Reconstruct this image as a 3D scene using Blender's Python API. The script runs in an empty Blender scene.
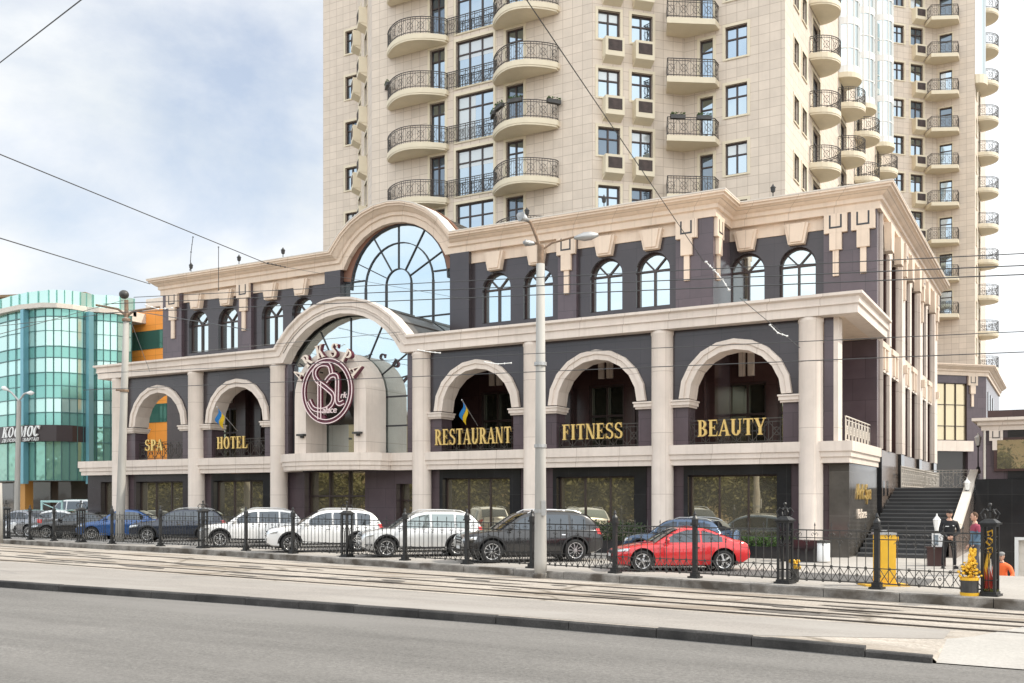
import bpy, bmesh, math, random
from mathutils import Vector, Matrix
from mathutils.bvhtree import BVHTree
R = math.radians
PI = math.pi
SC = bpy.context.scene
COL = SC.collection
random.seed(7)

# ------------------------------------------------------------------ camera
PSI, FPX, YH, CAMZ = 29.3, 984.0, 498.0, 2.25
cam = bpy.data.cameras.new('camera')
cam.sensor_width = 36.0
cam.lens = FPX / 1024 * 36
cam.shift_y = (YH - 341.5) / 1024
cam.clip_end = 5000
camo = bpy.data.objects.new('camera', cam)
COL.objects.link(camo)
camo.location = (0, 0, CAMZ)
camo.rotation_euler = (R(90), 0, R(PSI))
SC.camera = camo

# ------------------------------------------------------------------ light
SUN_EL, SUN_AZ = 46.0, 63.0          # azimuth clockwise from +Y
sd = Vector((math.sin(R(SUN_AZ)) * math.cos(R(SUN_EL)), math.cos(R(SUN_AZ)) * math.cos(R(SUN_EL)), math.sin(R(SUN_EL))))
sun = bpy.data.lights.new('sun', 'SUN')
sun.energy = 3.3
sun.angle = R(0.6)
sun.color = (1.0, 0.93, 0.82)
suno = bpy.data.objects.new('sun', sun)
COL.objects.link(suno)
suno.rotation_euler = (-sd).to_track_quat('-Z', 'Y').to_euler()
suno.location = sd * 100

W = bpy.data.worlds.new('World')
SC.world = W
W.use_nodes = True
nt = W.node_tree
nt.nodes.clear()
o_ = nt.nodes.new('ShaderNodeOutputWorld')
bg = nt.nodes.new('ShaderNodeBackground')
bg.inputs['Strength'].default_value = 0.15
sky = nt.nodes.new('ShaderNodeTexSky')
sky.sky_type = 'NISHITA'
sky.sun_disc = False
sky.sun_elevation = R(SUN_EL)
sky.sun_rotation = R(SUN_AZ)
sky.air_density = 1.0
sky.dust_density = 1.5
sky.ozone_density = 1.0
tc = nt.nodes.new('ShaderNodeTexCoord')
mp = nt.nodes.new('ShaderNodeMapping')
mp.inputs['Scale'].default_value = (1.0, 1.0, 2.2)
mp.inputs['Location'].default_value = (0.35, 0.1, 0.0)
n1 = nt.nodes.new('ShaderNodeTexNoise')
n1.inputs['Scale'].default_value = 2.3
n1.inputs['Detail'].default_value = 9
n1.inputs['Roughness'].default_value = 0.58
n1.inputs['Distortion'].default_value = 0.25
cr = nt.nodes.new('ShaderNodeValToRGB')
cr.color_ramp.elements[0].position = 0.36
cr.color_ramp.elements[0].color = (0.40, 0.40, 0.40, 1)
cr.color_ramp.elements[1].position = 0.60
cr.color_ramp.elements[1].color = (1, 1, 1, 1)
n2 = nt.nodes.new('ShaderNodeTexNoise')
n2.inputs['Scale'].default_value = 5.0
n2.inputs['Detail'].default_value = 8
cr2 = nt.nodes.new('ShaderNodeValToRGB')
cr2.color_ramp.elements[0].position = 0.3
cr2.color_ramp.elements[0].color = (4.45, 4.7, 4.9, 1)
cr2.color_ramp.elements[1].position = 0.7
cr2.color_ramp.elements[1].color = (5.5, 5.55, 5.6, 1)
# cloud cover thickens towards the sun side of the sky
sep = nt.nodes.new('ShaderNodeSeparateXYZ')
mr = nt.nodes.new('ShaderNodeMapRange')
mr.inputs[1].default_value = -0.35
mr.inputs[2].default_value = 0.25
mr.inputs[3].default_value = 0.0
mr.inputs[4].default_value = 0.8
mx0 = nt.nodes.new('ShaderNodeMath')
mx0.operation = 'ADD'
mx0.use_clamp = True
mix = nt.nodes.new('ShaderNodeMix')
mix.data_type = 'RGBA'
L = nt.links.new
L(tc.outputs['Generated'], mp.inputs['Vector'])
L(mp.outputs[0], n1.inputs['Vector'])
L(mp.outputs[0], n2.inputs['Vector'])
L(n1.outputs['Fac'], cr.inputs[0])
L(n2.outputs['Fac'], cr2.inputs[0])
L(tc.outputs['Generated'], sep.inputs[0])
L(sep.outputs['X'], mr.inputs[0])
L(cr.outputs[0], mx0.inputs[0])
L(mr.outputs[0], mx0.inputs[1])
L(mx0.outputs[0], mix.inputs[0])
L(sky.outputs[0], mix.inputs[6])
L(cr2.outputs[0], mix.inputs[7])
# sky behind the viewer multiplied brighter, an added fill for the shaded front
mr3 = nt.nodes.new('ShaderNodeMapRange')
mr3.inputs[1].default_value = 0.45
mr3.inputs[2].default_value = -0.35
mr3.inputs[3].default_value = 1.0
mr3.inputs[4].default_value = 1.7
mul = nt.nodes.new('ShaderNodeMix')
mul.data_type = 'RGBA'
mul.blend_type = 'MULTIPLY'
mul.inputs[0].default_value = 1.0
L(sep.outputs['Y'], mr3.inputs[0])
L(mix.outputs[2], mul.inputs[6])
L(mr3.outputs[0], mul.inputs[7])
mr4 = nt.nodes.new('ShaderNodeMapRange')      # whiter towards the sun's side
mr4.inputs[1].default_value = -0.55
mr4.inputs[2].default_value = -0.05
mr4.inputs[3].default_value = 1.0
mr4.inputs[4].default_value = 1.30
mul2 = nt.nodes.new('ShaderNodeMix')
mul2.data_type = 'RGBA'
mul2.blend_type = 'MULTIPLY'
mul2.inputs[0].default_value = 1.0
L(sep.outputs['X'], mr4.inputs[0])
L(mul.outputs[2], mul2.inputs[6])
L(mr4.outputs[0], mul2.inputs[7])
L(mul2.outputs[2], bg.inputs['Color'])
L(bg.outputs[0], o_.inputs[0])

SC.view_settings.view_transform = 'Standard'
SC.view_settings.look = 'None'
SC.view_settings.gamma = 1
SC.view_settings.use_curve_mapping = False
SC.view_settings.exposure = 0.38
SC.render.engine = 'CYCLES'
try:
    SC.cycles.use_denoising = True
    SC.cycles.max_bounces = 6
    SC.cycles.sample_clamp_indirect = 6
except Exception:
    pass

# ------------------------------------------------------------------ projection helpers (pixel -> world, used to read sizes)
S_, C_ = math.sin(R(PSI)), math.cos(R(PSI))
def onY(px, py, Y):
    t = (px - 512) / FPX
    d = Y / (C_ + t * S_)
    return Vector((-S_ * d + C_ * t * d, Y, CAMZ + (YH - py) / FPX * d))
def onX(px, py, X):
    t = (px - 512) / FPX
    d = X / (-S_ + t * C_)
    return Vector((X, C_ * d + S_ * t * d, CAMZ + (YH - py) / FPX * d))
def onD(px, py, d):
    t = (px - 512) / FPX
    return Vector((-S_ * d + C_ * t * d, C_ * d + S_ * t * d, CAMZ + (YH - py) / FPX * d))
def onZ(px, py, z):
    return onD(px, py, (CAMZ - z) * FPX / (py - YH))

# ------------------------------------------------------------------ mesh helper
class MB:
    def __init__(s):
        s.v, s.f, s.m, s.i = [], [], [], 0
        s.M = None
        s.sm = []
        s.smooth = False
    def add(s, vs, fs):
        b = len(s.v)
        if s.M is not None:
            vs = [s.M @ Vector(p) for p in vs]
        s.v += [tuple(p) for p in vs]
        for f in fs:
            s.f.append(tuple(b + k for k in f))
            s.m.append(s.i)
            s.sm.append(s.smooth)
        return s
    def box(s, x0, x1, y0, y1, z0, z1):
        return s.add([(x0, y0, z0), (x1, y0, z0), (x1, y1, z0), (x0, y1, z0), (x0, y0, z1), (x1, y0, z1), (x1, y1, z1), (x0, y1, z1)],
                     [(0, 3, 2, 1), (4, 5, 6, 7), (0, 1, 5, 4), (1, 2, 6, 5), (2, 3, 7, 6), (3, 0, 4, 7)])
    def bar(s, a, b, w, h=None):
        a, b = Vector(a), Vector(b)
        h = h or w
        d = (b - a)
        if d.length < 1e-6:
            return s
        d.normalize()
        up = Vector((0, 0, 1)) if abs(d.z) < 0.95 else Vector((0, 1, 0))
        sx = d.cross(up).normalized() * (w / 2)
        sy = sx.cross(d).normalized() * (h / 2)
        return s.add([a - sx - sy, a + sx - sy, a + sx + sy, a - sx + sy, b - sx - sy, b + sx - sy, b + sx + sy, b - sx + sy],
                     [(3, 2, 1, 0), (4, 5, 6, 7), (0, 1, 5, 4), (1, 2, 6, 5), (2, 3, 7, 6), (3, 0, 4, 7)])
    def prism(s, pts, axis, a, b):
        """extrude a closed 2D outline. axis 'x': pts=(y,z); 'y': pts=(x,z); 'z': pts=(x,y)"""
        n = len(pts)
        def mk(p, t):
            return {'x': (t, p[0], p[1]), 'y': (p[0], t, p[1]), 'z': (p[0], p[1], t)}[axis]
        vs = [mk(p, a) for p in pts] + [mk(p, b) for p in pts]
        fs = [tuple(range(n - 1, -1, -1)), tuple(range(n, 2 * n))] + [(k, (k + 1) % n, n + (k + 1) % n, n + k) for k in range(n)]
        return s.add(vs, fs)
    def lathe(s, prof, c=(0, 0, 0), n=16, ax='z', cap=True, a0=0, a1=2 * PI):
        full = abs(a1 - a0 - 2 * PI) < 1e-6
        m = n if full else n + 1
        vs = []
        for r, t in prof:
            for k in range(m):
                a = a0 + (a1 - a0) * k / n
                p = (r * math.cos(a), r * math.sin(a), t)
                if ax == 'y':
                    p = (p[0], t, p[1])
                elif ax == 'x':
                    p = (t, p[0], p[1])
                vs.append((p[0] + c[0], p[1] + c[1], p[2] + c[2]))
        fs = []
        for j in range(len(prof) - 1):
            for k in range(n):
                k2 = (k + 1) % m if full else k + 1
                fs.append((j * m + k, j * m + k2, (j + 1) * m + k2, (j + 1) * m + k))
        if cap and full:
            fs.append(tuple(range(m - 1, -1, -1)))
            fs.append(tuple((len(prof) - 1) * m + k for k in range(m)))
        return s.add(vs, fs)
    def tube(s, pts, r, n=8, cap=True):
        pts = [Vector(p) for p in pts]
        rr = r if isinstance(r, (list, tuple)) else [r] * len(pts)
        vs, fs = [], []
        for k, p in enumerate(pts):
            d = (pts[min(k + 1, len(pts) - 1)] - pts[max(k - 1, 0)]).normalized()
            up = Vector((0, 0, 1)) if abs(d.z) < 0.9 else Vector((1, 0, 0))
            a = d.cross(up).normalized()
            b = a.cross(d).normalized()
            for j in range(n):
                t = 2 * PI * j / n
                vs.append(p + a * (rr[k] * math.cos(t)) + b * (rr[k] * math.sin(t)))
        for k in range(len(pts) - 1):
            for j in range(n):
                fs.append((k * n + j, k * n + (j + 1) % n, (k + 1) * n + (j + 1) % n, (k + 1) * n + j))
        if cap:
            fs.append(tuple(range(n - 1, -1, -1)))
            fs.append(tuple((len(pts) - 1) * n + j for j in range(n)))
        return s.add(vs, fs)
    def ball(s, c, r, n=10, m=6):
        if not isinstance(r, (list, tuple)):
            r = (r, r, r)
        vs = [(c[0], c[1], c[2] - r[2])]
        for j in range(1, m):
            ph = -PI / 2 + PI * j / m
            for k in range(n):
                a = 2 * PI * k / n
                vs.append((c[0] + r[0] * math.cos(ph) * math.cos(a), c[1] + r[1] * math.cos(ph) * math.sin(a), c[2] + r[2] * math.sin(ph)))
        vs.append((c[0], c[1], c[2] + r[2]))
        fs = [(0, 1 + (k + 1) % n, 1 + k) for k in range(n)]
        for j in range(m - 2):
            for k in range(n):
                fs.append((1 + j * n + k, 1 + j * n + (k + 1) % n, 1 + (j + 1) * n + (k + 1) % n, 1 + (j + 1) * n + k))
        t = len(vs) - 1
        fs += [(t, 1 + (m - 2) * n + k, 1 + (m - 2) * n + (k + 1) % n) for k in range(n)]
        return s.add(vs, fs)
    def sweep(s, secs, prof, cap=True, closed=False):
        """secs: (origin, out vector, up vector); prof: closed outline of (out, up)"""
        n = len(prof)
        vs = []
        for o, a, b in secs:
            o, a, b = Vector(o), Vector(a), Vector(b)
            for p in prof:
                vs.append(o + a * p[0] + b * p[1])
        fs = []
        m = len(secs)
        for k in range(m if closed else m - 1):
            k2 = (k + 1) % m
            for j in range(n):
                fs.append((k * n + j, k * n + (j + 1) % n, k2 * n + (j + 1) % n, k2 * n + j))
        if cap and not closed:
            fs.append(tuple(range(n - 1, -1, -1)))
            fs.append(tuple((m - 1) * n + j for j in range(n)))
        return s.add(vs, fs)
    def mesh(s, name, mats, fixn=True):
        me = bpy.data.meshes.new(name)
        me.from_pydata(s.v, [], s.f)
        mats = mats if isinstance(mats, (list, tuple)) else [mats]
        for m in mats:
            me.materials.append(m)
        me.polygons.foreach_set('material_index', s.m)
        me.polygons.foreach_set('use_smooth', s.sm)
        if fixn:
            bm = bmesh.new()
            bm.from_mesh(me)
            bmesh.ops.recalc_face_normals(bm, faces=bm.faces)
            bm.to_mesh(me)
            bm.free()
        me.update()
        return me
    def split(s, tol=0.03):
        """separate pieces (touching pieces stay together) as new builders"""
        par = list(range(len(s.v)))
        def fd(a):
            while par[a] != a:
                par[a] = par[par[a]]
                a = par[a]
            return a
        for f in s.f:
            for k in f[1:]:
                par[fd(k)] = fd(f[0])
        comp = {}
        for k, f in enumerate(s.f):
            comp.setdefault(fd(f[0]), []).append(k)
        items = []
        for fl in comp.values():
            ids = {i for k in fl for i in s.f[k]}
            lo = [min(s.v[i][a] for i in ids) - tol for a in range(3)]
            hi = [max(s.v[i][a] for i in ids) + tol for a in range(3)]
            items.append([fl, lo, hi])
        g = list(range(len(items)))
        def fg(a):
            while g[a] != a:
                a = g[a]
            return a
        for i in range(len(items)):
            for j in range(i):
                if all(items[i][1][a] <= items[j][2][a] and items[j][1][a] <= items[i][2][a] for a in range(3)):
                    g[fg(i)] = fg(j)
        gr = {}
        for i in range(len(items)):
            gr.setdefault(fg(i), []).extend(items[i][0])
        out = []
        for fl in gr.values():
            n = MB()
            mp = {}
            for k in sorted(fl):
                t = []
                for i in s.f[k]:
                    if i not in mp:
                        mp[i] = len(n.v)
                        n.v.append(s.v[i])
                    t.append(mp[i])
                n.f.append(tuple(t)); n.m.append(s.m[k]); n.sm.append(s.sm[k])
            out.append(n)
        return out
    def build(s, name, mats, parent=None, world=False, fixn=True):
        o = bpy.data.objects.new(name, s.mesh(name, mats, fixn))
        COL.objects.link(o)
        if parent is not None:
            o.parent = parent
            if world:
                o.matrix_parent_inverse = parent_world(parent).inverted()
        return o

def parent_world(o):
    m = Matrix.LocRotScale(o.location, o.rotation_euler, o.scale)
    if o.parent:
        m = parent_world(o.parent) @ o.matrix_parent_inverse @ m
    return m

def tag(o, label=None, cat=None, group=None, kind=None):
    if label: o['label'] = label
    if cat: o['category'] = cat
    if group: o['group'] = group
    if kind: o['kind'] = kind
    return o
def empty(name, loc, rz=0, label=None, cat=None, group=None, kind=None):
    o = bpy.data.objects.new(name, None)
    COL.objects.link(o)
    o.location = loc
    o.rotation_euler = (0, 0, rz)
    o.empty_display_size = 0.2
    return tag(o, label, cat, group, kind)
def kids(o):
    return [c for c in bpy.data.objects if c.parent == o]
def dup(o, parent=None, loc=None, rz=None, label=None):
    c = o.copy()
    COL.objects.link(c)
    c.parent = parent
    if loc is not None: c.location = loc
    if rz is not None: c.rotation_euler = (0, 0, rz)
    if label: c['label'] = label
    for ch in kids(o):
        dup(ch, c)
    return c
def place(name, me, parent, M):
    """a mesh-data part put at matrix M (world) under parent"""
    o = bpy.data.objects.new(name, me)
    COL.objects.link(o)
    o.parent = parent
    o.matrix_basis = parent_world(parent).inverted() @ M
    return o
def sub(name, me, parent):
    o = bpy.data.objects.new(name, me)
    COL.objects.link(o)
    o.parent = parent
    return o
def TR(x, y, z, rz=0):
    return Matrix.Translation((x, y, z)) @ Matrix.Rotation(rz, 4, 'Z')

# ------------------------------------------------------------------ materials
def newmat(name):
    m = bpy.data.materials.new(name)
    m.use_nodes = True
    b = m.node_tree.nodes['Principled BSDF']
    return m, m.node_tree, b
def mat(name, col, rough=0.6, metal=0.0, var=0.0, scale=3.0, bump=0.0, spec=None, coat=0.0, streak=False, bscale=None):
    m, t, b = newmat(name)
    b.inputs['Base Color'].default_value = (*col, 1)
    b.inputs['Roughness'].default_value = rough
    b.inputs['Metallic'].default_value = metal
    if spec is not None:
        b.inputs['Specular IOR Level'].default_value = spec
    if coat:
        b.inputs['Coat Weight'].default_value = coat
        b.inputs['Coat Roughness'].default_value = 0.03
    if var or bump:
        c = t.nodes.new('ShaderNodeTexCoord')
        mpn = t.nodes.new('ShaderNodeMapping')
        n = t.nodes.new('ShaderNodeTexNoise')
        n.inputs['Scale'].default_value = scale
        n.inputs['Detail'].default_value = 6
        n.inputs['Roughness'].default_value = 0.6
        if streak:
            mpn.inputs['Scale'].default_value = (1, 1, 0.12)
        t.links.new(c.outputs['Object'], mpn.inputs[0])
        t.links.new(mpn.outputs[0], n.inputs['Vector'])
        if var:
            r = t.nodes.new('ShaderNodeValToRGB')
            r.color_ramp.elements[0].position = 0.3
            r.color_ramp.elements[1].position = 0.7
            r.color_ramp.elements[0].color = (*[max(0, x * (1 - var)) for x in col], 1)
            r.color_ramp.elements[1].color = (*[min(1, x * (1 + var)) for x in col], 1)
            t.links.new(n.outputs['Fac'], r.inputs[0])
            t.links.new(r.outputs[0], b.inputs['Base Color'])
        if bump:
            bp = t.nodes.new('ShaderNodeBump')
            bp.inputs['Strength'].default_value = bump
            bp.inputs['Distance'].default_value = 0.02
            if bscale:
                nb = t.nodes.new('ShaderNodeTexNoise')
                nb.inputs['Scale'].default_value = bscale
                nb.inputs['Detail'].default_value = 4
                t.links.new(c.outputs['Object'], nb.inputs['Vector'])
                t.links.new(nb.outputs['Fac'], bp.inputs['Height'])
            else:
                t.links.new(n.outputs['Fac'], bp.inputs['Height'])
            t.links.new(bp.outputs[0], b.inputs['Normal'])
    return m
def tiles(name, col, tw, th, joint=0.012, jcol=None, var=0.06, rough=0.5, spec=0.5, offset=0.0, swap=False, bumpy=0.25, blotch=0.06, streaks=0.0):
    """slab cladding: joints on a grid in object x (or y) / z"""
    m, t, b = newmat(name)
    N, Lk = t.nodes.new, t.links.new
    c = N('ShaderNodeTexCoord')
    sp = N('ShaderNodeSeparateXYZ')
    ad = N('ShaderNodeMath'); ad.operation = 'ADD'
    cb = N('ShaderNodeCombineXYZ')
    br = N('ShaderNodeTexBrick')
    br.offset = offset
    br.squash = 1.0
    br.inputs['Scale'].default_value = 1.0
    br.inputs['Brick Width'].default_value = tw
    br.inputs['Row Height'].default_value = th
    br.inputs['Mortar Size'].default_value = joint
    br.inputs['Mortar Smooth'].default_value = 0.2
    br.inputs['Bias'].default_value = 0.0
    jc = jcol or [x * 0.45 for x in col]
    br.inputs['Color1'].default_value = (*[x * (1 - var) for x in col], 1)
    br.inputs['Color2'].default_value = (*[min(1, x * (1 + var)) for x in col], 1)
    br.inputs['Mortar'].default_value = (*jc, 1)
    Lk(c.outputs['Object'], sp.inputs[0])
    Lk(sp.outputs['X'], ad.inputs[0])
    Lk(sp.outputs['Y'], ad.inputs[1])
    Lk(ad.outputs[0], cb.inputs['X'])
    Lk(sp.outputs['Z'], cb.inputs['Y'])
    Lk(cb.outputs[0], br.inputs['Vector'])
    n = N('ShaderNodeTexNoise')
    n.inputs['Scale'].default_value = 0.9
    n.inputs['Detail'].default_value = 7
    n.inputs['Roughness'].default_value = 0.65
    Lk(c.outputs['Object'], n.inputs['Vector'])
    mr_ = N('ShaderNodeMapRange')
    mr_.inputs[1].default_value = 0.3
    mr_.inputs[2].default_value = 0.7
    mr_.inputs[3].default_value = 1 - blotch
    mr_.inputs[4].default_value = 1 + blotch
    Lk(n.outputs['Fac'], mr_.inputs[0])
    mu = N('ShaderNodeMix'); mu.data_type = 'RGBA'; mu.blend_type = 'MULTIPLY'
    mu.inputs[0].default_value = 1.0
    Lk(br.outputs['Color'], mu.inputs[6])
    Lk(mr_.outputs[0], mu.inputs[7])
    out = mu.outputs[2]
    if streaks:
        # rain-washed dirt: narrow vertical runs broken up by a coarse noise
        mps = N('ShaderNodeMapping'); mps.inputs['Scale'].default_value = (3.2, 3.2, 0.16)
        ns = N('ShaderNodeTexNoise'); ns.inputs['Scale'].default_value = 1.6; ns.inputs['Detail'].default_value = 7; ns.inputs['Roughness'].default_value = 0.7
        Lk(c.outputs['Object'], mps.inputs[0]); Lk(mps.outputs[0], ns.inputs['Vector'])
        rs = N('ShaderNodeMapRange'); rs.inputs[1].default_value = 0.50; rs.inputs[2].default_value = 0.78
        rs.inputs[3].default_value = 0.0; rs.inputs[4].default_value = streaks
        Lk(ns.outputs['Fac'], rs.inputs[0])
        ms_ = N('ShaderNodeMix'); ms_.data_type = 'RGBA'
        Lk(rs.outputs[0], ms_.inputs[0]); Lk(out, ms_.inputs[6]); ms_.inputs[7].default_value = (col[0] * 0.45, col[1] * 0.42, col[2] * 0.38, 1)
        out = ms_.outputs[2]
    Lk(out, b.inputs['Base Color'])
    bp = N('ShaderNodeBump')
    bp.invert = True
    bp.inputs['Strength'].default_value = bumpy
    bp.inputs['Distance'].default_value = 0.01
    Lk(br.outputs['Fac'], bp.inputs['Height'])
    Lk(bp.outputs[0], b.inputs['Normal'])
    b.inputs['Roughness'].default_value = rough
    b.inputs['Specular IOR Level'].default_value = spec
    return m
def glassy(name, col, metal=0.6, rough=0.03, wav=0.02, wscale=0.7):
    """coated reflective glazing with the slight waviness of real panes"""
    m, t, b = newmat(name)
    b.inputs['Base Color'].default_value = (*col, 1)
    b.inputs['Metallic'].default_value = metal
    b.inputs['Roughness'].default_value = rough
    c = t.nodes.new('ShaderNodeTexCoord')
    n = t.nodes.new('ShaderNodeTexNoise')
    n.inputs['Scale'].default_value = wscale
    n.inputs['Detail'].default_value = 1
    bp = t.nodes.new('ShaderNodeBump')
    bp.inputs['Strength'].default_value = wav
    bp.inputs['Distance'].default_value = 0.3
    t.links.new(c.outputs['Object'], n.inputs['Vector'])
    t.links.new(n.outputs['Fac'], bp.inputs['Height'])
    t.links.new(bp.outputs[0], b.inputs['Normal'])
    return m

M = {}
M['cream'] = tiles('cream_stone', (0.69, 0.60, 0.52), 1.9, 2.4, 0.010, (0.42, 0.34, 0.28), 0.03, 0.55, 0.35, blotch=0.08, streaks=0.28)
M['cream_tan'] = tiles('tan_stone', (0.68, 0.555, 0.44), 1.9, 3.7, 0.010, (0.42, 0.33, 0.25), 0.03, 0.55, 0.35, blotch=0.08, streaks=0.28)
M['tower_tile'] = tiles('tower_tiles', (0.625, 0.535, 0.44), 0.62, 0.52, 0.012, (0.38, 0.30, 0.23), 0.06, 0.5, 0.4, blotch=0.07, streaks=0.14)
M['tower_trim'] = mat('tower_trim', (0.67, 0.59, 0.44), 0.6, var=0.05, scale=1.5)
M['plum'] = tiles('plum_granite', (0.085, 0.062, 0.070), 1.0, 0.9, 0.008, (0.035, 0.028, 0.03), 0.10, 0.22, 0.5, offset=0.5, bumpy=0.1, blotch=0.15)
M['plum_dark'] = tiles('oxblood_granite', (0.062, 0.034, 0.032), 1.0, 0.9, 0.008, (0.03, 0.018, 0.018), 0.10, 0.2, 0.5, bumpy=0.1, blotch=0.15)
M['slate'] = tiles('slate_granite', (0.044, 0.036, 0.039), 1.1, 0.95, 0.007, (0.018, 0.017, 0.02), 0.08, 0.2, 0.5, bumpy=0.1, blotch=0.12)
M['black_granite'] = tiles('black_granite', (0.022, 0.022, 0.024), 0.9, 1.2, 0.006, (0.05, 0.05, 0.05), 0.1, 0.12, 0.5, bumpy=0.05, blotch=0.2)
M['sign_granite'] = tiles('sign_granite', (0.075, 0.068, 0.060), 0.7, 1.6, 0.008, (0.14, 0.13, 0.12), 0.15, 0.15, 0.5, bumpy=0.05, blotch=0.3)
M['brown_granite'] = tiles('brown_granite', (0.16, 0.125, 0.105), 0.9, 0.9, 0.008, (0.07, 0.055, 0.05), 0.12, 0.25, 0.5, blotch=0.2)
M['brown_frame'] = mat('brown_frame', (0.045, 0.028, 0.024), 0.4)
M['dark_frame'] = mat('dark_frame', (0.03, 0.03, 0.034), 0.4)
M['sky_glass'] = glassy('sky_glass', (0.54, 0.60, 0.60), 0.95, 0.03, 0.02)
M['tower_glass'] = glassy('tower_glass', (0.36, 0.43, 0.48), 0.95, 0.03, 0.03)
M['tower_glass_b'] = glassy('tower_glass_curtain', (0.52, 0.55, 0.55), 0.35, 0.1, 0.03)
M['tower_glass_c'] = glassy('tower_glass_dark', (0.16, 0.20, 0.24), 0.65, 0.03, 0.04)
M['shop_glass'] = glassy('shop_glass', (0.50, 0.455, 0.345), 0.84, 0.015, 0.012, 0.9)
M['dark_glass'] = glassy('dark_glass', (0.05, 0.045, 0.04), 0.3, 0.05, 0.02)
M['loggia_glass'] = glassy('loggia_glass', (0.24, 0.25, 0.19), 0.9, 0.05, 0.03)
M['amber_glass'] = glassy('amber_glass', (0.62, 0.52, 0.34), 0.6, 0.06, 0.05)
M['teal_light'] = glassy('teal_glass_pale', (0.46, 0.66, 0.60), 0.5, 0.08, 0.03, 0.4)
M['teal_dark'] = glassy('teal_glass_deep', (0.20, 0.43, 0.38), 0.45, 0.08, 0.03, 0.4)
M['teal_mix'] = glassy('teal_glass_shop', (0.20, 0.40, 0.33), 0.5, 0.06, 0.12, 1.2)
M['fin_blue'] = mat('fin_blue', (0.15, 0.34, 0.40), 0.35, metal=0.3)
M['orange_wall'] = tiles('orange_panels', (0.80, 0.30, 0.05), 2.0, 1.4, 0.02, (0.5, 0.18, 0.03), 0.05, 0.5, 0.4)
M['white'] = mat('white_paint', (0.75, 0.75, 0.73), 0.5)
M['iron'] = mat('black_iron', (0.016, 0.016, 0.016), 0.45, var=0.3, scale=8)
M['iron_grey'] = mat('weathered_iron', (0.045, 0.043, 0.04), 0.5, var=0.35, scale=6)
M['rail_iron'] = mat('balcony_iron', (0.055, 0.047, 0.040), 0.5)
M['gold'] = mat('gold_leaf', (0.80, 0.56, 0.20), 0.33, metal=0.7)
M['cream_letter'] = mat('cream_letter', (0.72, 0.62, 0.52), 0.45)
M['maroon'] = mat('maroon_enamel', (0.10, 0.012, 0.028), 0.4)
M['pink'] = mat('pink_enamel', (0.78, 0.64, 0.62), 0.4)
M['lead_roof'] = mat('roof_sheet', (0.13, 0.12, 0.11), 0.45, metal=0.5, var=0.15, scale=2)
M['copper_edge'] = mat('copper_edge', (0.20, 0.10, 0.065), 0.5, metal=0.4)
M['concrete_pole'] = mat('concrete_pole', (0.36, 0.345, 0.315), 0.85, var=0.18, scale=3, bump=0.3, streak=True)
M['galv'] = mat('galvanised', (0.42, 0.42, 0.41), 0.45, metal=0.7, var=0.1, scale=5)
M['rust'] = mat('rusty_steel', (0.22, 0.15, 0.10), 0.7, metal=0.3, var=0.3, scale=9)
M['wire'] = mat('wire', (0.05, 0.05, 0.05), 0.5)
M['yellow'] = mat('yellow_paint', (0.80, 0.46, 0.03), 0.45, var=0.06, scale=4)
M['skin'] = mat('skin', (0.52, 0.31, 0.22), 0.55)
M['lamp_glass'] = mat('opal_glass', (0.85, 0.84, 0.80), 0.25)
M['stair'] = tiles('stair_granite', (0.035, 0.036, 0.038), 1.2, 5, 0.006, (0.02, 0.02, 0.02), 0.12, 0.35, 0.5)
M['stair_edge'] = mat('stair_edge', (0.11, 0.11, 0.11), 0.5)
M['coping'] = mat('pale_coping', (0.62, 0.57, 0.50), 0.6, var=0.08, scale=4)
M['rubber'] = mat('tyre_rubber', (0.018, 0.018, 0.018), 0.8)
M['alloy'] = mat('alloy', (0.62, 0.62, 0.62), 0.3, metal=0.85)
M['chrome'] = mat('chrome', (0.75, 0.75, 0.75), 0.12, metal=1.0)
M['plastic'] = mat('black_plastic', (0.02, 0.02, 0.021), 0.5)
M['car_glass'] = glassy('car_glass', (0.10, 0.11, 0.12), 0.9, 0.03, 0.0)
M['car_glass_light'] = glassy('car_glass_light', (0.25, 0.29, 0.29), 0.6, 0.04, 0.0)
M['headlamp'] = mat('headlamp', (0.60, 0.62, 0.63), 0.08, metal=0.6, coat=1.0)
M['taillamp'] = mat('taillamp', (0.55, 0.02, 0.015), 0.12, coat=1.0)
M['plate'] = mat('plate_white', (0.75, 0.75, 0.73), 0.5)
# ================================================================== ground
def fenceY(x):
    if x < -31.6:
        return 30.191 + 0.12 * (-31.6 - x)
    return 24.0 - 0.205 * (x + 1.4)
def kerbY(x):
    return fenceY(x) - 0.75
def nkerbY(x):
    pts = [(-400, 16.9), (-16.5, 17.15), (-9.5, 16.95), (-5.6, 16.66), (-1.8, 16.2), (300, 12.0)]
    for (a, ya), (b, yb) in zip(pts, pts[1:]):
        if a <= x <= b:
            return ya + (yb - ya) * (x - a) / (b - a)
    return 16.2

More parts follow.
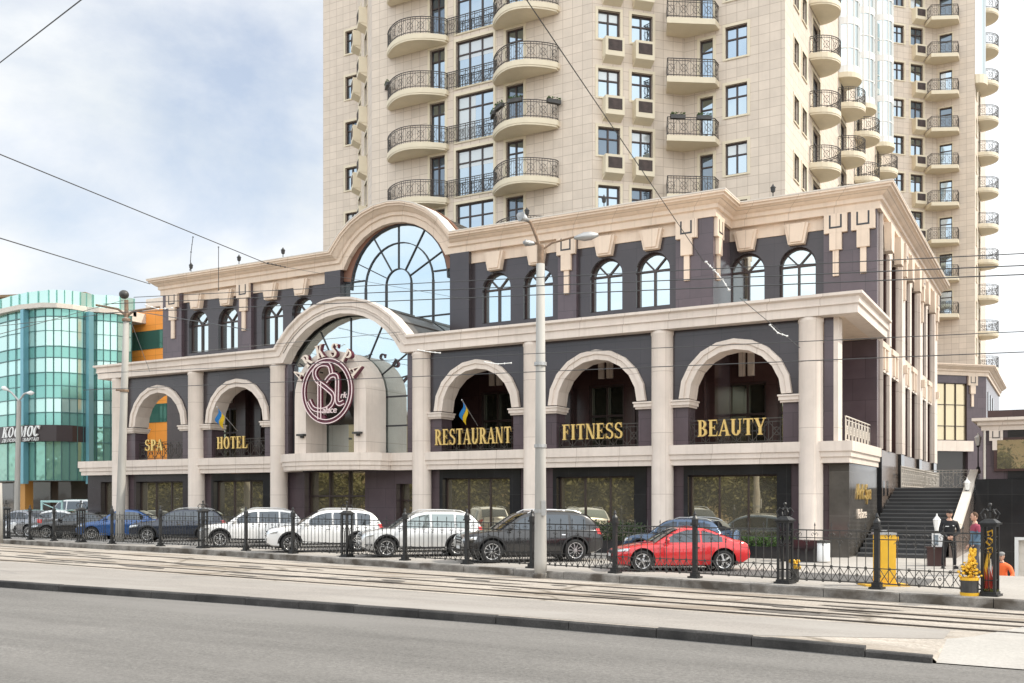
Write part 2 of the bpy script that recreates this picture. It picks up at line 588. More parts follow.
def surface(name, col, var, scale, rough, fine=0.25, fscale=60, stretch=(1, 1, 1), stains=None, bump=0.3, rot=0.0, cracks=0.0):
    m, t, b = newmat(name)
    N, Lk = t.nodes.new, t.links.new
    c = N('ShaderNodeTexCoord')
    mpn = N('ShaderNodeMapping')
    mpn.inputs['Scale'].default_value = stretch
    mpn.inputs['Rotation'].default_value = (0, 0, rot)
    Lk(c.outputs['Object'], mpn.inputs[0])
    n = N('ShaderNodeTexNoise'); n.inputs['Scale'].default_value = scale; n.inputs['Detail'].default_value = 9; n.inputs['Roughness'].default_value = 0.65
    Lk(mpn.outputs[0], n.inputs['Vector'])
    r = N('ShaderNodeValToRGB')
    r.color_ramp.elements[0].position = 0.3; r.color_ramp.elements[1].position = 0.7
    r.color_ramp.elements[0].color = (*[x * (1 - var) for x in col], 1)
    r.color_ramp.elements[1].color = (*[x * (1 + var) for x in col], 1)
    Lk(n.outputs['Fac'], r.inputs[0])
    n2 = N('ShaderNodeTexNoise'); n2.inputs['Scale'].default_value = fscale; n2.inputs['Detail'].default_value = 4; n2.inputs['Roughness'].default_value = 0.8
    Lk(c.outputs['Object'], n2.inputs['Vector'])
    mr_ = N('ShaderNodeMapRange'); mr_.inputs[1].default_value = 0.3; mr_.inputs[2].default_value = 0.7
    mr_.inputs[3].default_value = 1 - fine; mr_.inputs[4].default_value = 1 + fine
    Lk(n2.outputs['Fac'], mr_.inputs[0])
    mu = N('ShaderNodeMix'); mu.data_type = 'RGBA'; mu.blend_type = 'MULTIPLY'; mu.inputs[0].default_value = 1
    Lk(r.outputs[0], mu.inputs[6]); Lk(mr_.outputs[0], mu.inputs[7])
    last = mu.outputs[2]
    if stains:
        n3 = N('ShaderNodeTexNoise'); n3.inputs['Scale'].default_value = stains[1]; n3.inputs['Detail'].default_value = 6
        mp3 = N('ShaderNodeMapping'); mp3.inputs['Scale'].default_value = stains[2]; mp3.inputs['Rotation'].default_value = (0, 0, rot)
        Lk(c.outputs['Object'], mp3.inputs[0]); Lk(mp3.outputs[0], n3.inputs['Vector'])
        r3 = N('ShaderNodeValToRGB'); r3.color_ramp.elements[0].position = stains[3]; r3.color_ramp.elements[1].position = stains[4]
        r3.color_ramp.elements[0].color = (0, 0, 0, 1); r3.color_ramp.elements[1].color = (1, 1, 1, 1)
        Lk(n3.outputs['Fac'], r3.inputs[0])
        m3 = N('ShaderNodeMix'); m3.data_type = 'RGBA'
        Lk(r3.outputs[0], m3.inputs[0]); Lk(last, m3.inputs[6]); m3.inputs[7].default_value = (*stains[0], 1)
        last = m3.outputs[2]
    if cracks:
        vn = N('ShaderNodeTexVoronoi'); vn.feature = 'DISTANCE_TO_EDGE'; vn.inputs['Scale'].default_value = cracks
        nd = N('ShaderNodeTexNoise'); nd.inputs['Scale'].default_value = 2.0; nd.inputs['Detail'].default_value = 5
        mxv = N('ShaderNodeMix'); mxv.data_type = 'VECTOR'; mxv.inputs[0].default_value = 0.25
        Lk(c.outputs['Object'], nd.inputs['Vector']); Lk(mpn.outputs[0], mxv.inputs[4]); Lk(nd.outputs['Color'], mxv.inputs[5])
        Lk(mxv.outputs[1], vn.inputs['Vector'])
        r4 = N('ShaderNodeValToRGB'); r4.color_ramp.elements[0].position = 0.0; r4.color_ramp.elements[1].position = 0.022
        r4.color_ramp.elements[0].color = (0.5, 0.48, 0.45, 1); r4.color_ramp.elements[1].color = (1, 1, 1, 1)
        Lk(vn.outputs['Distance'], r4.inputs[0])
        m4 = N('ShaderNodeMix'); m4.data_type = 'RGBA'; m4.blend_type = 'MULTIPLY'; m4.inputs[0].default_value = 1
        Lk(last, m4.inputs[6]); Lk(r4.outputs[0], m4.inputs[7])
        last = m4.outputs[2]
    Lk(last, b.inputs['Base Color'])
    b.inputs['Roughness'].default_value = rough
    b.inputs['Specular IOR Level'].default_value = 0.3
    bp = N('ShaderNodeBump'); bp.inputs['Strength'].default_value = bump; bp.inputs['Distance'].default_value = 0.01
    Lk(n2.outputs['Fac'], bp.inputs['Height']); Lk(bp.outputs[0], b.inputs['Normal'])
    return m

M['asphalt'] = surface('asphalt', (0.160, 0.152, 0.141), 0.20, 0.5, 0.85, 0.38, 20, (0.25, 1.6, 1), ((0.20, 0.19, 0.177), 0.35, (0.15, 1.2, 1), 0.50, 0.72), 0.6, R(-3))
M['bed'] = surface('tram_bed_concrete', (0.375, 0.335, 0.288), 0.18, 0.7, 0.9, 0.30, 16, (0.5, 2.2, 1), ((0.25, 0.208, 0.165), 0.5, (0.35, 2.6, 1), 0.50, 0.64), 0.5, R(-7), cracks=0.33)
M['slab'] = surface('pale_slab', (0.285, 0.262, 0.237), 0.10, 0.6, 0.9, 0.18, 18, (0.5, 1.5, 1), ((0.325, 0.303, 0.277), 0.5, (0.4, 1.5, 1), 0.5, 0.7), 0.3, R(-5))
M['pale'] = surface('new_concrete', (0.38, 0.36, 0.33), 0.08, 0.8, 0.9, 0.14, 18, (1, 1, 1), None, 0.2)
M['pave'] = surface('pavement', (0.37, 0.345, 0.312), 0.08, 0.6, 0.9, 0.16, 18, (1, 1, 1), ((0.30, 0.28, 0.255), 0.4, (1, 1, 1), 0.55, 0.75), 0.3, 0)
M['lane'] = surface('lane_asphalt', (0.12, 0.115, 0.11), 0.1, 0.9, 0.9, 0.15, 40, (1, 1, 1), None, 0.3)
M['kerb_stone'] = surface('kerb_stone', (0.22, 0.205, 0.185), 0.35, 2.2, 0.85, 0.25, 25, (1, 1, 1), ((0.085, 0.072, 0.058), 1.4, (1, 1, 1.5), 0.46, 0.64), 0.5, 0)
M['kerb_dark'] = surface('kerb_granite', (0.062, 0.059, 0.056), 0.30, 1.5, 0.8, 0.3, 25, (1, 1, 1), ((0.03, 0.029, 0.028), 0.9, (1, 1, 1), 0.5, 0.66), 0.6, 0)
M['earth'] = surface('earth', (0.20, 0.185, 0.165), 0.2, 0.02, 0.95, 0.2, 3)

def sheet(name, pts, z, m, kind='structure'):
    mb = MB()
    zs = z if isinstance(z, (list, tuple)) else [z] * len(pts)
    mb.add([(p[0], p[1], q) for p, q in zip(pts, zs)], [tuple(range(len(pts)))])
    return tag(mb.build(name, m, fixn=False), kind=kind)

# one large sheet to the horizon, with the sunken yard at the right left open
mb = MB()
px0, px1, py0, py1 = -2.9, 26.0, 30.4, 47.0
BIG = 2600
for (a, b, c, d) in ((-BIG, px0, -BIG, BIG), (px1, BIG, -BIG, BIG), (px0, px1, -BIG, py0), (px0, px1, py1, BIG)):
    mb.add([(a, c, -0.30), (b, c, -0.30), (b, d, -0.30), (a, d, -0.30)], [(0, 1, 2, 3)])
tag(mb.build('ground', M['earth'], fixn=False), kind='structure')
mb = MB()
mb.add([(px0, py0, -1.6), (px1, py0, -1.6), (px1, py1, -1.6), (px0, py1, -1.6), (px0, py0, 0.09), (px1, py0, 0.09), (px1, py1, -0.3), (px0, py1, 0.09)],
       [(0, 1, 2, 3), (0, 4, 5, 1), (0, 3, 7, 4), (1, 5, 6, 2)])
tag(mb.build('sunken_yard', M['pave']), kind='structure')

xs = [-400, -150, -60, -30, -16.5, -9.5, -5.6, -4.5, -1.76, -1.69, 20, 60, 300]
sheet('road', [(x, -9) for x in (-400, 300)] + [(x, nkerbY(x) + 0.02) for x in reversed(xs)], -0.27, M['asphalt'])
mb = MB()
mb.box(-400, 300, -46, -9.1, -0.29, -0.1)
tag(mb.build('near_pavement', M['slab']), kind='structure')
# tram bed: ends at the kerb on the left, dips to the road at the crossing on the right
mb = MB()
vs, fs = [], []
for k, x in enumerate(xs):
    e = -0.1 if x < -1.7 else -0.262
    dip = -0.1
    vs += [(x, nkerbY(x) + 0.10, e if x > -1.7 else -0.1 - max(0, x + 4.5) * 0.035), (x, nkerbY(x) + 1.6, dip), (x, kerbY(x) + 0.05, -0.1)]
for k in range(len(xs) - 1):
    fs += [(3 * k, 3 * k + 3, 3 * k + 4, 3 * k + 1), (3 * k + 1, 3 * k + 4, 3 * k + 5, 3 * k + 2)]
mb.add(vs, fs)
tag(mb.build('tram_bed', M['bed'], fixn=False), kind='structure')
# smoother slabs between the kerb and the rails
def r4(x): return 20.2 - 0.11 * (x + 10)
mb = MB()
vs, fs = [], []
sx = [-150, -60, -40, -30, -22, -16.5, -9.5, -5.6, -4.5, -1.75]
for x in sx:
    vs += [(x, nkerbY(x) + (0.19 if x < -2 else 1.62), -0.095), (x, r4(x) - 0.28, -0.095)]
for k in range(len(sx) - 1):
    fs.append((2 * k, 2 * k + 2, 2 * k + 3, 2 * k + 1))
mb.add(vs, fs)
tag(mb.build('track_side_slabs', M['slab'], fixn=False), kind='structure')
cxs = [-1.70, -0.9, 0.0, 2.0, 6.0, 14.0]
mb = MB()
vs, fs = [], []
for k, x in enumerate(cxs):
    yn = nkerbY(x)
    vs += [(x, yn + 0.03, -0.256), (x, yn + 1.6, -0.090), (x + 0.35, yn + (2.1 if k == 0 else 4.2 if k == 1 else 5.6), -0.090)]
for k in range(len(cxs) - 1):
    fs += [(3 * k, 3 * k + 3, 3 * k + 4, 3 * k + 1), (3 * k + 1, 3 * k + 4, 3 * k + 5, 3 * k + 2)]
mb.add(vs, fs)
tag(mb.build('crossing_slab', M['pale'], fixn=False), kind='structure')
# rails in worn grooves
mg, ms = MB(), MB()
for (y10, sl) in ((23.75, -0.165), (22.25, -0.150), (21.25, -0.120), (20.2, -0.110)):
    x = -150.0
    while x < 60:
        x2 = x + (random.uniform(0.8, 3.5) if x > -60 else 30)
        f = lambda q: y10 + sl * (q + 10)
        j1, j2 = random.uniform(0.02, 0.07), random.uniform(0.02, 0.06)
        if random.random() < 0.22 and x > -60:
            x = x2
            continue
        mg.add([(x, f(x) - j1, -0.084), (x2, f(x2) - j1, -0.084), (x2, f(x2) + j2, -0.084), (x, f(x) + j2, -0.084)], [(0, 1, 2, 3)])
        x = x2
    for o in (0,):
        ms.bar((-150, y10 + sl * -140, -0.085), (60, y10 + sl * 70, -0.085), 0.06, 0.02)
tag(mg.build('rail_groove', mat('groove_dirt', (0.06, 0.05, 0.042), 0.9, var=0.4, scale=2), fixn=False), kind='structure')
tag(ms.build('tram_rail', mat('rail_steel', (0.16, 0.14, 0.125), 0.4, metal=0.7), fixn=False), kind='structure')
# cracked patches on the bed between the rails
mb = MB()
for k in range(44):
    x = random.uniform(-40, -3)
    y = random.uniform(r4(x) + 0.3, 23.4 - 0.16 * (x + 10))
    a, b = random.uniform(0.3, 1.6), random.uniform(0.05, 0.22)
    pts = []
    for j in range(9):
        t = 2 * PI * j / 9
        pts.append((x + a * math.cos(t) * random.uniform(0.7, 1.1), y - 0.14 * a * math.cos(t) + b * math.sin(t) * random.uniform(0.6, 1.2), -0.0925 + 0.0002 * k))
    mb.add(pts, [tuple(range(9))])
tag(mb.build('tar_patches', mat('tar_patch', (0.13, 0.115, 0.10), 0.9, var=0.25, scale=4), fixn=False), kind='structure')

# pavement behind the fence
kx = [-400, -120, -60, -30, -2.9]
sheet('pavement', [(x, kerbY(x) + 0.16) for x in kx] + [(-2.9, 120), (-400, 120)], 0.1, M['pave'])
sheet('forecourt', [(-2.9, kerbY(-2.9) + 0.16), (60, kerbY(60) + 0.16 if kerbY(60) > 12 else 12.0), (60, py0), (-2.9, py0)], 0.1, M['pave'])
sheet('service_lane', [(-13, fenceY(-13) + 1.75), (-2.95, fenceY(-2.95) + 1.75), (-2.95, fenceY(-2.95) + 3.9), (-13, fenceY(-13) + 3.9)], 0.104, M['lane'])
# kerbs: separate stones in one run
def kerb_run(name, fn, x0, x1, ln, z0, z1, w, m, slope):
    mb = MB()
    x = x0
    while x < x1 - 0.05:
        l = ln * random.uniform(0.9, 1.1)
        e = min(x + l, x1)
        j = random.uniform(-0.008, 0.008)
        zt = z1 + random.uniform(-0.010, 0.006) - slope * max(0, (x + 4.5)) * 0.035
        ya, yb = fn(x + 0.008) + j, fn(e - 0.008) + j + random.uniform(-0.006, 0.006)
        pr = [(0, z0), (0.0, zt - 0.025), (0.025, zt), (w, zt), (w, z0)]
        mb.sweep([((x + 0.008, ya, 0), (0, 1, 0), (0, 0, 1)), ((e - 0.008, yb, 0), (0, 1, 0), (0, 0, 1))], pr)
        x = e
    return tag(mb.build(name, m), kind='structure')
kerb_run('road_kerb', nkerbY, -90, -1.75, 1.75, -0.4, -0.092, 0.17, M['kerb_dark'], 1)
kerb_run('pavement_kerb', kerbY, -95, 6, 1.9, -0.3, 0.108, 0.18, M['kerb_stone'], 0)

# ================================================================== hotel
HX, HY = -29.5, 45.0
hotel = empty('hotel_building', (HX, HY, 0), 0, 'cream and plum stone hotel with big arches, columns and two domed gables', 'hotel')
WHOLE = {'mullions', 'mounting_rail', 'balcony_railing', 'copper_edging'}
def hp(name, mb, m, parent=hotel, fixn=True):
    ps = [mb] if name in WHOLE else mb.split()
    os_ = [p.build(name, m, parent, world=True, fixn=fixn) for p in ps]
    return os_[0]

COLX = [-45.26, -39.4, -33.72, -25.22, -19.52, -13.78, -8.06]
for x in COLX:
    mb = MB()
    mb.smooth = True
    mb.lathe([(0.47, 0.1), (0.47, 0.5), (0.43, 0.56), (0.43, 8.6), (0.46, 8.66), (0.46, 8.79)], (x, 36.65, 0), 20)
    hp('column', mb, M['cream'])

# --- lower cornice with the raised arch over the entrance
ARC_C, ARC_CZ, ARC_R = -29.55, 6.88, 4.0
prof_low = [(-0.6, 0.0), (0.0, 0.0), (0.0, 0.31), (0.07, 0.33), (0.07, 0.37), (0.05, 0.38), (0.05, 0.58), (0.14, 0.62), (0.18, 0.64), (0.18, 0.74), (-0.6, 0.74)]
def cornice(profile, y, xl, xr, zb, cx, cz, rr, nseg, yr=None, yl=None, thick=None):
    """stretch along -Y face at plane y rising over an arch; mitred returns at both ends"""
    secs = []
    O, U = (0, -1, 0), (0, 0, 1)
    if yl is not None:
        secs.append(((xl, yl, zb), (-1, 0, 0), U))
    secs.append(((xl, y, zb), (-1, -1, 0), U))
    if cx is not None:
        a0 = math.acos((zb - cz) / rr)
        for k in range(nseg + 1):
            a = -a0 + 2 * a0 * k / nseg
            o = (cx + rr * math.sin(a), y, cz + rr * math.cos(a))
            if k == 0 or k == nseg:
                # mitre between straight run (normal up) and the arc normal
                nrm = Vector((math.sin(a), 0, math.cos(a)))
                m_ = (nrm + Vector((0, 0, 1))).normalized()
                m_ = m_ / max(0.5, m_.dot(Vector((0, 0, 1))))
                secs.append((o, O, tuple(m_)))
            else:
                ds = 1 / math.cos(a0 / nseg)
                secs.append((o, O, (math.sin(a) * ds, 0, math.cos(a) * ds)))
    secs.append(((xr, y, zb), (1, -1, 0), U))
    if yr is not None:
        secs.append(((xr, yr, zb), (1, 0, 0), U))
    mb = MB()
    mb.sweep(secs, profile)
    return mb
hp('lower_cornice', cornice(prof_low, 36.18, -46.53, -6.34, 8.8, ARC_C, ARC_CZ, ARC_R, 12, 42.8, 40.6), M['cream'])
# soffit and ledge between the cornice and the set-back upper storey, with the barrel vault over the entrance
mb = MB()
mb.box(-46.0, -33.35, 36.7, 40.66, 8.82, 9.40)
mb.box(-25.75, -12.95, 36.7, 40.66, 8.82, 9.40)
mb.box(-12.949, -6.86, 36.7, 42.86, 8.82, 9.40)
hp('portico_ceiling', mb, M['cream_tan'])
mb = MB()
n = 16
a0 = math.acos((9.5 - ARC_CZ) / 4.62)
vs, fs = [], []
for k in range(n + 1):
    a = -a0 + 2 * a0 * k / n
    for y in (36.14, 40.69):
        vs.append((ARC_C + 4.62 * math.sin(a), y, ARC_CZ + 4.62 * math.cos(a)))
    for y in (36.14, 40.69):
        vs.append((ARC_C + 4.2 * math.sin(a), y, ARC_CZ + 4.2 * math.cos(a)))
for k in range(n):
    b, c = 4 * k, 4 * k + 4
    fs += [(b, b + 1, c + 1, c), (b + 2, c + 2, c + 3, b + 3)]
mb.add(vs, fs)
for k in range(0, n + 1, 2):
    a = -a0 + 2 * a0 * k / n
    mb.bar((ARC_C + 4.64 * math.sin(a), 36.6, ARC_CZ + 4.64 * math.cos(a)), (ARC_C + 4.64 * math.sin(a), 40.68, ARC_CZ + 4.64 * math.cos(a)), 0.05)
hp('entrance_vault', mb, M['lead_roof'])

# --- arch bays
def arch_wall(mb, x0, x1, z0, z1, cx, r, zs, y0, y1, n=10, zb=None):
    """wall y0..y1 from x0 to x1 with an arched opening (spring zs, sill zb or open at z0)"""
    zb = z0 if zb is None else zb
    for y, flip in ((y0, 0), (y1, 1)):
        q = []
        q.append([(x0, y, z0), (cx - r, y, z0), (cx - r, y, z1), (x0, y, z1)])
        q.append([(cx + r, y, z0), (x1, y, z0), (x1, y, z1), (cx + r, y, z1)])
        if zb > z0:
            q.append([(cx - r, y, z0), (cx + r, y, z0), (cx + r, y, zb), (cx - r, y, zb)])
        for k in range(n):
            a, b = PI - PI * k / n, PI - PI * (k + 1) / n
            q.append([(cx + r * math.cos(a), y, zs + r * math.sin(a)), (cx + r * math.cos(b), y, zs + r * math.sin(b)), (cx + r * math.cos(b), y, z1), (cx + r * math.cos(a), y, z1)])
        for p in q:
            mb.add(p, [(3, 2, 1, 0) if flip else (0, 1, 2, 3)])
    ring = [(cx - r, zb)] + [(cx + r * math.cos(PI - PI * k / n), zs + r * math.sin(PI - PI * k / n)) for k in range(n + 1)] + [(cx + r, zb)]
    for (ax, az), (bx, bz) in zip(ring, ring[1:]):
        mb.add([(ax, y0, az), (ax, y1, az), (bx, y1, bz), (bx, y0, bz)], [(0, 1, 2, 3)])
    if zb > z0:
        mb.add([(cx - r, y0, zb), (cx + r, y0, zb), (cx + r, y1, zb), (cx - r, y1, zb)], [(0, 1, 2, 3)])
    return mb

def railing(mb, x0, x1, z0, h, y, step=0.62, r=0.016):
    """wrought iron railing with crossed panels between x0 and x1"""
    mb.bar((x0, y, z0 + h), (x1, y, z0 + h), 0.05, 0.035)
    mb.bar((x0, y, z0 + h - 0.13), (x1, y, z0 + h - 0.13), 0.025)
    mb.bar((x0, y, z0 + 0.09), (x1, y, z0 + 0.09), 0.03)
    n = max(1, round((x1 - x0) / step))
    for k in range(n + 1):
        x = x0 + (x1 - x0) * k / n
        mb.bar((x, y, z0), (x, y, z0 + h), 0.03)
    for k in range(n):
        a, b = x0 + (x1 - x0) * k / n, x0 + (x1 - x0) * (k + 1) / n
        c = (a + b) / 2
        zc = z0 + h * 0.48
        mb.bar((a, y, z0 + 0.09), (b, y, z0 + h - 0.13), r * 1.4)
        mb.bar((b, y, z0 + 0.09), (a, y, z0 + h - 0.13), r * 1.4)
        pr = [(c + 0.15 * math.cos(t * PI / 4), y, zc + 0.15 * math.sin(t * PI / 4)) for t in range(9)]
        for p, q in zip(pr, pr[1:]):
            mb.bar(p, q, r * 1.3)
        for q in (a + (b - a) * 0.25, a + (b - a) * 0.75):
            mb.bar((q, y, z0 + 0.09), (q, y, z0 + h - 0.13), r)
    return mb

ZS, ARR = 6.12, 1.83
bays = [(-45.26, -39.4), (-39.4, -33.72), (-25.22, -19.52), (-19.52, -13.78), (-13.78, -8.06)]
for bi, (xa, xb) in enumerate(bays):
    c = (xa + xb) / 2
    mb = MB()
    arch_wall(mb, xa, xb, ZS - 0.1, 8.8, c, ARR + 0.0, ZS, 36.72, 37.55, 10)
    hp('spandrel_wall', mb, M['slate'])
    mb = MB()
    mb.box(xa, c - ARR, 36.72, 37.55, 4.3, ZS - 0.101)
    mb.box(c + ARR, xb, 36.72, 37.55, 4.3, ZS - 0.101)
    hp('pier', mb, M['plum'])
    # archivolt (also lines the soffit)
    mb = MB()
    prof = [(-0.905, -0.045), (0.06, -0.045), (0.10, 0.0), (0.10, 0.17), (0.16, 0.20), (0.16, 0.36), (0.04, 0.38), (0.0, 0.30), (-0.9, 0.0)]
    prof = [(-0.86, -0.05), (0.08, -0.05), (0.08, 0.15), (0.14, 0.17), (0.14, 0.34), (-0.02, 0.36), (-0.02, 0.0), (-0.86, 0.0)]
    secs = []
    for k in range(11):
        a = PI - PI * k / 10
        ds = 1 / math.cos(PI / 20)
        secs.append(((c + ARR * math.cos(a), 36.72, ZS + ARR * math.sin(a)), (0, -1, 0), (math.cos(a) * (ds if 0 < k < 10 else 1), 0, math.sin(a) * (ds if 0 < k < 10 else 1))))
    mb.sweep(secs, prof)
    hp('archivolt', mb, M['cream'])
    mb = MB()
    for s in (-1, 1):
        xe = c + s * (ARR - 0.12)
        xo = (xa + 0.36 if s < 0 else xb - 0.36)
        mb.box(min(xe, xo), max(xe, xo), 36.50, 37.62, ZS - 0.26, ZS - 0.12)
        mb.box(min(xe + s * 0.05, xo), max(xe + s * 0.05, xo), 36.56, 37.58, ZS - 0.34, ZS - 0.262)
        mb.box(min(xe - s * 0.03, xo), max(xe - s * 0.03, xo), 36.46, 37.65, ZS - 0.118, ZS - 0.055)
    hp('impost', mb, M['cream'])
    mb = MB()
    railing(mb, c - ARR, c + ARR, 4.31, 0.95, 37.0)
    hp('balcony_railing', mb, M['rail_iron'])
# loggia back walls with tall windows under the ones of the upper storey
def loggia(wins, x0, x1, yb):
    mb = MB()
    holes = [(w_ - 0.85, w_ + 0.85) for w_ in wins]
    x = x0
    for (a, b) in holes:
        mb.box(x, a, yb, yb + 0.5, 4.3, 8.8)
        mb.box(a, b, yb, yb + 0.5, 7.35, 8.8)
        x = b
    mb.box(x, x1, yb, yb + 0.5, 4.3, 8.8)
    hp('loggia_wall', mb, M['plum_dark'])
    for (a, b), w_ in zip(holes, wins):
        mb = MB()
        for q in (a, w_ - 0.05, b - 0.10):
            mb.box(q, q + 0.10, yb + 0.12, yb + 0.24, 4.3, 7.35)
        for z in (4.3, 5.9, 7.25):
            mb.box(a + 0.1, b - 0.1, yb + 0.13, yb + 0.23, z, z + 0.10)
        w = hp('loggia_window', mb, M['brown_frame'])
        mb = MB()
        mb.box(a, b, yb + 0.26, yb + 0.29, 4.3, 7.35)
        hp('pane', mb, M['loggia_glass'], w)
        for q in (-0.33, 0.07):
            mb = MB()
            mb.box(w_ + q, w_ + q + 0.27, yb - 0.14, yb - 0.001, 7.62, 8.78)
            mb.box(w_ + q + 0.03, w_ + q + 0.24, yb - 0.17, yb - 0.141, 7.66, 7.9)
            hp('ceiling_ornament', mb, M['cream'])
loggia([-43.6, -41.25, -37.95, -35.75], -46.2, -33.6, 40.7)
loggia([-23.7, -21.45, -17.98, -15.75], -25.7, -12.96, 40.7)
loggia([-12.2, -10.0], -12.955, -8.05, 42.9)
mb = MB()
mb.box(-13.2, -12.965, 41.201, 42.95, 4.3, 8.8)
hp('loggia_wall', mb, M['plum'])
mb = MB()
for x in (-40.3, -20.3, -14.0):
    mb.box(x, x + 0.7, 40.35, 40.699, 4.3, 8.8)
hp('loggia_pilaster', mb, M['plum_dark'])
# floor of the loggia / band course
mb = MB()
mb.box(-46.3, -33.0, 37.3, 42.9, 3.9, 4.29)
mb.box(-26.1, -6.95, 37.3, 42.9, 3.9, 4.29)
hp('loggia_floor', mb, M['cream'])
prof_band = [(-0.6, 0.0), (0.0, 0.0), (0.0, 0.2), (0.06, 0.22), (0.06, 0.40), (0.12, 0.42), (0.12, 0.78), (-0.6, 0.78)]
mb = MB()
U = (0, 0, 1)
mb.sweep([((-48.35, 40.0, 3.52), (-1, 0, 0), U), ((-48.35, 36.5, 3.52), (-1, -1, 0), U), ((-32.6, 36.5, 3.52), (0, -1, 0), U)], prof_band)
mb.sweep([((-26.9, 36.5, 3.52), (0, -1, 0), U), ((-6.68, 36.5, 3.52), (1, -1, 0), U), ((-6.68, 42.8, 3.52), (1, 0, 0), U)], prof_band)
hp('band_course', mb, M['cream'])
# bowed balcony over the entrance
mb = MB()
secs = []
for k in range(13):
    t = k / 12
    a = PI * (1 - t)
    x = -29.8 + 2.95 * math.cos(a)
    y = 36.46 - 1.75 * math.sin(a) ** 0.8 if 0 < k < 12 else 36.46
    nx, ny = math.cos(a) * 0.75, -math.sin(a)
    l = math.hypot(nx, ny)
    secs.append(((x, y, 3.52), (nx / l, ny / l, 0), U))
mb.sweep(secs, prof_band)
top = [(s[0][0], s[0][1] - 0.02, 4.27) for s in secs]
bot = [(s[0][0], s[0][1] - 0.02, 3.56) for s in secs]
mb.add(top, [tuple(range(13))])
mb.add(bot, [tuple(range(12, -1, -1))])
hp('entrance_balcony', mb, M['cream'])

# --- ground floor between the columns
for bi, (xa, xb) in enumerate([(-48.3, -45.26)] + bays):
    gl, gr = (xa + 0.95, xb - 1.30) if bi else (-47.2, -46.1)
    mb = MB()
    mb.box(xa, xa + 0.78, 36.95, 37.9, 0.1, 3.52) if bi else None
    mb.box(xb - 0.78, xb, 36.95, 37.9, 0.1, 3.52)
    hp('plum_pier', mb, M['plum'])
    mb = MB()
    x0, x1 = (xa + 0.781 if bi else xa), xb - 0.781
    mb.box(x0, gl, 36.9, 37.9, 0.1, 3.51)
    mb.box(gr, x1, 36.9, 37.9, 0.1, 3.51)
    mb.box(gl, gr, 36.9, 37.9, 3.14, 3.51)
    mb.box(gl, gr, 36.9, 37.9, 0.1, 0.55)
    hp('shop_surround', mb, M['slate'] if bi < 2 else M['black_granite'])
    mb = MB()
    n = 3 if bi else 1
    for k in range(n + 1):
        x = gl + (gr - gl - 0.06) * k / n
        mb.box(x, x + 0.06, 37.22, 37.34, 0.55, 3.14)
    mb.box(gl + 0.06, gr - 0.06, 37.23, 37.33, 3.08, 3.14)
    mb.box(gl + 0.06, gr - 0.06, 37.23, 37.33, 0.55, 0.61)
    w = hp('shop_window', mb, M['brown_frame'])
    mb = MB()
    mb.box(gl, gr, 37.29, 37.315, 0.55, 3.14)
    hp('pane', mb, M['shop_glass'], w)
# black sign wall at the right end
mb = MB()
mb.box(-8.06, -7.45, 36.95, 37.9, 0.1, 3.51)
hp('plum_pier', mb, M['plum'])
mb = MB()
mb.box(-7.449, -6.75, 36.85, 42.86, 0.1, 3.51)
hp('sign_wall', mb, M['sign_granite'])
mb = MB()
mb.box(-7.62, -7.28, 36.75, 37.5, 4.3, 8.8)
hp('end_pier', mb, M['plum'])
mb = MB()
mb.box(-7.279, -7.12, 36.75, 37.5, 4.3, 8.8)
hp('end_pier_trim', mb, M['cream'])
mb = MB()
mb.M = Matrix(((0, -1, 0, 0), (1, 0, 0, 0), (0, 0, 1, 0), (0, 0, 0, 1)))
railing(mb, 37.5, 42.85, 4.31, 0.95, 7.0, 0.7)
hp('balcony_railing', mb, M['coping'])
# --- entrance
mb = MB()
mb.box(-33.72, -32.4, 37.0, 37.9, 0.1, 3.52)
mb.box(-28.7, -26.9, 37.0, 37.9, 0.1, 3.52)
mb.box(-25.9, -25.22, 37.0, 37.9, 0.1, 3.52)
mb.box(-26.9, -25.9, 37.0, 37.9, 2.9, 3.52)
hp('entrance_wall', mb, M['plum'])
mb = MB()
for x in (-32.4, -31.2, -30.0, -28.78):
    mb.box(x, x + 0.08, 37.4, 37.52, 0.1, 3.52)
mb.box(-32.32, -28.78, 37.41, 37.51, 2.3, 2.38)
mb.box(-31.9, -29.0, 37.41, 37.51, 1.5, 1.56)
for x in (-26.9, -25.98):
    mb.box(x, x + 0.08, 37.4, 37.52, 0.1, 2.9)
mb.box(-26.82, -25.98, 37.41, 37.51, 2.1, 2.18)
d = hp('entrance_door', mb, M['brown_frame'])
mb = MB()
mb.box(-32.4, -28.7, 37.53, 37.56, 0.1, 3.52)
mb.box(-26.9, -25.9, 37.53, 37.56, 0.1, 2.9)
hp('pane', mb, M['shop_glass'], d)
# big arched glazing over the entrance
def fan_outline(cx, zs, r, zb, hw, n=24):
    return [(cx - hw, zb), (cx + hw, zb), (cx + hw, zs)] + [(cx + r * math.cos(PI * k / n), zs + r * math.sin(PI * k / n)) for k in range(n + 1)] + [(cx - hw, zs)]
mb = MB()
zs = 6.9
ce = math.degrees(math.acos(3.55 / 3.97))
mb.prism([(-33.05, 4.31), (-25.95, 4.31)] + [(-29.5 + 3.97 * math.cos(R(ce + (180 - 2 * ce) * k / 24)), 6.88 + 3.97 * math.sin(R(ce + (180 - 2 * ce) * k / 24))) for k in range(25)], 'y', 36.98, 37.01)
w = hp('entrance_glazing', mb, M['sky_glass'])
mb = MB()
for a in (30, 60, 90, 120, 150):
    c_, s_ = math.cos(R(a)), math.sin(R(a))
    mb.bar((-29.5 + 1.2 * c_, 36.95, zs + 1.2 * s_), (-29.5 + 3.7 * c_, 36.95, zs + 3.9 * s_), 0.042)
for x in (-33.05, -26.05):
    mb.box(x, x + 0.10, 36.9, 36.97, 4.31, zs + 0.6)
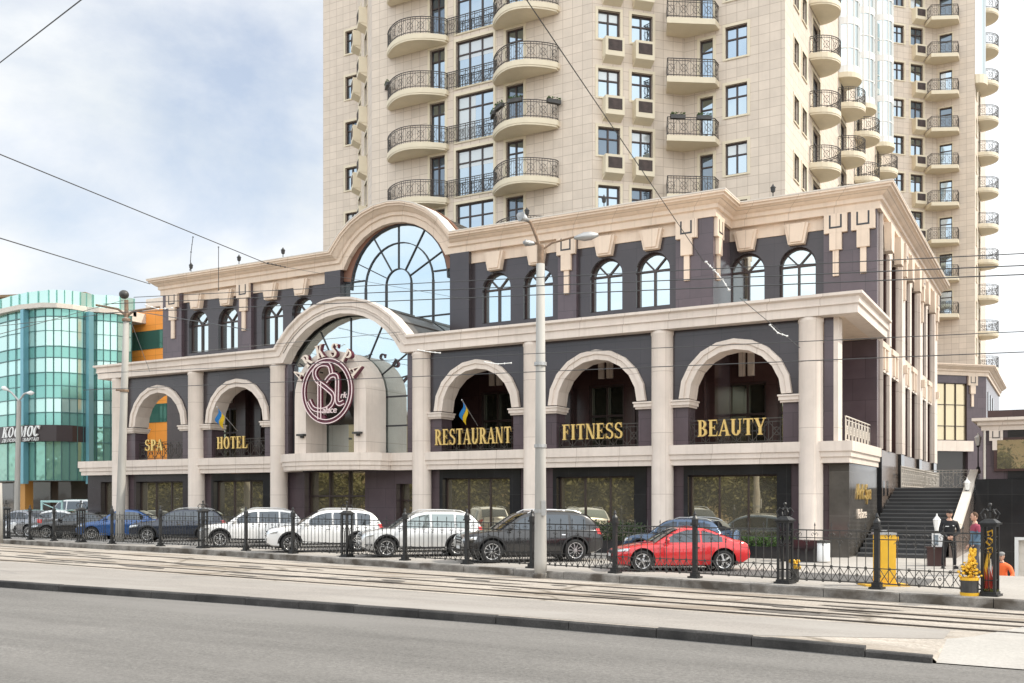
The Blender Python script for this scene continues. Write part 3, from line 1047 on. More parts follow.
for z in (6.9, 5.55):
    mb.box(-33.0, -31.4, 36.92, 36.97, z, z + 0.07)
    mb.box(-27.6, -26.0, 36.92, 36.97, z, z + 0.07)
hp('mullions', mb, M['dark_frame'], w)
mb = MB()
mb.box(-33.4, -33.1, 36.6, 37.6, 3.9, 8.95)
mb.box(-25.98, -25.6, 36.6, 37.6, 3.9, 8.95)
hp('glazing_jamb', mb, M['plum'])
# cream portal standing in front of it
mb = MB()
arch_wall(mb, -31.6, -27.4, 4.31, 6.95, -29.5, 1.45, 6.9, 35.45, 36.93, 1)
mb = MB()
n = 18
oc, ri, ro, zz = -29.5, 1.42, 2.1, 6.95
def ringpts(r):
    return [(oc - r, 4.31)] + [(oc + r * math.cos(PI - PI * k / n), zz + r * math.sin(PI - PI * k / n)) for k in range(n + 1)] + [(oc + r, 4.31)]
a_, b_ = ringpts(ri), ringpts(ro)
vs = []
for (p, q) in zip(a_, b_):
    vs += [(p[0], 35.4, p[1]), (q[0], 35.4, q[1]), (p[0], 36.9, p[1]), (q[0], 36.9, q[1])]
fs = []
for k in range(len(a_) - 1):
    b, c = 4 * k, 4 * k + 4
    fs += [(b, b + 1, c + 1, c), (b + 2, c + 2, c + 3, b + 3), (b + 1, b + 3, c + 3, c + 1), (b, c, c + 2, b + 2)]
mb.add(vs, fs)
hp('entrance_portal', mb, M['cream'])
mb = MB()
mb.prism([(oc - 1.41, 5.75), (oc + 1.41, 5.75)] + [(oc + 1.41 * math.cos(PI * k / 16), zz + 1.41 * math.sin(PI * k / 16)) for k in range(17)], 'y', 36.84, 36.89)
hp('portal_screen', mb, M['dark_glass'])
mb = MB()
for x in (-31.3, -28.0):
    mb.box(x - 0.02, x + 0.42, 35.18, 35.38, 5.15, 5.24)
    mb.box(x + 0.12, x + 0.28, 35.3, 35.399, 5.05, 5.15)
hp('portal_lamp', mb, M['iron_grey'])

# --- upper storey
YM, YR = 40.7, 42.9
ZLO, ZHI = 9.4, 14.16
def upper_window(cx, yf, parent=hotel):
    """arched window leaf set back in its opening"""
    r, zsl, zb = 0.78, 12.27, 10.65
    mb = MB()
    y0, y1 = yf + 0.26, yf + 0.34
    n = 14
    ring_o = [(cx - r, zb)] + [(cx + r * math.cos(PI - PI * k / n), zsl + r * math.sin(PI - PI * k / n)) for k in range(n + 1)] + [(cx + r, zb)]
    ri = r - 0.075
    ring_i = [(cx - ri, zb + 0.08)] + [(cx + ri * math.cos(PI - PI * k / n), zsl + ri * math.sin(PI - PI * k / n)) for k in range(n + 1)] + [(cx + ri, zb + 0.08)]
    vs, fs = [], []
    for p, q in zip(ring_o, ring_i):
        vs += [(p[0], y0, p[1]), (q[0], y0, q[1]), (q[0], y1, q[1])]
    for k in range(len(ring_o) - 1):
        b, c = 3 * k, 3 * k + 3
        fs += [(b, b + 1, c + 1, c), (b + 1, b + 2, c + 2, c + 1)]
    e = 3 * (len(ring_o) - 1)
    fs += [(0, e, e + 1, 1), (1, e + 1, e + 2, 2)]
    mb.add(vs, fs)
    mb.box(cx - 0.045, cx + 0.045, y0 - 0.012, y1 - 0.01, zb + 0.08, zsl)
    mb.box(cx - ri, cx + ri, y0 - 0.006, y1 - 0.012, zsl - 0.04, zsl + 0.04)
    for s in (-1, 1):
        mb.bar((cx, y0 + 0.035, zsl), (cx + s * ri * 0.68, y0 + 0.035, zsl + ri * 0.72), 0.07)
    w = hp('arched_window', mb, M['brown_frame'], parent)
    mb = MB()
    mb.prism(ring_o, 'y', y1 - 0.004, y1 + 0.02)
    hp('pane', mb, M['sky_glass'], w)
def keystone(mb, cx, yf):
    a = [(-0.52, 13.98), (0.52, 13.98), (0.34, 13.12), (-0.34, 13.12)]
    vs = [(cx + p[0], yf - 0.28, p[1]) for p in a] + [(cx + p[0] * 1.0, yf + 0.02, p[1]) for p in a]
    mb.add(vs, [(0, 3, 2, 1), (0, 1, 5, 4), (1, 2, 6, 5), (2, 3, 7, 6), (3, 0, 4, 7)])
    b = [(-0.40, 13.98), (0.40, 13.98), (0.25, 13.2), (-0.25, 13.2)]
    vs = [(cx + p[0], yf - 0.34, p[1]) for p in b] + [(cx + p[0], yf - 0.281, p[1]) for p in b]
    mb.add(vs, [(0, 3, 2, 1), (0, 1, 5, 4), (1, 2, 6, 5), (2, 3, 7, 6), (3, 0, 4, 7)])
def pendant(mb, x, y, flipx=None, z=14.16):
    """drop ornament: U-shaped head, stepped tongue. Faces -y unless flipx gives the x of a +x face."""
    def bx(a0, a1, d0, d1, z0, z1):
        if flipx is None:
            mb.box(x + a0, x + a1, y - d1, y - d0, z0, z1)
        else:
            mb.box(flipx + d0, flipx + d1, y + a0, y + a1, z0, z1)
    bx(-0.47, 0.47, 0, 0.16, z - 0.80, z)
    bx(-0.25, 0.25, 0, 0.155, z - 1.52, z - 0.80)
    bx(-0.12, 0.12, 0, 0.10, z - 2.60, z - 1.52)
    mb.i = 1
    bx(-0.26, -0.19, 0.16, 0.168, z - 0.55, z - 0.06)
    bx(0.19, 0.26, 0.16, 0.168, z - 0.55, z - 0.06)
    bx(-0.26, 0.26, 0.16, 0.169, z - 0.62, z - 0.55)
    mb.i = 0
WM = [-43.6, -41.25, -37.95, -35.75, -23.7, -21.45, -17.98, -15.75]
WR = [-12.2, -10.0]
mbS, mbP, mbF, mbK, mbG = MB(), MB(), MB(), MB(), MB()
def panel_run(wins, x0, x1, yf):
    xs_ = [x0] + [(a + b) / 2 for a, b in zip(wins, wins[1:])] + [x1]
    for k, c in enumerate(wins):
        arch_wall(mbS, xs_[k], xs_[k + 1], ZLO, 13.62, c, 0.78, 12.27, yf, yf + 0.5, 12, 10.65)
        upper_window(c, yf)
        keystone(mbK, c, yf)
    mbF.box(x0, x1, yf - 0.06, yf + 0.4, 13.621, ZHI)
panel_run(WM[0:2], -44.75, -40.3, YM)
panel_run(WM[2:4], -39.3, -33.9, YM)
panel_run(WM[4:6], -25.06, -20.3, YM)
panel_run(WM[6:8], -19.36, -14.62, YM)
panel_run(WR, -13.2, -8.86, YR)
hp('upper_wall', mbS, M['slate'])
hp('frieze', mbF, M['cream_tan'])
hp('keystone', mbK, M['cream_tan'])
for a, b in ((-46.3, -44.75), (-40.3, -39.3), (-20.3, -19.36), (-14.62, -12.95)):
    mbP.box(a, b, YM - 0.22, YM + 0.5, ZLO, ZHI)
mbP.box(-13.449, -12.951, YM + 0.5, YR + 0.4, ZLO, ZHI)
mbP.box(-8.86, -6.72, YR - 0.22, YR + 0.5, 4.3, 8.8)
mbP.box(-8.861, -6.719, YR - 0.221, YR + 0.5, ZLO, ZHI)
mbP.box(-46.3, -45.9, YM + 0.5, 60, 4.3, ZHI)
hp('plum_pilaster', mbP, M['plum'])
mb = MB()
for a, b in ((-34.0, -32.95), (-26.15, -25.06)):
    mb.box(a, b, YM - 0.3, YM + 0.5, ZLO, ZHI)
hp('gable_pier', mb, M['slate'])
for x in (-45.4, -39.8, -19.83, -14.1):
    pendant(mbG, x, YM - 0.22)
for x in (-8.35, -7.25):
    pendant(mbG, x, YR - 0.22)
pendant(mbG, 0, YM + 0.35, -12.95)
hp('drop_ornament', mbG, [M['cream_tan'], M['dark_frame']])

# roof entablature
prof_top = [(-0.5, 0.0), (0.14, 0.0), (0.14, 0.30), (0.24, 0.34), (0.24, 0.50), (0.34, 0.55), (0.52, 0.70), (0.62, 0.72), (0.62, 0.80), (0.70, 0.82), (0.70, 0.90), (-0.5, 0.93)]
mb = MB()
GC, GZ, GR = -29.6, 12.68, 3.5
yb_ = YM - 0.14
secs = [((-46.3, 60, ZHI), (-1, 0, 0), U), ((-46.3, yb_, ZHI), (-1, -1, 0), U)]
a0 = math.acos((ZHI - GZ) / GR)
nseg = 12
for k in range(nseg + 1):
    a = -a0 + 2 * a0 * k / nseg
    o = (GC + GR * math.sin(a), yb_, GZ + GR * math.cos(a))
    if k in (0, nseg):
        nr = Vector((math.sin(a), 0, math.cos(a)))
        m_ = (nr + Vector((0, 0, 1))).normalized()
        m_ = m_ / max(0.5, m_.dot(Vector((0, 0, 1))))
        secs.append((o, (0, -1, 0), tuple(m_)))
    else:
        ds = 1 / math.cos(a0 / nseg)
        secs.append((o, (0, -1, 0), (math.sin(a) * ds, 0, math.cos(a) * ds)))
yr_ = YR - 0.14
secs += [((-12.95, yb_, ZHI), (1, -1, 0), U), ((-12.95, yr_, ZHI), (1, -1, 0), U), ((-6.72, yr_, ZHI), (1, -1, 0), U), ((-6.72, 64.6, ZHI), (1, 0, 0), U)]
mb.sweep(secs, prof_top)
hp('entablature', mb, M['cream_tan'])
mb = MB()
secs2 = [s for s in secs]
mb.sweep(secs2, [(-0.2, 0.94), (0.715, 0.905), (0.715, 0.955), (-0.2, 0.985)])
hp('roof_flashing', mb, M['coping'])
# flat roof and gable vault
mb = MB()
mb.box(-46.2, -33.6, YM + 0.3, 64, 14.4, 14.9)
mb.box(-25.6, -13.0, YM + 0.3, 64, 14.4, 14.9)
mb.box(-12.999, -6.9, YR + 0.3, 64, 14.4, 14.9)
hp('flat_roof', mb, M['lead_roof'])
mb = MB()
n = 18
ro = GR + 0.84
vs, fs = [], []
a1 = math.acos((14.9 - GZ) / ro)
for k in range(n + 1):
    a = -a1 + 2 * a1 * k / n
    vs += [(GC + ro * math.sin(a), YM - 0.05, GZ + ro * math.cos(a)), (GC + ro * math.sin(a), 49.8, GZ + ro * math.cos(a)),
           (GC + (ro - 0.3) * math.sin(a), YM - 0.05, GZ + (ro - 0.3) * math.cos(a)), (GC + (ro - 0.3) * math.sin(a), 49.8, GZ + (ro - 0.3) * math.cos(a))]
for k in range(n):
    b, c = 4 * k, 4 * k + 4
    fs += [(b, b + 1, c + 1, c), (b + 2, c + 2, c + 3, b + 3), (b, c, c + 2, b + 2), (b + 1, b + 3, c + 3, c + 1)]
mb.add(vs, fs)
for k in range(0, n + 1):
    a = -a1 + 2 * a1 * k / n
    mb.bar((GC + (ro + 0.02) * math.sin(a), YM + 0.4, GZ + (ro + 0.02) * math.cos(a)), (GC + (ro + 0.02) * math.sin(a), 49.8, GZ + (ro + 0.02) * math.cos(a)), 0.05)
hp('gable_vault', mb, M['lead_roof'])
mb = MB()
pts = []
for k in range(n + 1):
    a = -a1 + 2 * a1 * k / n
    pts.append((a, ro + 0.05))
secs = [((GC, YM + 0.15, GZ), (0, 1, 0), (math.sin(a) * r_, 0, math.cos(a) * r_)) for a, r_ in pts]
mb.sweep(secs, [(0.0, 0.985), (0.28, 0.985), (0.28, 1.03), (0.0, 1.03)])
hp('copper_edging', mb, M['copper_edge'])
# fan glazing in the gable
mb = MB()
zf = 13.12
gx = -29.5
mb.prism([(gx - 3.5, 9.41), (gx + 3.5, 9.41), (gx + 3.5, 13.55), (gx + 2.98, 13.55)] + [(gx + 3.02 * math.cos(PI * k / 24), zf + 3.02 * math.sin(PI * k / 24)) for k in range(2, 23)] + [(gx - 2.98, 13.55), (gx - 3.5, 13.55)], 'y', YM + 0.12, YM + 0.15)
w = hp('gable_glazing', mb, M['sky_glass'])
mb = MB()
def arcbars(r, w_, y, n=20):
    for k in range(n):
        a, b = PI * k / n, PI * (k + 1) / n
        mb.bar((gx + r * math.cos(a), y, zf + r * math.sin(a)), (gx + r * math.cos(b), y, zf + r * math.sin(b)), w_)
arcbars(0.78, 0.045, YM + 0.07)
arcbars(2.1, 0.045, YM + 0.068)
arcbars(3.02, 0.09, YM + 0.066)
for a in (27, 58, 90, 122, 153):
    c_, s_ = math.cos(R(a)), math.sin(R(a))
    mb.bar((gx + 0.78 * c_, YM + 0.074, zf + 0.78 * s_), (gx + 3.0 * c_, YM + 0.074, zf + 3.0 * s_), 0.042)
for x in (-0.78, 0.78, -2.1, 2.1):
    mb.box(gx + x - 0.027, gx + x + 0.027, YM + 0.03, YM + 0.11, 9.41, zf)
for x in (-3.5, 3.44):
    mb.box(gx + x, gx + x + 0.06, YM + 0.03, YM + 0.11, 9.41, 13.55)
mb.box(gx - 3.44, gx - 0.82, YM + 0.04, YM + 0.10, 11.3, 11.36)
mb.box(gx + 0.82, gx + 3.44, YM + 0.04, YM + 0.10, 11.3, 11.36)
mb.box(gx - 3.44, gx - 2.14, YM + 0.04, YM + 0.10, 13.5, 13.56)
mb.box(gx + 2.14, gx + 3.44, YM + 0.04, YM + 0.10, 13.5, 13.56)
hp('mullions', mb, M['dark_frame'], w)
# dark reveal behind the gable moulding
mb = MB()
secs = []
n = 16
for k in range(n + 1):
    a = PI * k / n
    a = R(8) + (PI - R(16)) * k / n
    secs.append(((gx, YM, zf), (0, 1, 0), (math.cos(a), 0, math.sin(a))))
mb.sweep(secs, [(0.0, 3.03), (0.16, 3.03), (0.16, 3.7), (0.0, 3.7)])
hp('gable_reveal', mb, M['copper_edge'])

# --- right-hand side of the hotel, running away from the street
XS = -6.72
mbW, mbD, mbC, mbO, mbB = MB(), MB(), MB(), MB(), MB()
bayY = [(43.45, 49.0), (50.05, 55.6), (56.65, 62.2)]
def yz(mb, y0, y1, z0, z1, xa, xb):
    mb.box(xa, xb, y0, y1, z0, z1)
for (a, b) in bayY:
    w1 = (a + 0.45, a + 2.2)
    w2 = (b - 2.3, b - 0.55)
    for zl, zh in ((4.3, 7.65), (8.95, 12.95)):
        for (p, q) in ((a, w1[0]), (w1[1], w2[0]), (w2[1], b)):
            mbW.box(XS - 0.5, XS - 0.1, p, q, zl, zh)
            if q - p > 0.5:
                mbC.box(XS - 0.1, XS + 0.02, p + 0.25, q - 0.25, zl, zh)
        for (p, q) in (w1, w2):
            mb = MB()
            mb.box(XS - 0.42, XS - 0.34, p, p + 0.09, zl, zh)
            mb.box(XS - 0.42, XS - 0.34, q - 0.09, q, zl, zh)
            mb.box(XS - 0.42, XS - 0.34, (p + q) / 2 - 0.04, (p + q) / 2 + 0.04, zl, zh)
            mb.box(XS - 0.43, XS - 0.35, p + 0.09, q - 0.09, zh - 1.0, zh - 0.92)
            w = hp('side_window', mb, M['brown_frame'])
            mb = MB()
            mb.box(XS - 0.46, XS - 0.44, p, q, zl, zh)
            hp('pane', mb, M['dark_glass'], w)
    mbC.box(XS - 0.5, XS - 0.02, a, b, 7.65, 8.95)
    for y in (w1[0] + 0.9, w2[0] + 0.9):
        for s in (-0.55, 0.3):
            mbO.box(XS - 0.02, XS + 0.08, y + s, y + s + 0.26, 7.72, 8.6)
        mbO.box(XS - 0.02, XS + 0.06, y - 0.9, y + 0.9, 8.65, 8.9)
        mbK2 = mbO
        mbO.add([(XS + 0.02, y - 0.5, 13.98), (XS + 0.02, y + 0.5, 13.98), (XS + 0.02, y + 0.33, 12.8), (XS + 0.02, y - 0.33, 12.8),
                 (XS + 0.32, y - 0.5, 13.98), (XS + 0.32, y + 0.5, 13.98), (XS + 0.32, y + 0.33, 12.8), (XS + 0.32, y - 0.33, 12.8)],
                [(0, 1, 2, 3), (4, 7, 6, 5), (0, 4, 5, 1), (1, 5, 6, 2), (2, 6, 7, 3), (3, 7, 4, 0)])
    mbC.box(XS - 0.5, XS - 0.02, a, b, 12.95, 14.15)
    mbB.box(XS - 0.5, XS - 0.06, a, b, 0.1, 4.3)
ped = [(42.95, 43.45), (49.0, 50.05), (55.6, 56.65), (62.2, 63.6)]
for k, (a, b) in enumerate(ped):
    mbC.box(XS - 0.5, XS + 0.12, a + (0.45 if k == 0 else 0), b, 4.3, 14.15)
    if k:
        pendant(mbO, 0, (a + b) / 2, XS + 0.12)
        mbO.box(XS + 0.121, XS + 0.3, (a + b) / 2 - 0.14, (a + b) / 2 + 0.14, 8.1, 8.5)
    mbD.box(XS - 0.5, XS + 0.08, a + (0.45 if k == 0 else 0), b, 0.1, 4.3)
for y in (44.6, 45.6):
    mbD.box(XS - 0.062, XS - 0.05, y, y + 0.45, 2.35, 3.0)
hp('side_wall', mbW, M['plum_dark'])
hp('side_pilaster', mbC, M['cream'])
hp('side_ornament', mbO, [M['cream_tan'], M['dark_frame']])
hp('side_base', mbB, M['brown_granite'])
hp('side_base_pier', mbD, M['black_granite'])
mb = MB()
mb.box(-46.0, -7.25, 48, 63.5, 0.1, 14.3)
hp('core_wall', mb, M['plum_dark'])

# --- little lanterns along the roof edge
lan = MB()
lan.lathe([(0.05, 0.0), (0.03, 0.12), (0.03, 0.35), (0.09, 0.40), (0.13, 0.44), (0.15, 0.66), (0.18, 0.68), (0.05, 0.84), (0.02, 0.92)], n=8)
lan_me = lan.mesh('roof_lantern', M['iron'])
lamp_labels = ['black ball lantern on roof edge left of the gable, nearest the left corner', 'black lantern on roof edge midway between left corner and gable',
               'black lantern on roof edge just right of the pole lamp', 'black lantern on roof edge below the air conditioners of the tower', 'black lantern on the set-back roof edge at right', 'black ball lantern on roof edge at far left corner']
for k, (px, Y) in enumerate(((239, 40.1), (283, 40.1), (527, 40.1), (604, 40.1), (773, 42.3), (191, 40.1))):
    p = onY(px, 250, Y)
    o = bpy.data.objects.new('roof_lantern', lan_me)
    COL.objects.link(o)
    o.location = (p.x, Y, 15.1)
    o.scale = (0.72, 0.72, 0.68)
    tag(o, lamp_labels[k], 'lantern', 'lanterns along the hotel roof edge')
# ================================================================== lettering
def glyph(ch):
    """list of outlines in a cell 1 high; bold serif capitals. returns (polys, width)"""
    T, t, sf = 0.20, 0.07, 0.055
    Rr = lambda x0, x1, y0, y1: [(x0, y0), (x1, y0), (x1, y1), (x0, y1)]
    def stem(x, a=0.0, b=1.0, w=T, foot=True, head=True):
        o = [Rr(x, x + w, a, b)]
        if foot: o.append(Rr(x - 0.07, x + w + 0.07, a, a + sf))
        if head: o.append(Rr(x - 0.07, x + w + 0.07, b - sf, b))
        return o
    def arc(cx, cy, ro, rio, rh, rih, a0, a1, n=10):
        pts = [(cx + ro * math.cos(R(a0 + (a1 - a0) * k / n)), cy + rh * math.sin(R(a0 + (a1 - a0) * k / n))) for k in range(n + 1)]
        pts += [(cx + rio * math.cos(R(a1 + (a0 - a1) * k / n)), cy + rih * math.sin(R(a1 + (a0 - a1) * k / n))) for k in range(n + 1)]
        return pts
    if ch == 'A':
        return [[(0.0, 0), (t, 0), (0.36, 0.86), (0.38, 1.0), (0.32, 1.0)], [(0.32, 1), (0.42, 1), (0.74, 0), (0.52, 0)], Rr(0.15, 0.55, 0.27, 0.34), Rr(-0.07, 0.16, 0, sf), Rr(0.44, 0.82, 0, sf)], 0.76
    if ch == 'B':
        return stem(0.05) + [arc(0.25, 0.74, 0.36, 0.17, 0.26, 0.20, -90, 90), arc(0.25, 0.26, 0.42, 0.21, 0.27, 0.20, -90, 90), Rr(0.2, 0.3, 0.95, 1.0), Rr(0.2, 0.3, 0, 0.06)], 0.68
    if ch == 'E':
        return stem(0.05) + [Rr(0.2, 0.6, 1 - t, 1), Rr(0.2, 0.62, 0, t), Rr(0.2, 0.46, 0.48, 0.55), [(0.60, 1), (0.55, 1), (0.60, 0.72)], [(0.62, 0), (0.55, 0), (0.64, 0.3)], Rr(0.42, 0.46, 0.38, 0.64)], 0.66
    if ch == 'F':
        return stem(0.05) + [Rr(0.2, 0.58, 1 - t, 1), Rr(0.2, 0.44, 0.48, 0.55), [(0.60, 1), (0.53, 1), (0.60, 0.70)], Rr(0.41, 0.45, 0.37, 0.66)], 0.62
    if ch == 'H':
        return stem(0.05) + stem(0.52) + [Rr(0.2, 0.55, 0.47, 0.55)], 0.80
    if ch == 'I':
        return stem(0.08), 0.36
    if ch == 'K':
        return stem(0.05) + [[(0.25, 0.42), (0.34, 0.42), (0.66, 1.0), (0.56, 1.0)], [(0.30, 0.56), (0.42, 0.62), (0.76, 0), (0.54, 0)], Rr(0.48, 0.82, 0, sf), Rr(0.46, 0.76, 1 - sf, 1)], 0.78
    if ch == 'L':
        return stem(0.05) + [Rr(0.2, 0.6, 0, t), [(0.62, 0), (0.54, 0), (0.63, 0.34)]], 0.64
    if ch == 'M':
        return stem(0.03, w=0.07) + stem(0.66, w=0.19) + [[(0.05, 1), (0.22, 1), (0.45, 0.1), (0.39, 0.0)], [(0.69, 1), (0.63, 1), (0.39, 0.0), (0.44, 0.0)]], 0.94
    if ch == 'N':
        return stem(0.05, w=0.07) + stem(0.62, w=0.07, foot=False) + [[(0.02, 1), (0.22, 1), (0.69, 0), (0.52, 0)]], 0.78
    if ch == 'O':
        return [arc(0.38, 0.5, 0.39, 0.19, 0.51, 0.43, 0, 360, 26)], 0.80
    if ch == 'C':
        return [arc(0.40, 0.5, 0.40, 0.19, 0.51, 0.43, 40, 320, 22), Rr(0.66, 0.72, 0.66, 1.0)], 0.76
    if ch == 'P':
        return stem(0.05) + [arc(0.25, 0.71, 0.40, 0.20, 0.29, 0.22, -90, 90), Rr(0.2, 0.3, 0.94, 1.0)], 0.66
    if ch == 'R':
        return stem(0.05) + [arc(0.25, 0.73, 0.38, 0.18, 0.27, 0.20, -90, 90), Rr(0.2, 0.3, 0.94, 1.0), [(0.28, 0.48), (0.46, 0.52), (0.76, 0), (0.54, 0)], Rr(0.54, 0.80, 0, sf)], 0.76
    if ch == 'S':
        return [arc(0.30, 0.745, 0.29, 0.15, 0.265, 0.20, 25, 225, 12), arc(0.32, 0.255, 0.31, 0.15, 0.265, 0.20, -155, 45, 12),
                [(0.095, 0.558), (0.24, 0.64), (0.54, 0.44), (0.425, 0.39)], Rr(0.51, 0.555, 0.70, 1.0), Rr(0.02, 0.07, 0.0, 0.32)], 0.64
    if ch == 'T':
        return stem(0.26, head=False) + [Rr(0.02, 0.70, 1 - t, 1), [(0.02, 1), (0.08, 1), (0.02, 0.70)], [(0.70, 1), (0.64, 1), (0.70, 0.70)]], 0.72
    if ch == 'U':
        return stem(0.05, 0.3, foot=False) + stem(0.60, 0.3, w=0.07, foot=False) + [arc(0.36, 0.32, 0.31, 0.11, 0.33, 0.25, 180, 360, 14)], 0.76
    if ch == 'Y':
        return stem(0.27, 0.0, 0.46, head=False) + [[(0.0, 1), (0.22, 1), (0.46, 0.44), (0.27, 0.44)], [(0.64, 1), (0.70, 1), (0.46, 0.44), (0.40, 0.44)], Rr(-0.05, 0.28, 1 - sf, 1), Rr(0.54, 0.78, 1 - sf, 1)], 0.72
    if ch == ' ':
        return [], 0.4
    return [], 0.4
def put_glyph(mb, ch, ox, oz, h, y0, depth, sx=1.0, shear=0.0, rot=0.0, tm=None):
    polys, w = glyph(ch)
    for k, p in enumerate(polys):
        pts = []
        for (x, z) in p:
            x, z = x * sx * h, z * h
            x += shear * z
            if rot:
                x -= w * sx * h / 2
                c_, s_ = math.cos(rot), math.sin(rot)
                x, z = x * c_ - z * s_, x * s_ + z * c_
            pts.append((ox + x, oz + z))
        mb.prism(pts, 'y', y0 - 0.003 * k, y0 + depth)
    return w * sx * h
def word(mb, s, ox, oz, h, y0, depth, width=None, shear=0.0, gap=0.10):
    ws = [glyph(c)[1] for c in s]
    tot = sum(ws) + gap * (len(s) - 1)
    sx = (width / h / tot) if width else 1.0
    x = ox
    for c, w in zip(s, ws):
        put_glyph(mb, c, x, oz, h, y0, depth, sx, shear)
        x += (w + gap) * sx * h
# gold words on the balcony railings: (text, left px, right px, y top, y bottom)
for (s, pl, pr, yt, yb2, lab) in (('SPA', 145.0, 162.5, 439.5, 450.5, 'gold letters SPA on the railing of the leftmost arch'),
                      ('HOTEL', 217, 247, 436.5, 448.5, 'gold letters HOTEL on the railing of the second arch from left'),
                      ('RESTAURANT', 435, 511, 428, 444, 'gold letters RESTAURANT on the railing right of the entrance'),
                      ('FITNESS', 562.5, 622.5, 423.5, 439, 'gold letters FITNESS on the railing behind the tall lamp pole'),
                      ('BEAUTY', 698, 765, 419, 435.5, 'gold letters BEAUTY on the railing of the rightmost arch')):
    Yp = 36.62
    a, b = onY(pl, yt, Yp), onY(pr, yt, Yp)
    z1 = (onY((pl + pr) / 2, yt, Yp)).z
    z0 = (onY((pl + pr) / 2, yb2, Yp)).z
    root = MB()
    word(root, s, 0, 0, z1 - z0, 0, 0.08, b.x - a.x)
    # mounting rails behind the letters
    o = root.build('letter_sign', M['gold'])
    o.location = (a.x, Yp, z0)
    tag(o, lab, 'sign', 'gold words on the arch railings')
    mr2 = MB()
    mr2.bar((0, 0.14, (z1 - z0) * 0.25), (b.x - a.x, 0.14, (z1 - z0) * 0.25), 0.04)
    mr2.bar((0, 0.14, (z1 - z0) * 0.75), (b.x - a.x, 0.14, (z1 - z0) * 0.75), 0.04)
    for q in (0.02, 0.5, 0.98):
        mr2.bar((q * (b.x - a.x), 0.12, (z1 - z0) * 0.6), (q * (b.x - a.x), 0.42, (z1 - z0) * 0.6), 0.03)
    mr2.build('mounting_rail', M['iron'], o)

# round emblem over the entrance
EC = onY(327.2, 391, 35.15)
emb = empty('emblem_sign', (EC.x, 35.15, EC.z), 0, 'oval maroon and pink monogram emblem under an arc of letters reading ARKSPA', 'emblem')
def stroke(mb, pts, w, y0, y1, closed=False):
    pts = [Vector((p[0], p[1])) for p in pts]
    n = len(pts)
    ws = w if isinstance(w, (list, tuple)) else [w] * n
    l, r_ = [], []
    for k, p in enumerate(pts):
        a = pts[(k - 1) % n] if (closed or k > 0) else p
        b = pts[(k + 1) % n] if (closed or k < n - 1) else p
        d = (b - a).normalized()
        nr = Vector((-d.y, d.x))
        l.append(p + nr * ws[k] / 2)
        r_.append(p - nr * ws[k] / 2)
    vs = []
    for a, b in zip(l, r_):
        vs += [(a.x, y0, a.y), (b.x, y0, b.y), (a.x, y1, a.y), (b.x, y1, b.y)]
    fs = []
    for k in range(n if closed else n - 1):
        b, c = 4 * k, 4 * ((k + 1) % n)
        fs += [(b, b + 1, c + 1, c), (b + 2, c + 2, c + 3, b + 3), (b, c, c + 2, b + 2), (b + 1, b + 3, c + 3, c + 1)]
    if not closed:
        e = 4 * (n - 1)
        fs += [(0, 2, 3, 1), (e, e + 1, e + 3, e + 2)]
    mb.add(vs, fs)
def bez(pts, n=14):
    out = []
    for k in range(len(pts)):
        pass
    P_ = [Vector((p[0], p[1])) for p in pts]
    for k in range(len(P_) - 1):
        p0, p1, p2, p3 = P_[max(k - 1, 0)], P_[k], P_[k + 1], P_[min(k + 2, len(P_) - 1)]
        for j in range(n):
            t = j / n
            q = 0.5 * ((2 * p1) + (p2 - p0) * t + (2 * p0 - 5 * p1 + 4 * p2 - p3) * t * t + (3 * p1 - p0 - 3 * p2 + p3) * t ** 3)
            out.append((q.x, q.y))
    out.append((P_[-1].x, P_[-1].y))
    return out
ring = [(1.38 * math.cos(2 * PI * k / 48), 1.40 * math.sin(2 * PI * k / 48)) for k in range(48)]
Sc = bez([(0.28, 0.78), (0.12, 1.18), (-0.42, 1.22), (-0.72, 0.92), (-0.58, 0.52), (0.0, 0.12), (0.38, -0.22), (0.30, -0.62), (-0.15, -0.86), (-0.75, -0.78), (-1.05, -0.40)], 7)
Pst = [(-0.42, 0.45), (-0.42, -1.28)]
Ast = bez([(-0.05, 0.42), (0.22, 0.66), (0.5, 0.68), (0.62, 0.5), (0.62, 0.0), (0.62, -0.5), (0.78, -0.62), (1.0, -0.55)], 6)
Tp = bez([(-0.72, -1.1), (-0.42, -1.3), (-0.1, -1.15)], 6)
def shifted(pts, off, closed=False):
    n = len(pts)
    out = []
    for k in range(n):
        a = Vector(pts[(k - 1) % n] if (closed or k) else pts[k])
        b = Vector(pts[(k + 1) % n] if (closed or k < n - 1) else pts[k])
        d = (b - a).normalized()
        out.append((pts[k][0] - d.y * off, pts[k][1] + d.x * off))
    return out
mb = MB()
stroke(mb, ring, 0.24, -0.02, 0.055, True)
for q, (pl, w_) in enumerate(((Sc, 0.30), (Pst, 0.30), (Ast, 0.30), (Tp, 0.16))):
    stroke(mb, pl, w_, -0.024 - 0.004 * q, 0.057 + 0.002 * q)
mb.build('emblem_back', M['maroon'], emb)
for q, (pl, cl) in enumerate(((ring, True), (Sc, False), (Pst, False), (Ast, False))):
    for off in (-0.085, 0.085):
        mb = MB()
        stroke(mb, shifted(pl, off, cl), 0.042, -0.062 - 0.004 * q, -0.037, cl)
        mb.build('emblem_line', M['pink'], emb)
mb = MB()
for k, x in enumerate((-0.9, 0.5)):
    mb.bar((x * 0.6, 0.15, 0.9), (x * 0.6, 0.34, 0.9), 0.05)
mb.bar((-0.6, 0.12, 1.28), (-0.6, 0.33, 1.28), 0.05)
mb.build('bracket', M['iron'], emb)
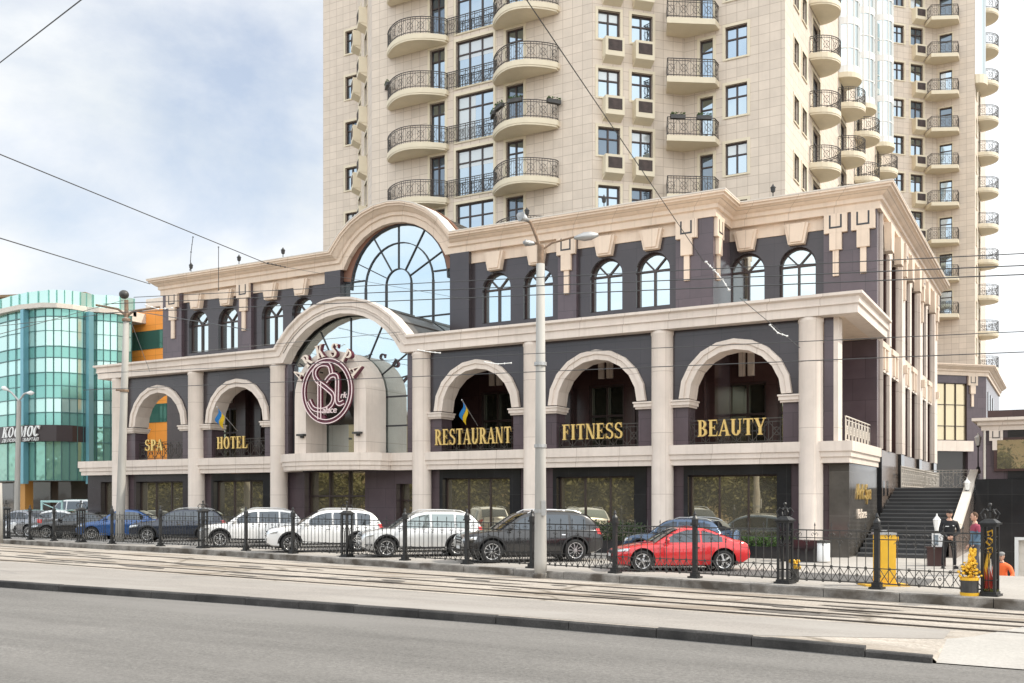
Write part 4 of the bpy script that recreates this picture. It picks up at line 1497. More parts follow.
def text_mesh(s, size, depth, name, m, parent, loc, rot=(R(90), 0, 0), align='LEFT', shear=0.0, sx=1.0, bold=0.0):
    cu = bpy.data.curves.new('txt', 'FONT')
    cu.body = s
    cu.size = size
    cu.extrude = depth
    cu.align_x = align
    cu.shear = shear
    cu.offset = bold
    o = bpy.data.objects.new('txt', cu)
    COL.objects.link(o)
    dg = bpy.context.evaluated_depsgraph_get()
    me = bpy.data.meshes.new_from_object(o.evaluated_get(dg))
    bpy.data.objects.remove(o)
    me.materials.clear()
    me.materials.append(m)
    r_ = bpy.data.objects.new(name, me)
    COL.objects.link(r_)
    r_.parent = parent
    r_.location = loc
    r_.rotation_euler = rot
    r_.scale = (sx, 1, 1)
    return r_
text_mesh('alace', 0.42, 0.03, 'emblem_lettering', M['pink'], emb, (-0.22, -0.09, -1.02), shear=0.2)
text_mesh('rk', 0.40, 0.03, 'emblem_lettering', M['pink'], emb, (0.84, -0.09, -0.38), shear=0.2)
for k, ch in enumerate('ARKSPA'):
    a = R(63 - 25.2 * k)
    r_ = 1.57
    mb = MB()
    put_glyph(mb, ch, -r_ * math.sin(a), r_ * math.cos(a), 0.62, -0.05, 0.05, 0.92, 0.0, a)
    mb.i = 1
    put_glyph(mb, ch, -r_ * math.sin(a) + 0.05, r_ * math.cos(a) - 0.03, 0.64, 0.004, 0.14, 0.95, 0.0, a)
    mb.build('letter', [M['cream_letter'], M['maroon']], emb)

# words on the black side wall: script name over a smaller line
sw = empty('wall_sign', (-6.748, 37.9, 2.2), R(90), 'raised gold script over a smaller pale line on the black granite end wall', 'sign')
mb = MB()
mb.lathe([(0.10, -0.02), (0.02, 0.0)], n=6, ax='y')
text_mesh('Ark Spa', 0.85, 0.02, 'sign_lettering', M['gold'], sw, (0.2, -0.025, 0.0), shear=0.25, sx=1.15)
text_mesh('Palace', 0.52, 0.015, 'sign_lettering', M['cream_letter'], sw, (0.4, -0.02, -0.72), shear=0.2, sx=1.5)

# flags on the hotel
def flag(px, py, tipx, tipy, lab):
    b = onY(px, py, 37.3)
    t = onY(tipx, tipy, 36.2)
    root = empty('flag', tuple(b), 0, lab, 'flag', 'blue and yellow flags in the arches')
    mb = MB()
    d = t - b
    mb.tube([(0, 0, 0), tuple(d)], 0.018, 6)
    mb.ball(tuple(d), 0.035, 6, 4)
    mb.build('flagpole', M['alloy'], root)
    bl = mat('flag_blue', (0.02, 0.19, 0.50), 0.8)
    ye = mat('flag_yellow', (0.75, 0.50, 0.02), 0.8)
    mb = MB()
    n = 8
    for j, (mi, off) in enumerate(((0, 0.0), (1, 0.33))):
        vs, fs = [], []
        for k in range(n + 1):
            u = k / n
            for v in (0, 1):
                q = off + 0.30 * v
                p = d * (1 - 0.04 - q * 0.5)
                dr = Vector((-0.10 * u + 0.05 * math.sin(u * 5), 0.10 * math.sin(u * 6 + q * 3) * u, -0.68 * u))
                r2 = p + dr
                vs.append(tuple(r2))
        for k in range(n):
            fs.append((2 * k, 2 * k + 1, 2 * k + 3, 2 * k + 2))
        mb.i = mi
        mb.add(vs, fs)
    o = mb.build('cloth', [bl, ye], root, fixn=False)
    return root
flag(237.5, 431, 217, 407, 'blue and yellow flag on a slanted pole in the HOTEL arch')
flag(478, 426, 462, 400, 'blue and yellow flag on a slanted pole in the RESTAURANT arch')
# ================================================================== apartment towers
def wall_holes(mb, Wd, z0, z1, holes, depth=0.3, u0=0.0):
    us = sorted({u0, Wd} | {h[0] for h in holes} | {h[1] for h in holes})
    zs_ = sorted({z0, z1} | {h[2] for h in holes} | {h[3] for h in holes})
    us = [u for u in us if u0 <= u <= Wd]
    zs_ = [z for z in zs_ if z0 <= z <= z1]
    def inh(u, z):
        return any(h[0] < u < h[1] and h[2] < z < h[3] for h in holes)
    for za, zb in zip(zs_, zs_[1:]):
        run = None
        for ua, ub in zip(us, us[1:]):
            if inh((ua + ub) / 2, (za + zb) / 2):
                if run is not None:
                    mb.add([(run, 0, za), (ua, 0, za), (ua, 0, zb), (run, 0, zb)], [(0, 1, 2, 3)])
                    run = None
            elif run is None:
                run = ua
        if run is not None:
            mb.add([(run, 0, za), (Wd, 0, za), (Wd, 0, zb), (run, 0, zb)], [(0, 1, 2, 3)])
    for a, b, c, d in [h[:4] for h in holes]:
        for q in ([(a, 0, c), (a, 0, d), (a, depth, d), (a, depth, c)], [(b, 0, c), (b, depth, c), (b, depth, d), (b, 0, d)],
                  [(a, 0, d), (b, 0, d), (b, depth, d), (a, depth, d)], [(a, 0, c), (a, depth, c), (b, depth, c), (b, 0, c)]):
            mb.add(q, [(0, 1, 2, 3)])
    return mb
_cache = {}
def win_mesh(w, h, n, tr, sur=0.16, setb=0.16):
    """local window leaf: x 0..w, z 0..h, set back setb from y=0, cream surround proud of the wall"""
    key = (round(w, 2), round(h, 2), n, tr, sur)
    if key in _cache:
        return _cache[key]
    mb = MB()
    f = 0.085
    y0, y1 = setb, setb + 0.09
    mb.box(0, f, y0, y1, 0, h); mb.box(w - f, w, y0, y1, 0, h)
    mb.box(f, w - f, y0, y1, 0, f); mb.box(f, w - f, y0, y1, h - f, h)
    for k in range(1, n):
        x = w * k / n
        mb.box(x - f * 0.55, x + f * 0.55, y0 - 0.004, y1, f, h - f)
    for t in tr:
        mb.box(f, w - f, y0 + 0.004, y1, h * t - 0.04, h * t + 0.04)
    if sur:
        mb.i = 1
        s, p = sur, -0.035
        mb.box(-s, 0, p, 0.05, -s * 0.6, h + s); mb.box(w, w + s, p, 0.05, -s * 0.6, h + s)
        mb.box(0, w, p, 0.05, h, h + s); mb.box(0, w, p - 0.03, 0.05, -s * 0.6, 0)
    fm = mb.mesh('window', [M['brown_frame'], M['tower_trim']])
    gm = []
    for v in range(4):
        g = MB()
        g.box(0.02, w - 0.02, y1 - 0.03, y1 + 0.02, 0.02, h - 0.02)
        if v in (1, 2):
            # a drawn curtain or blind behind part of the pane
            g.i = 1
            if v == 1:
                g.box(0.1, w * 0.48, y1 - 0.036, y1 - 0.031, 0.1, h - 0.1)
            else:
                g.box(0.1, w - 0.1, y1 - 0.036, y1 - 0.031, h * 0.62, h - 0.1)
        gm.append(g.mesh('pane', [M['tower_glass_c' if v == 3 else 'tower_glass'], M['tower_glass_b']]))
    _cache[key] = (fm, gm)
    return fm, gm
def rail_poly(mb, pts, z0, h, bar=0.014, gap=0.16):
    """iron railing following a plan polyline"""
    L_ = [0]
    for a, b in zip(pts, pts[1:]):
        L_.append(L_[-1] + math.hypot(b[0] - a[0], b[1] - a[1]))
    def at(s):
        for k in range(len(pts) - 1):
            if s <= L_[k + 1] + 1e-9:
                t = (s - L_[k]) / max(1e-9, L_[k + 1] - L_[k])
                return (pts[k][0] + (pts[k + 1][0] - pts[k][0]) * t, pts[k][1] + (pts[k + 1][1] - pts[k][1]) * t)
        return pts[-1]
    for a, b in zip(pts, pts[1:]):
        mb.bar((*a, z0 + h), (*b, z0 + h), 0.05, 0.035)
        mb.bar((*a, z0 + h - 0.12), (*b, z0 + h - 0.12), 0.03)
        mb.bar((*a, z0 + 0.10), (*b, z0 + 0.10), 0.035)
    tot = L_[-1]
    n = max(2, int(tot / gap))
    for k in range(n + 1):
        p = at(tot * k / n)
        mb.bar((*p, z0), (*p, z0 + h), bar if k % 4 else 0.03)
    m = max(1, int(tot / 0.64))
    for k in range(m):
        sa, sb = tot * k / m, tot * (k + 1) / m
        sc_ = (sa + sb) / 2
        pr = [(*at(sc_ + 0.2 * math.cos(j * PI / 4)), z0 + h * 0.48 + 0.22 * math.sin(j * PI / 4)) for j in range(9)]
        for p, q in zip(pr, pr[1:]):
            mb.bar(p, q, 0.02)
        pa, pb = at(sa), at(sb)
        mb.bar((*pa, z0 + 0.1), (*pb, z0 + h - 0.12), 0.015)
        mb.bar((*pb, z0 + 0.1), (*pa, z0 + h - 0.12), 0.015)
    return mb
def balcony_mesh(key, plan, thick=0.30, h=1.02):
    """slab outline (open at the wall); local coordinates, wall at y=0, outwards -y"""
    if key in _cache:
        return _cache[key]
    mb = MB()
    n = len(plan)
    mb.prism([tuple(p) for p in plan], 'z', -thick, 0.0)
    cx = sum(p[0] for p in plan) / n
    cy = sum(p[1] for p in plan) / n
    inner = [(cx + (p[0] - cx) * 0.965, cy + (p[1] - cy) * 0.965) for p in plan]
    mb.prism(inner, 'z', -thick - 0.10, -thick - 0.001)
    s = mb.mesh('balcony', M['tower_trim'])
    rl = MB()
    rail_poly(rl, [(cx + (p[0] - cx) * 0.96, cy + (p[1] - cy) * 0.96) for p in plan], 0.0, h)
    _cache[key] = (s, rl.mesh('railing', M['rail_iron']))
    return _cache[key]
def bow_plan(w, dep, n=14, e=0.30):
    pts = [(0, 0)]
    for k in range(n + 1):
        t = k / n
        pts.append((w * t, -e - (dep - e) * math.sin(PI * t) ** 0.85 if 0 < k < n else -e))
    pts.append((w, 0))
    return pts
AC = MB()
AC.box(0, 1.15, -0.55, 0.0, 0.0, 1.05)
AC.prism([(-0.55, -0.001), (0.0, -0.001), (0.0, -0.25), (-0.30, -0.12)], 'x', 0.02, 1.13)
ac_me = AC.mesh('air_conditioner_box', M['tower_trim'])
AG = MB()
AG.box(0.16, 1.0, -0.565, -0.551, 0.28, 0.9)
for k in range(6):
    AG.box(0.16, 1.0, -0.575, -0.5655, 0.32 + k * 0.095, 0.355 + k * 0.095)
acg_me = AG.mesh('grille', mat('ac_grille', (0.055, 0.036, 0.03), 0.6, var=0.4, scale=3))

class Facet:
    def __init__(s, p0, rz, ln, parent, z0, z1, m):
        s.p0, s.rz, s.ln, s.parent, s.z0, s.z1, s.m = p0, rz, ln, parent, z0, z1, m
        s.holes, s.items = [], []
        s.ux, s.uy = math.cos(rz), math.sin(rz)
    def u(s, px):
        """length along the facet where the ray through picture column px meets it"""
        t = (px - 512) / FPX
        a, b = -S_ + C_ * t, C_ + t * S_
        # p0 + u*(ux,uy) = d*(a,b)
        det = s.ux * -b + a * s.uy
        return (s.p0[0] * b - a * s.p0[1]) / det if abs(det) > 1e-9 else 0
    def window(s, u0, u1, z0, z1, n=2, tr=(0.62,), sur=0.16):
        s.holes.append((u0, u1, z0, z1))
        fm, gm = win_mesh(u1 - u0, z1 - z0, n, tr, sur)
        w = place('window', fm, s.parent, TR(s.p0[0] + s.ux * u0, s.p0[1] + s.uy * u0, z0, s.rz))
        sub('pane', gm[random.choice((0, 0, 0, 1, 2, 3, 3))], w)
    def at(s, u, z, y=0.0):
        return TR(s.p0[0] + s.ux * u - s.uy * y, s.p0[1] + s.uy * u + s.ux * y, z, s.rz)
    def balcony(s, key, plan, u, z):
        a, b = balcony_mesh(key, plan)
        o = place('balcony', a, s.parent, s.at(u, z))
        sub('railing', b, o)
    def ac(s, u, z):
        o = place('air_conditioner_box', ac_me, s.parent, s.at(u, z))
        sub('grille', acg_me, o)
    def done(s):
        mb = MB()
        wall_holes(mb, s.ln, s.z0, s.z1, s.holes)
        place('wall', mb.mesh('wall', s.m, fixn=False), s.parent, s.at(0, 0))

F = 3.3
Z0T, Z1T = 12.0, 44.0
t1 = empty('apartment_tower', (-29, 65, 0), 0, 'tall cream tiled apartment tower with bowed iron balconies rising behind the hotel', 'apartment tower')
# left wing, set back
fa = Facet((-47.6, 56.4), 0, 3.1, t1, Z0T, Z1T, M['tower_tile'])
ua = fa.u(345.5)
for k in range(-4, 4):
    z = 23.8 + F * k
    fa.window(ua, ua + 1.05, z + 0.75, z + 2.4, 2, (0.62,))
fa.done()
ll = math.hypot(5.8, 5.8)
fl = Facet((-44.5, 56.4), -R(45), ll, t1, Z0T, Z1T, M['tower_tile'])
for k in range(-4, 4):
    z = 23.8 + F * k
    for u in (1.2, 4.6):
        fl.window(u, u + 1.4, z + 1.25, z + 2.85, 2, (0.62,))
        fl.ac(u + 0.1, z + 0.08)
fl.done()
fb = Facet((-38.7, 50.6), 0, 15.5, t1, Z0T, Z1T, M['tower_tile'])
bl0, bl1 = fb.u(389.5), fb.u(449)
br0, br1 = fb.u(495), fb.u(560)
mid = MB()
x_a, x_b = bl1 - 0.05, br0 + 0.15
rail_poly(mid, [(0, -0.14), (x_b - x_a, -0.14)], 0, 1.02)
mid_me = mid.mesh('window_railing', M['rail_iron'])
for k in range(-3, 4):
    z = 23.85 + F * k
    fb.window(fb.u(430), fb.u(445), z + 0.04, z + 2.75, 2, (0.74,))
    fb.window(fb.u(456), fb.u(493.5), z + 0.04, z + 2.85, 3, (0.72,))
    fb.window(fb.u(506), fb.u(523.5), z + 0.04, z + 2.75, 2, (0.74,))
    fb.balcony('bow_left', bow_plan(bl1 - bl0, 1.55), bl0, z)
    fb.balcony('bow_right', bow_plan(br1 - br0, 1.75), br0, z)
    place('window_railing', mid_me, t1, fb.at(x_a, z + 0.02))
fb.done()
fr = Facet((-23.2, 50.6), R(45), math.hypot(4, 4), t1, Z0T, Z1T, M['tower_tile'])
w1a, w1b, w2a, w2b = fr.u(598), fr.u(620), fr.u(631.5), fr.u(652.5)
for k in range(-4, 3):
    z = 27.05 + F * k
    fr.window(w1a, w1b, z + 1.18, z + 2.8, 2, (0.62,))
    fr.window(w2a, w2b, z + 1.18, z + 2.8, 2, (0.62,))
    fr.ac(w1a + 0.25, z + 0.06)
    fr.ac(w2a + 0.05, z + 0.06)
fr.done()
fc = Facet((-19.2, 54.6), 0, 5.8, t1, Z0T, Z1T, M['tower_tile'])
# corner balconies: outline given in local coordinates of this facet
cpl = [(-0.8, -0.8), (-0.2, -2.3), (2.1, -0.75), (2.1, 0.0), (0.0, 0.0)]
cpl_open = [(-0.8, -0.8), (-0.2, -2.3), (2.1, -0.75), (2.1, 0.0)]
def corner_balcony(key, pl, pl_open):
    if key in _cache:
        return _cache[key]
    mb = MB()
    mb.prism(pl, 'z', -0.32, 0.0)
    s = mb.mesh('balcony', M['tower_trim'])
    rl = MB()
    rail_poly(rl, [(p[0] * 0.97, p[1] * 0.97) for p in pl_open], 0, 1.02)
    _cache[key] = (s, rl.mesh('railing', M['rail_iron']))
    return _cache[key]
for k in range(-2, 4):
    z = 22.6 + F * k
    fc.window(fc.u(700), fc.u(713), z + 0.03, z + 2.6, 1, (0.74,))
    fc.window(fc.u(725.3), fc.u(747.3), z + 1.22, z + 3.02, 2, (0.62,))
    a, b = corner_balcony('corner1', cpl, cpl_open)
    o = place('balcony', a, t1, fc.at(0, z))
    sub('railing', b, o)
fc.done()
fs = Facet((-13.4, 54.6), R(90), 37.5, t1, Z0T, Z1T, M['tower_tile'])
dplan = [(0, 0)] + [(1.5 - 1.5 * math.cos(PI * j / 14), -1.45 * math.sin(PI * j / 14) - 0.1) for j in range(15)] + [(3.0, 0)]
for k in range(-2, 4):
    z = 22.45 + F * k
    for u in (2.0, 4.0):
        fs.window(u, u + 1.15, z + 1.25, z + 2.75, 1, (0.62,), 0.12)
    for j, uc in enumerate((6.5, 15.0, 21.0, 30.0)):
        zz = z + 0.0
        if j and zz > 30.9:
            continue
        fs.balcony('bowl', dplan, uc - 0.6, zz)
        fs.window(uc + 0.3, uc + 2.4, zz + 0.03, zz + 2.6, 2, (0.74,))
fs.done()
# glazed bays hanging on the upper floors of that side
for uc in (15.0, 21.0, 30.0):
    mb = MB()
    pl = [(p[0] * 0.74 + 0.39, p[1] * 0.74) for p in dplan]
    mb.prism(pl, 'z', 31.2, Z1T)
    g = place('glazed_bay', mb.mesh('glazed_bay', M['sky_glass']), t1, fs.at(uc - 0.6, 0))
    mb = MB()
    for z in [31.2 + 1.65 * q for q in range(8)]:
        pl2 = [(p[0] * 0.76 + 0.36, p[1] * 0.76 - 0.02) for p in dplan]
        mb.prism(pl2, 'z', z - 0.001, z + (0.5 if int(round((z - 31.2) / 1.65)) % 2 == 0 else 0.07))
    for p in pl[1:-1:2]:
        mb.bar((p[0], p[1] - 0.02, 31.2), (p[0], p[1] - 0.02, Z1T), 0.10)
    m_ = mb.mesh('bay_frame', M['white'])
    sub('bay_frame', m_, g)
    mb = MB()
    mb.prism([(p[0] * 0.84 + 0.24, p[1] * 0.84) for p in dplan], 'z', 30.85, 31.19)
    sub('bay_base', mb.mesh('bay_base', M['tower_trim']), g)
# solid core and roof so that the tower is closed
mb = MB()
mb.prism([(-47.6, 56.4), (-44.5, 56.4), (-38.7, 50.6), (-23.2, 50.6), (-19.2, 54.6), (-13.4, 54.6), (-13.4, 92), (-47.6, 92)], 'z', Z1T, Z1T + 0.4)
mb.build('roof', M['tower_trim'], t1, world=True)
mb = MB()
mb.add([(-47.6, 56.4, Z0T), (-47.6, 92, Z0T), (-47.6, 92, Z1T), (-47.6, 56.4, Z1T)], [(0, 1, 2, 3)])
mb.add([(-47.6, 92, Z0T), (-13.4, 92, Z0T), (-13.4, 92, Z1T), (-47.6, 92, Z1T)], [(0, 1, 2, 3)])
mb.build('rear_wall', M['tower_tile'], t1, world=True)

t2 = empty('apartment_tower', (-2, 105, 0), 0, 'second, more distant cream apartment tower at the right edge of the sky', 'apartment tower')
Z2 = 56.0
ff = Facet((-16.07, 90.4), R(45), math.hypot(6, 6), t2, 12.6, Z2, M['tower_tile'])
for k in range(-8, 3):
    z = 41.7 + F * k
    ff.window(ff.u(892.8), ff.u(904), z + 1.2, z + 2.8, 2, (0.62,))
    ff.window(ff.u(910.5), ff.u(923), z + 1.2, z + 2.8, 2, (0.62,))
    ff.ac(ff.u(910.5) + 0.15, z + 0.05)
ff.done()
fg = Facet((-10.07, 96.4), 0, 3.14, t2, 12.6, Z2, M['tower_tile'])
cp2 = [(-0.9, -0.9), (-0.2, -2.1), (1.9, -1.1), (1.9, 0.0), (0.0, 0.0)]
for k in range(-7, 3):
    z = 41.7 + F * k
    fg.window(0.25, 1.3, z + 0.03, z + 2.3, 1, (0.74,), 0.1)
    a, b = corner_balcony('corner2', cp2, cp2[:-1])
    o = place('balcony', a, t2, fg.at(0, z))
    sub('railing', b, o)
fg.done()
fh = Facet((-6.93, 96.4), R(90), 14.0, t2, 12.6, Z2, M['tower_tile'])
p2 = [(0, 0)] + [(1.7 - 1.7 * math.cos(PI * j / 12), -1.55 * math.sin(PI * j / 12) - 0.1) for j in range(13)] + [(3.4, 0)]
for k in range(-6, 5):
    z = 34.1 + F * k
    fh.balcony('bowl2', p2, 3.6, z)
    fh.window(4.2, 6.2, z + 0.03, z + 2.5, 2, (0.74,), 0.1)
    fh.window(1.2, 2.3, z + 0.9, z + 2.4, 1, (0.62,), 0.1)
fh.done()
mb = MB()
mb.prism([(0.2, -0.001)] + [(1.2 - 1.0 * math.cos(PI * j / 8), -0.75 * math.sin(PI * j / 8) - 0.05) for j in range(9)] + [(2.2, -0.001)], 'z', 40.0, Z2)
place('glazed_bay', mb.mesh('glazed_bay', M['sky_glass']), t2, fh.at(0.1, 0))
mb = MB()
mb.prism([(0.1, -0.001)] + [(1.2 - 1.15 * math.cos(PI * j / 8), -0.9 * math.sin(PI * j / 8) - 0.05) for j in range(9)] + [(2.3, -0.001)], 'z', 39.2, 39.99)
place('bay_base', mb.mesh('bay_base', M['tower_trim']), t2, fh.at(0.1, 0))
mb = MB()
mb.prism([(-16.07, 90.4), (-10.07, 96.4), (-6.93, 96.4), (-6.93, 110.4), (-16.07, 110.4)], 'z', Z2, Z2 + 0.4)
mb.build('roof', M['tower_trim'], t2, world=True)
# podium under the second tower
pf = Facet((-14.9, 83.9), R(45), math.hypot(9.1, 9.1), t2, 0.0, 12.6, M['plum'])
ga, gb = pf.u(936), pf.u(967)
pf.holes.append((ga, gb, 7.1, 11.95))
pf.holes.append((ga, gb + 0.1, 0.5, 6.2))
pf.done()
mb = MB()
mb.box(0, gb - ga, 0.2, 0.24, 7.1, 11.95)
g = place('podium_window', mb.mesh('podium_window', M['amber_glass']), t2, pf.at(ga, 0))
mb = MB()
for q in range(4):
    x = (gb - ga) * q / 3
    mb.box(x - 0.03, x + 0.03, 0.1, 0.19, 7.1, 11.95)
for z in (7.1, 8.3, 10.1, 11.89):
    mb.box(0, gb - ga, 0.11, 0.188, z, z + 0.06)
sub('window_frame', mb.mesh('window_frame', M['brown_frame']), g)
mb = MB()
mb.box(ga - 2, gb + 0.5, -0.2, 0.1, 6.2, 7.08)
place('podium_beam', mb.mesh('podium_beam', M['cream']), t2, pf.at(0, 0))
mb = MB()
mb.box(ga - 1, gb + 0.2, 0.32, 0.4, 0.4, 6.2)
place('podium_opening', mb.mesh('podium_opening', M['dark_glass']), t2, pf.at(0, 0))
mb = MB()
pendant(mb, 0, 0, z=12.6)
for v in range(len(mb.v)):
    pass
place('drop_ornament', mb.mesh('drop_ornament', [M['cream_tan'], M['dark_frame']]), t2, pf.at(pf.u(972), 0))
mb = MB()
e = Vector((-14.9, 83.9, 0)); c45 = math.cos(R(45))
en = (-14.9 + 9.1, 83.9 + 9.1)
nf = (c45, -c45, 0)
mitre = ((nf[0] + 1), nf[1], 0)
sc_ = 1 / ((mitre[0] * nf[0] + mitre[1] * nf[1]) or 1)
mitre = (mitre[0] * sc_, mitre[1] * sc_, 0)
mb.sweep([((-14.9, 83.9, 12.6), nf, U), ((en[0], en[1], 12.6), mitre, U), ((en[0], 112, 12.6), (1, 0, 0), U)], prof_top)
mb.build('podium_entablature', M['cream_tan'], t2, world=True)
mb = MB()
mb.add([(en[0], en[1], 0), (en[0], 112, 0), (en[0], 112, 12.6), (en[0], en[1], 12.6)], [(0, 1, 2, 3)])
mb.prism([(-14.9, 84.0), (en[0] - 0.05, en[1] + 0.05), (en[0] - 0.05, 112), (-14.9, 112)], 'z', 12.5, 13.45)
mb.build('podium_side', M['plum'], t2, world=True)
mb = MB()
for y in (95, 98.2, 101.4):
    mb.box(en[0] - 0.02, en[0] + 0.05, y, y + 1.3, 7.0, 11.5)
w = mb.build('podium_side_window', M['dark_glass'], t2, world=True)

# ================================================================== glass office building at the left
kx_ = [-90, -60, -35, -12, 8, 25, 46, 62, 78, 90]
kz = 19.3
def kd(px):
    return 86.0 + 0.00135 * (px - 52) ** 2
plan_k = [onD(px, 400, kd(px)) for px in kx_]
plan_k = [(p.x, p.y) for p in plan_k]
right_k = [onD(px, 400, d) for px, d in ((90.5, 88.1), (104, 88.3), (118, 88.9), (132, 89.8))]
right_k = [(p.x, p.y) for p in right_k]
kos = empty('office_building', (plan_k[5][0], plan_k[5][1] + 10, 0), 0, 'curved teal glass office building with a black sign band and orange side wall', 'office building')
bands = [(18.15, 18.85, 'd'), (15.55, 18.15, 'l'), (14.55, 15.55, 'd'), (13.25, 14.55, 'l'), (11.0, 13.25, 'd'), (9.75, 11.0, 'l'), (8.6, 9.75, 'd'), (3.8, 7.2, 'm')]
MLO = {'l': MB(), 'd': MB(), 'm': MB()}
mull, slab = MB(), MB()
def strip(pl, zb, zt, key, out=0.0):
    for (a, b) in zip(pl, pl[1:]):
        MLO[key].add([(a[0], a[1], zb), (b[0], b[1], zb), (b[0], b[1], zt), (a[0], a[1], zt)], [(0, 1, 2, 3)])
def refine(pl, n):
    out = []
    for a, b in zip(pl, pl[1:]):
        for k in range(n):
            out.append((a[0] + (b[0] - a[0]) * k / n, a[1] + (b[1] - a[1]) * k / n))
    return out + [pl[-1]]
for pl in (plan_k, right_k):
    for zb, zt, key in bands + ([(7.2, 8.6, 'm')] if pl is right_k else []):
        strip(pl, zb, zt, key)
        for (a, b) in zip(pl, pl[1:]):
            mull.bar((a[0], a[1] - 0.05, zb), (b[0], b[1] - 0.05, zb), 0.07)
    for p in refine(pl, 2 if pl is plan_k else 2)[1:]:
        mull.bar((p[0], p[1] - 0.06, 3.8), (p[0], p[1] - 0.06, 18.85), 0.06)
    for (a, b) in zip(pl, pl[1:]):
        mull.bar((a[0], a[1] - 0.05, 12.1), (b[0], b[1] - 0.05, 12.1), 0.05)
        mull.bar((a[0], a[1] - 0.05, 16.9), (b[0], b[1] - 0.05, 16.9), 0.04)
    slab.sweep([((p[0], p[1], 18.85), (0, -1, 0), U) for p in pl], [(-0.5, 0), (0.5, 0.0), (0.55, 0.4), (-0.5, 0.45)])
    # terrace glass on the roof
for key, mt, nm in (('l', 'teal_light', 'pale_glazing'), ('d', 'teal_dark', 'deep_glazing'), ('m', 'teal_mix', 'shop_glazing')):
    MLO[key].build(nm, M[mt], kos, world=True, fixn=False)
mull.build('mullions', mat('teal_mullion', (0.05, 0.13, 0.13), 0.4), kos, world=True)
slab.build('roof_cornice', M['coping'], kos, world=True)
mb = MB()
for pl in (plan_k[2:], right_k):
    for a, b in zip(pl, pl[1:]):
        mb.add([(a[0], a[1] + 0.3, 19.3), (b[0], b[1] + 0.3, 19.3), (b[0], b[1] + 0.3, 20.5), (a[0], a[1] + 0.3, 20.5)], [(0, 1, 2, 3)])
mb.build('terrace_glass', M['teal_light'], kos, world=True, fixn=False)
mb = MB()
for a in refine(plan_k[2:], 2) + right_k:
    mb.bar((a[0], a[1] + 0.25, 19.3), (a[0], a[1] + 0.25, 20.5), 0.08)
hp('terrace_post', mb, M['teal_dark'], kos)
p0, p1 = onD(-40, 300, 97), onD(84, 300, 95)
mb = MB()
mb.M = Matrix.Translation((p1.x, p1.y, 0)) @ Matrix.Rotation(math.atan2(p1.y - p0.y, p1.x - p0.x), 4, 'Z')
pl_len = math.hypot(p1.x - p0.x, p1.y - p0.y)
mb.box(-pl_len - 4, 0, 0, 9, 19.2, 21.8)
mb.box(-pl_len - 4.3, 0.4, -0.4, 9.4, 21.801, 22.05)
mb.build('roof_pavilion', mat('ochre_render', (0.20, 0.135, 0.075), 0.7, var=0.1), kos, world=True)
mb = MB()
for px in (25, 90.2):
    p = onD(px, 400, kd(px) - 0.35)
    mb.box(p.x - 0.21, p.x + 0.21, p.y - 0.3, p.y + 0.2, 8.7 if px < 80 else 3.5, 18.8)
    if px < 80:
        mb.box(p.x - 0.21, p.x + 0.21, p.y - 0.3, p.y + 0.2, 3.5, 7.15)
hp('vertical_fin', mb, M['fin_blue'], kos)
# black sign band
mb = MB()
for a, b in zip(plan_k, plan_k[1:]):
    mb.add([(a[0], a[1] - 0.55, 7.2), (b[0], b[1] - 0.55, 7.2), (b[0], b[1] - 0.55, 8.62), (a[0], a[1] - 0.55, 8.62),
            (a[0], a[1] + 0.1, 7.2), (b[0], b[1] + 0.1, 7.2), (b[0], b[1] + 0.1, 8.62), (a[0], a[1] + 0.1, 8.62)],
           [(0, 1, 2, 3), (3, 2, 6, 7), (0, 4, 5, 1), (1, 5, 6, 2)])
mb.build('sign_band', mat('sign_band', (0.035, 0.025, 0.025), 0.45), kos, world=True)
# recessed ground floor
mb = MB()
allp = plan_k + right_k
mb.prism([(p[0], p[1] + 2.5) for p in allp] + [(allp[-1][0], allp[-1][1] + 12), (allp[0][0], allp[0][1] + 20)], 'z', 0.05, 3.78)
mb.build('ground_floor', M['dark_glass'], kos, world=True)
mb = MB()
for px in (26,):
    p = onD(px, 490, kd(px) + 1.5)
    mb.box(p.x - 0.45, p.x + 0.45, p.y - 0.4, p.y + 0.4, 0.1, 3.79)
hp('ground_column', mb, mat('ochre_column', (0.45, 0.22, 0.05), 0.6), kos)
mb = MB()
mb.prism([(p[0], p[1] + 0.15) for p in allp] + [(allp[-1][0], allp[-1][1] + 30), (allp[0][0], allp[0][1] + 30)], 'z', 18.4, 19.28)
mb.prism([(p[0], p[1] + 0.15) for p in allp] + [(allp[-1][0], allp[-1][1] + 30), (allp[0][0], allp[0][1] + 30)], 'z', 3.781, 4.1)
mb.build('floor_slab', M['coping'], kos, world=True)
# orange side block
a = onD(126, 400, 92.5)
mb = MB()
mb.box(a.x, a.x + 14, a.y, a.y + 25, 0.1, 19.6)
mb.build('orange_wall', M['orange_wall'], kos, world=True)
mb = MB()
for z in (16.0, 9.2, 3.6):
    mb.box(a.x + 0.6, a.x + 13.4, a.y - 0.05, a.y + 0.1, z, z + 1.7)
hp('ribbon_window', mb, glassy('green_ribbon_glass', (0.06, 0.15, 0.12), 0.4), kos)
mb = MB()
for z in (19.6, 21.0, 22.0):
    mb.box(a.x + 1 + (z - 19) * 0.5, a.x + 12, a.y + 0.6 + (z - 19), a.y + 20, z, z + (1.4 if z < 22 else 0.3))
mb.build('roof_box', M['coping'], kos, world=True)
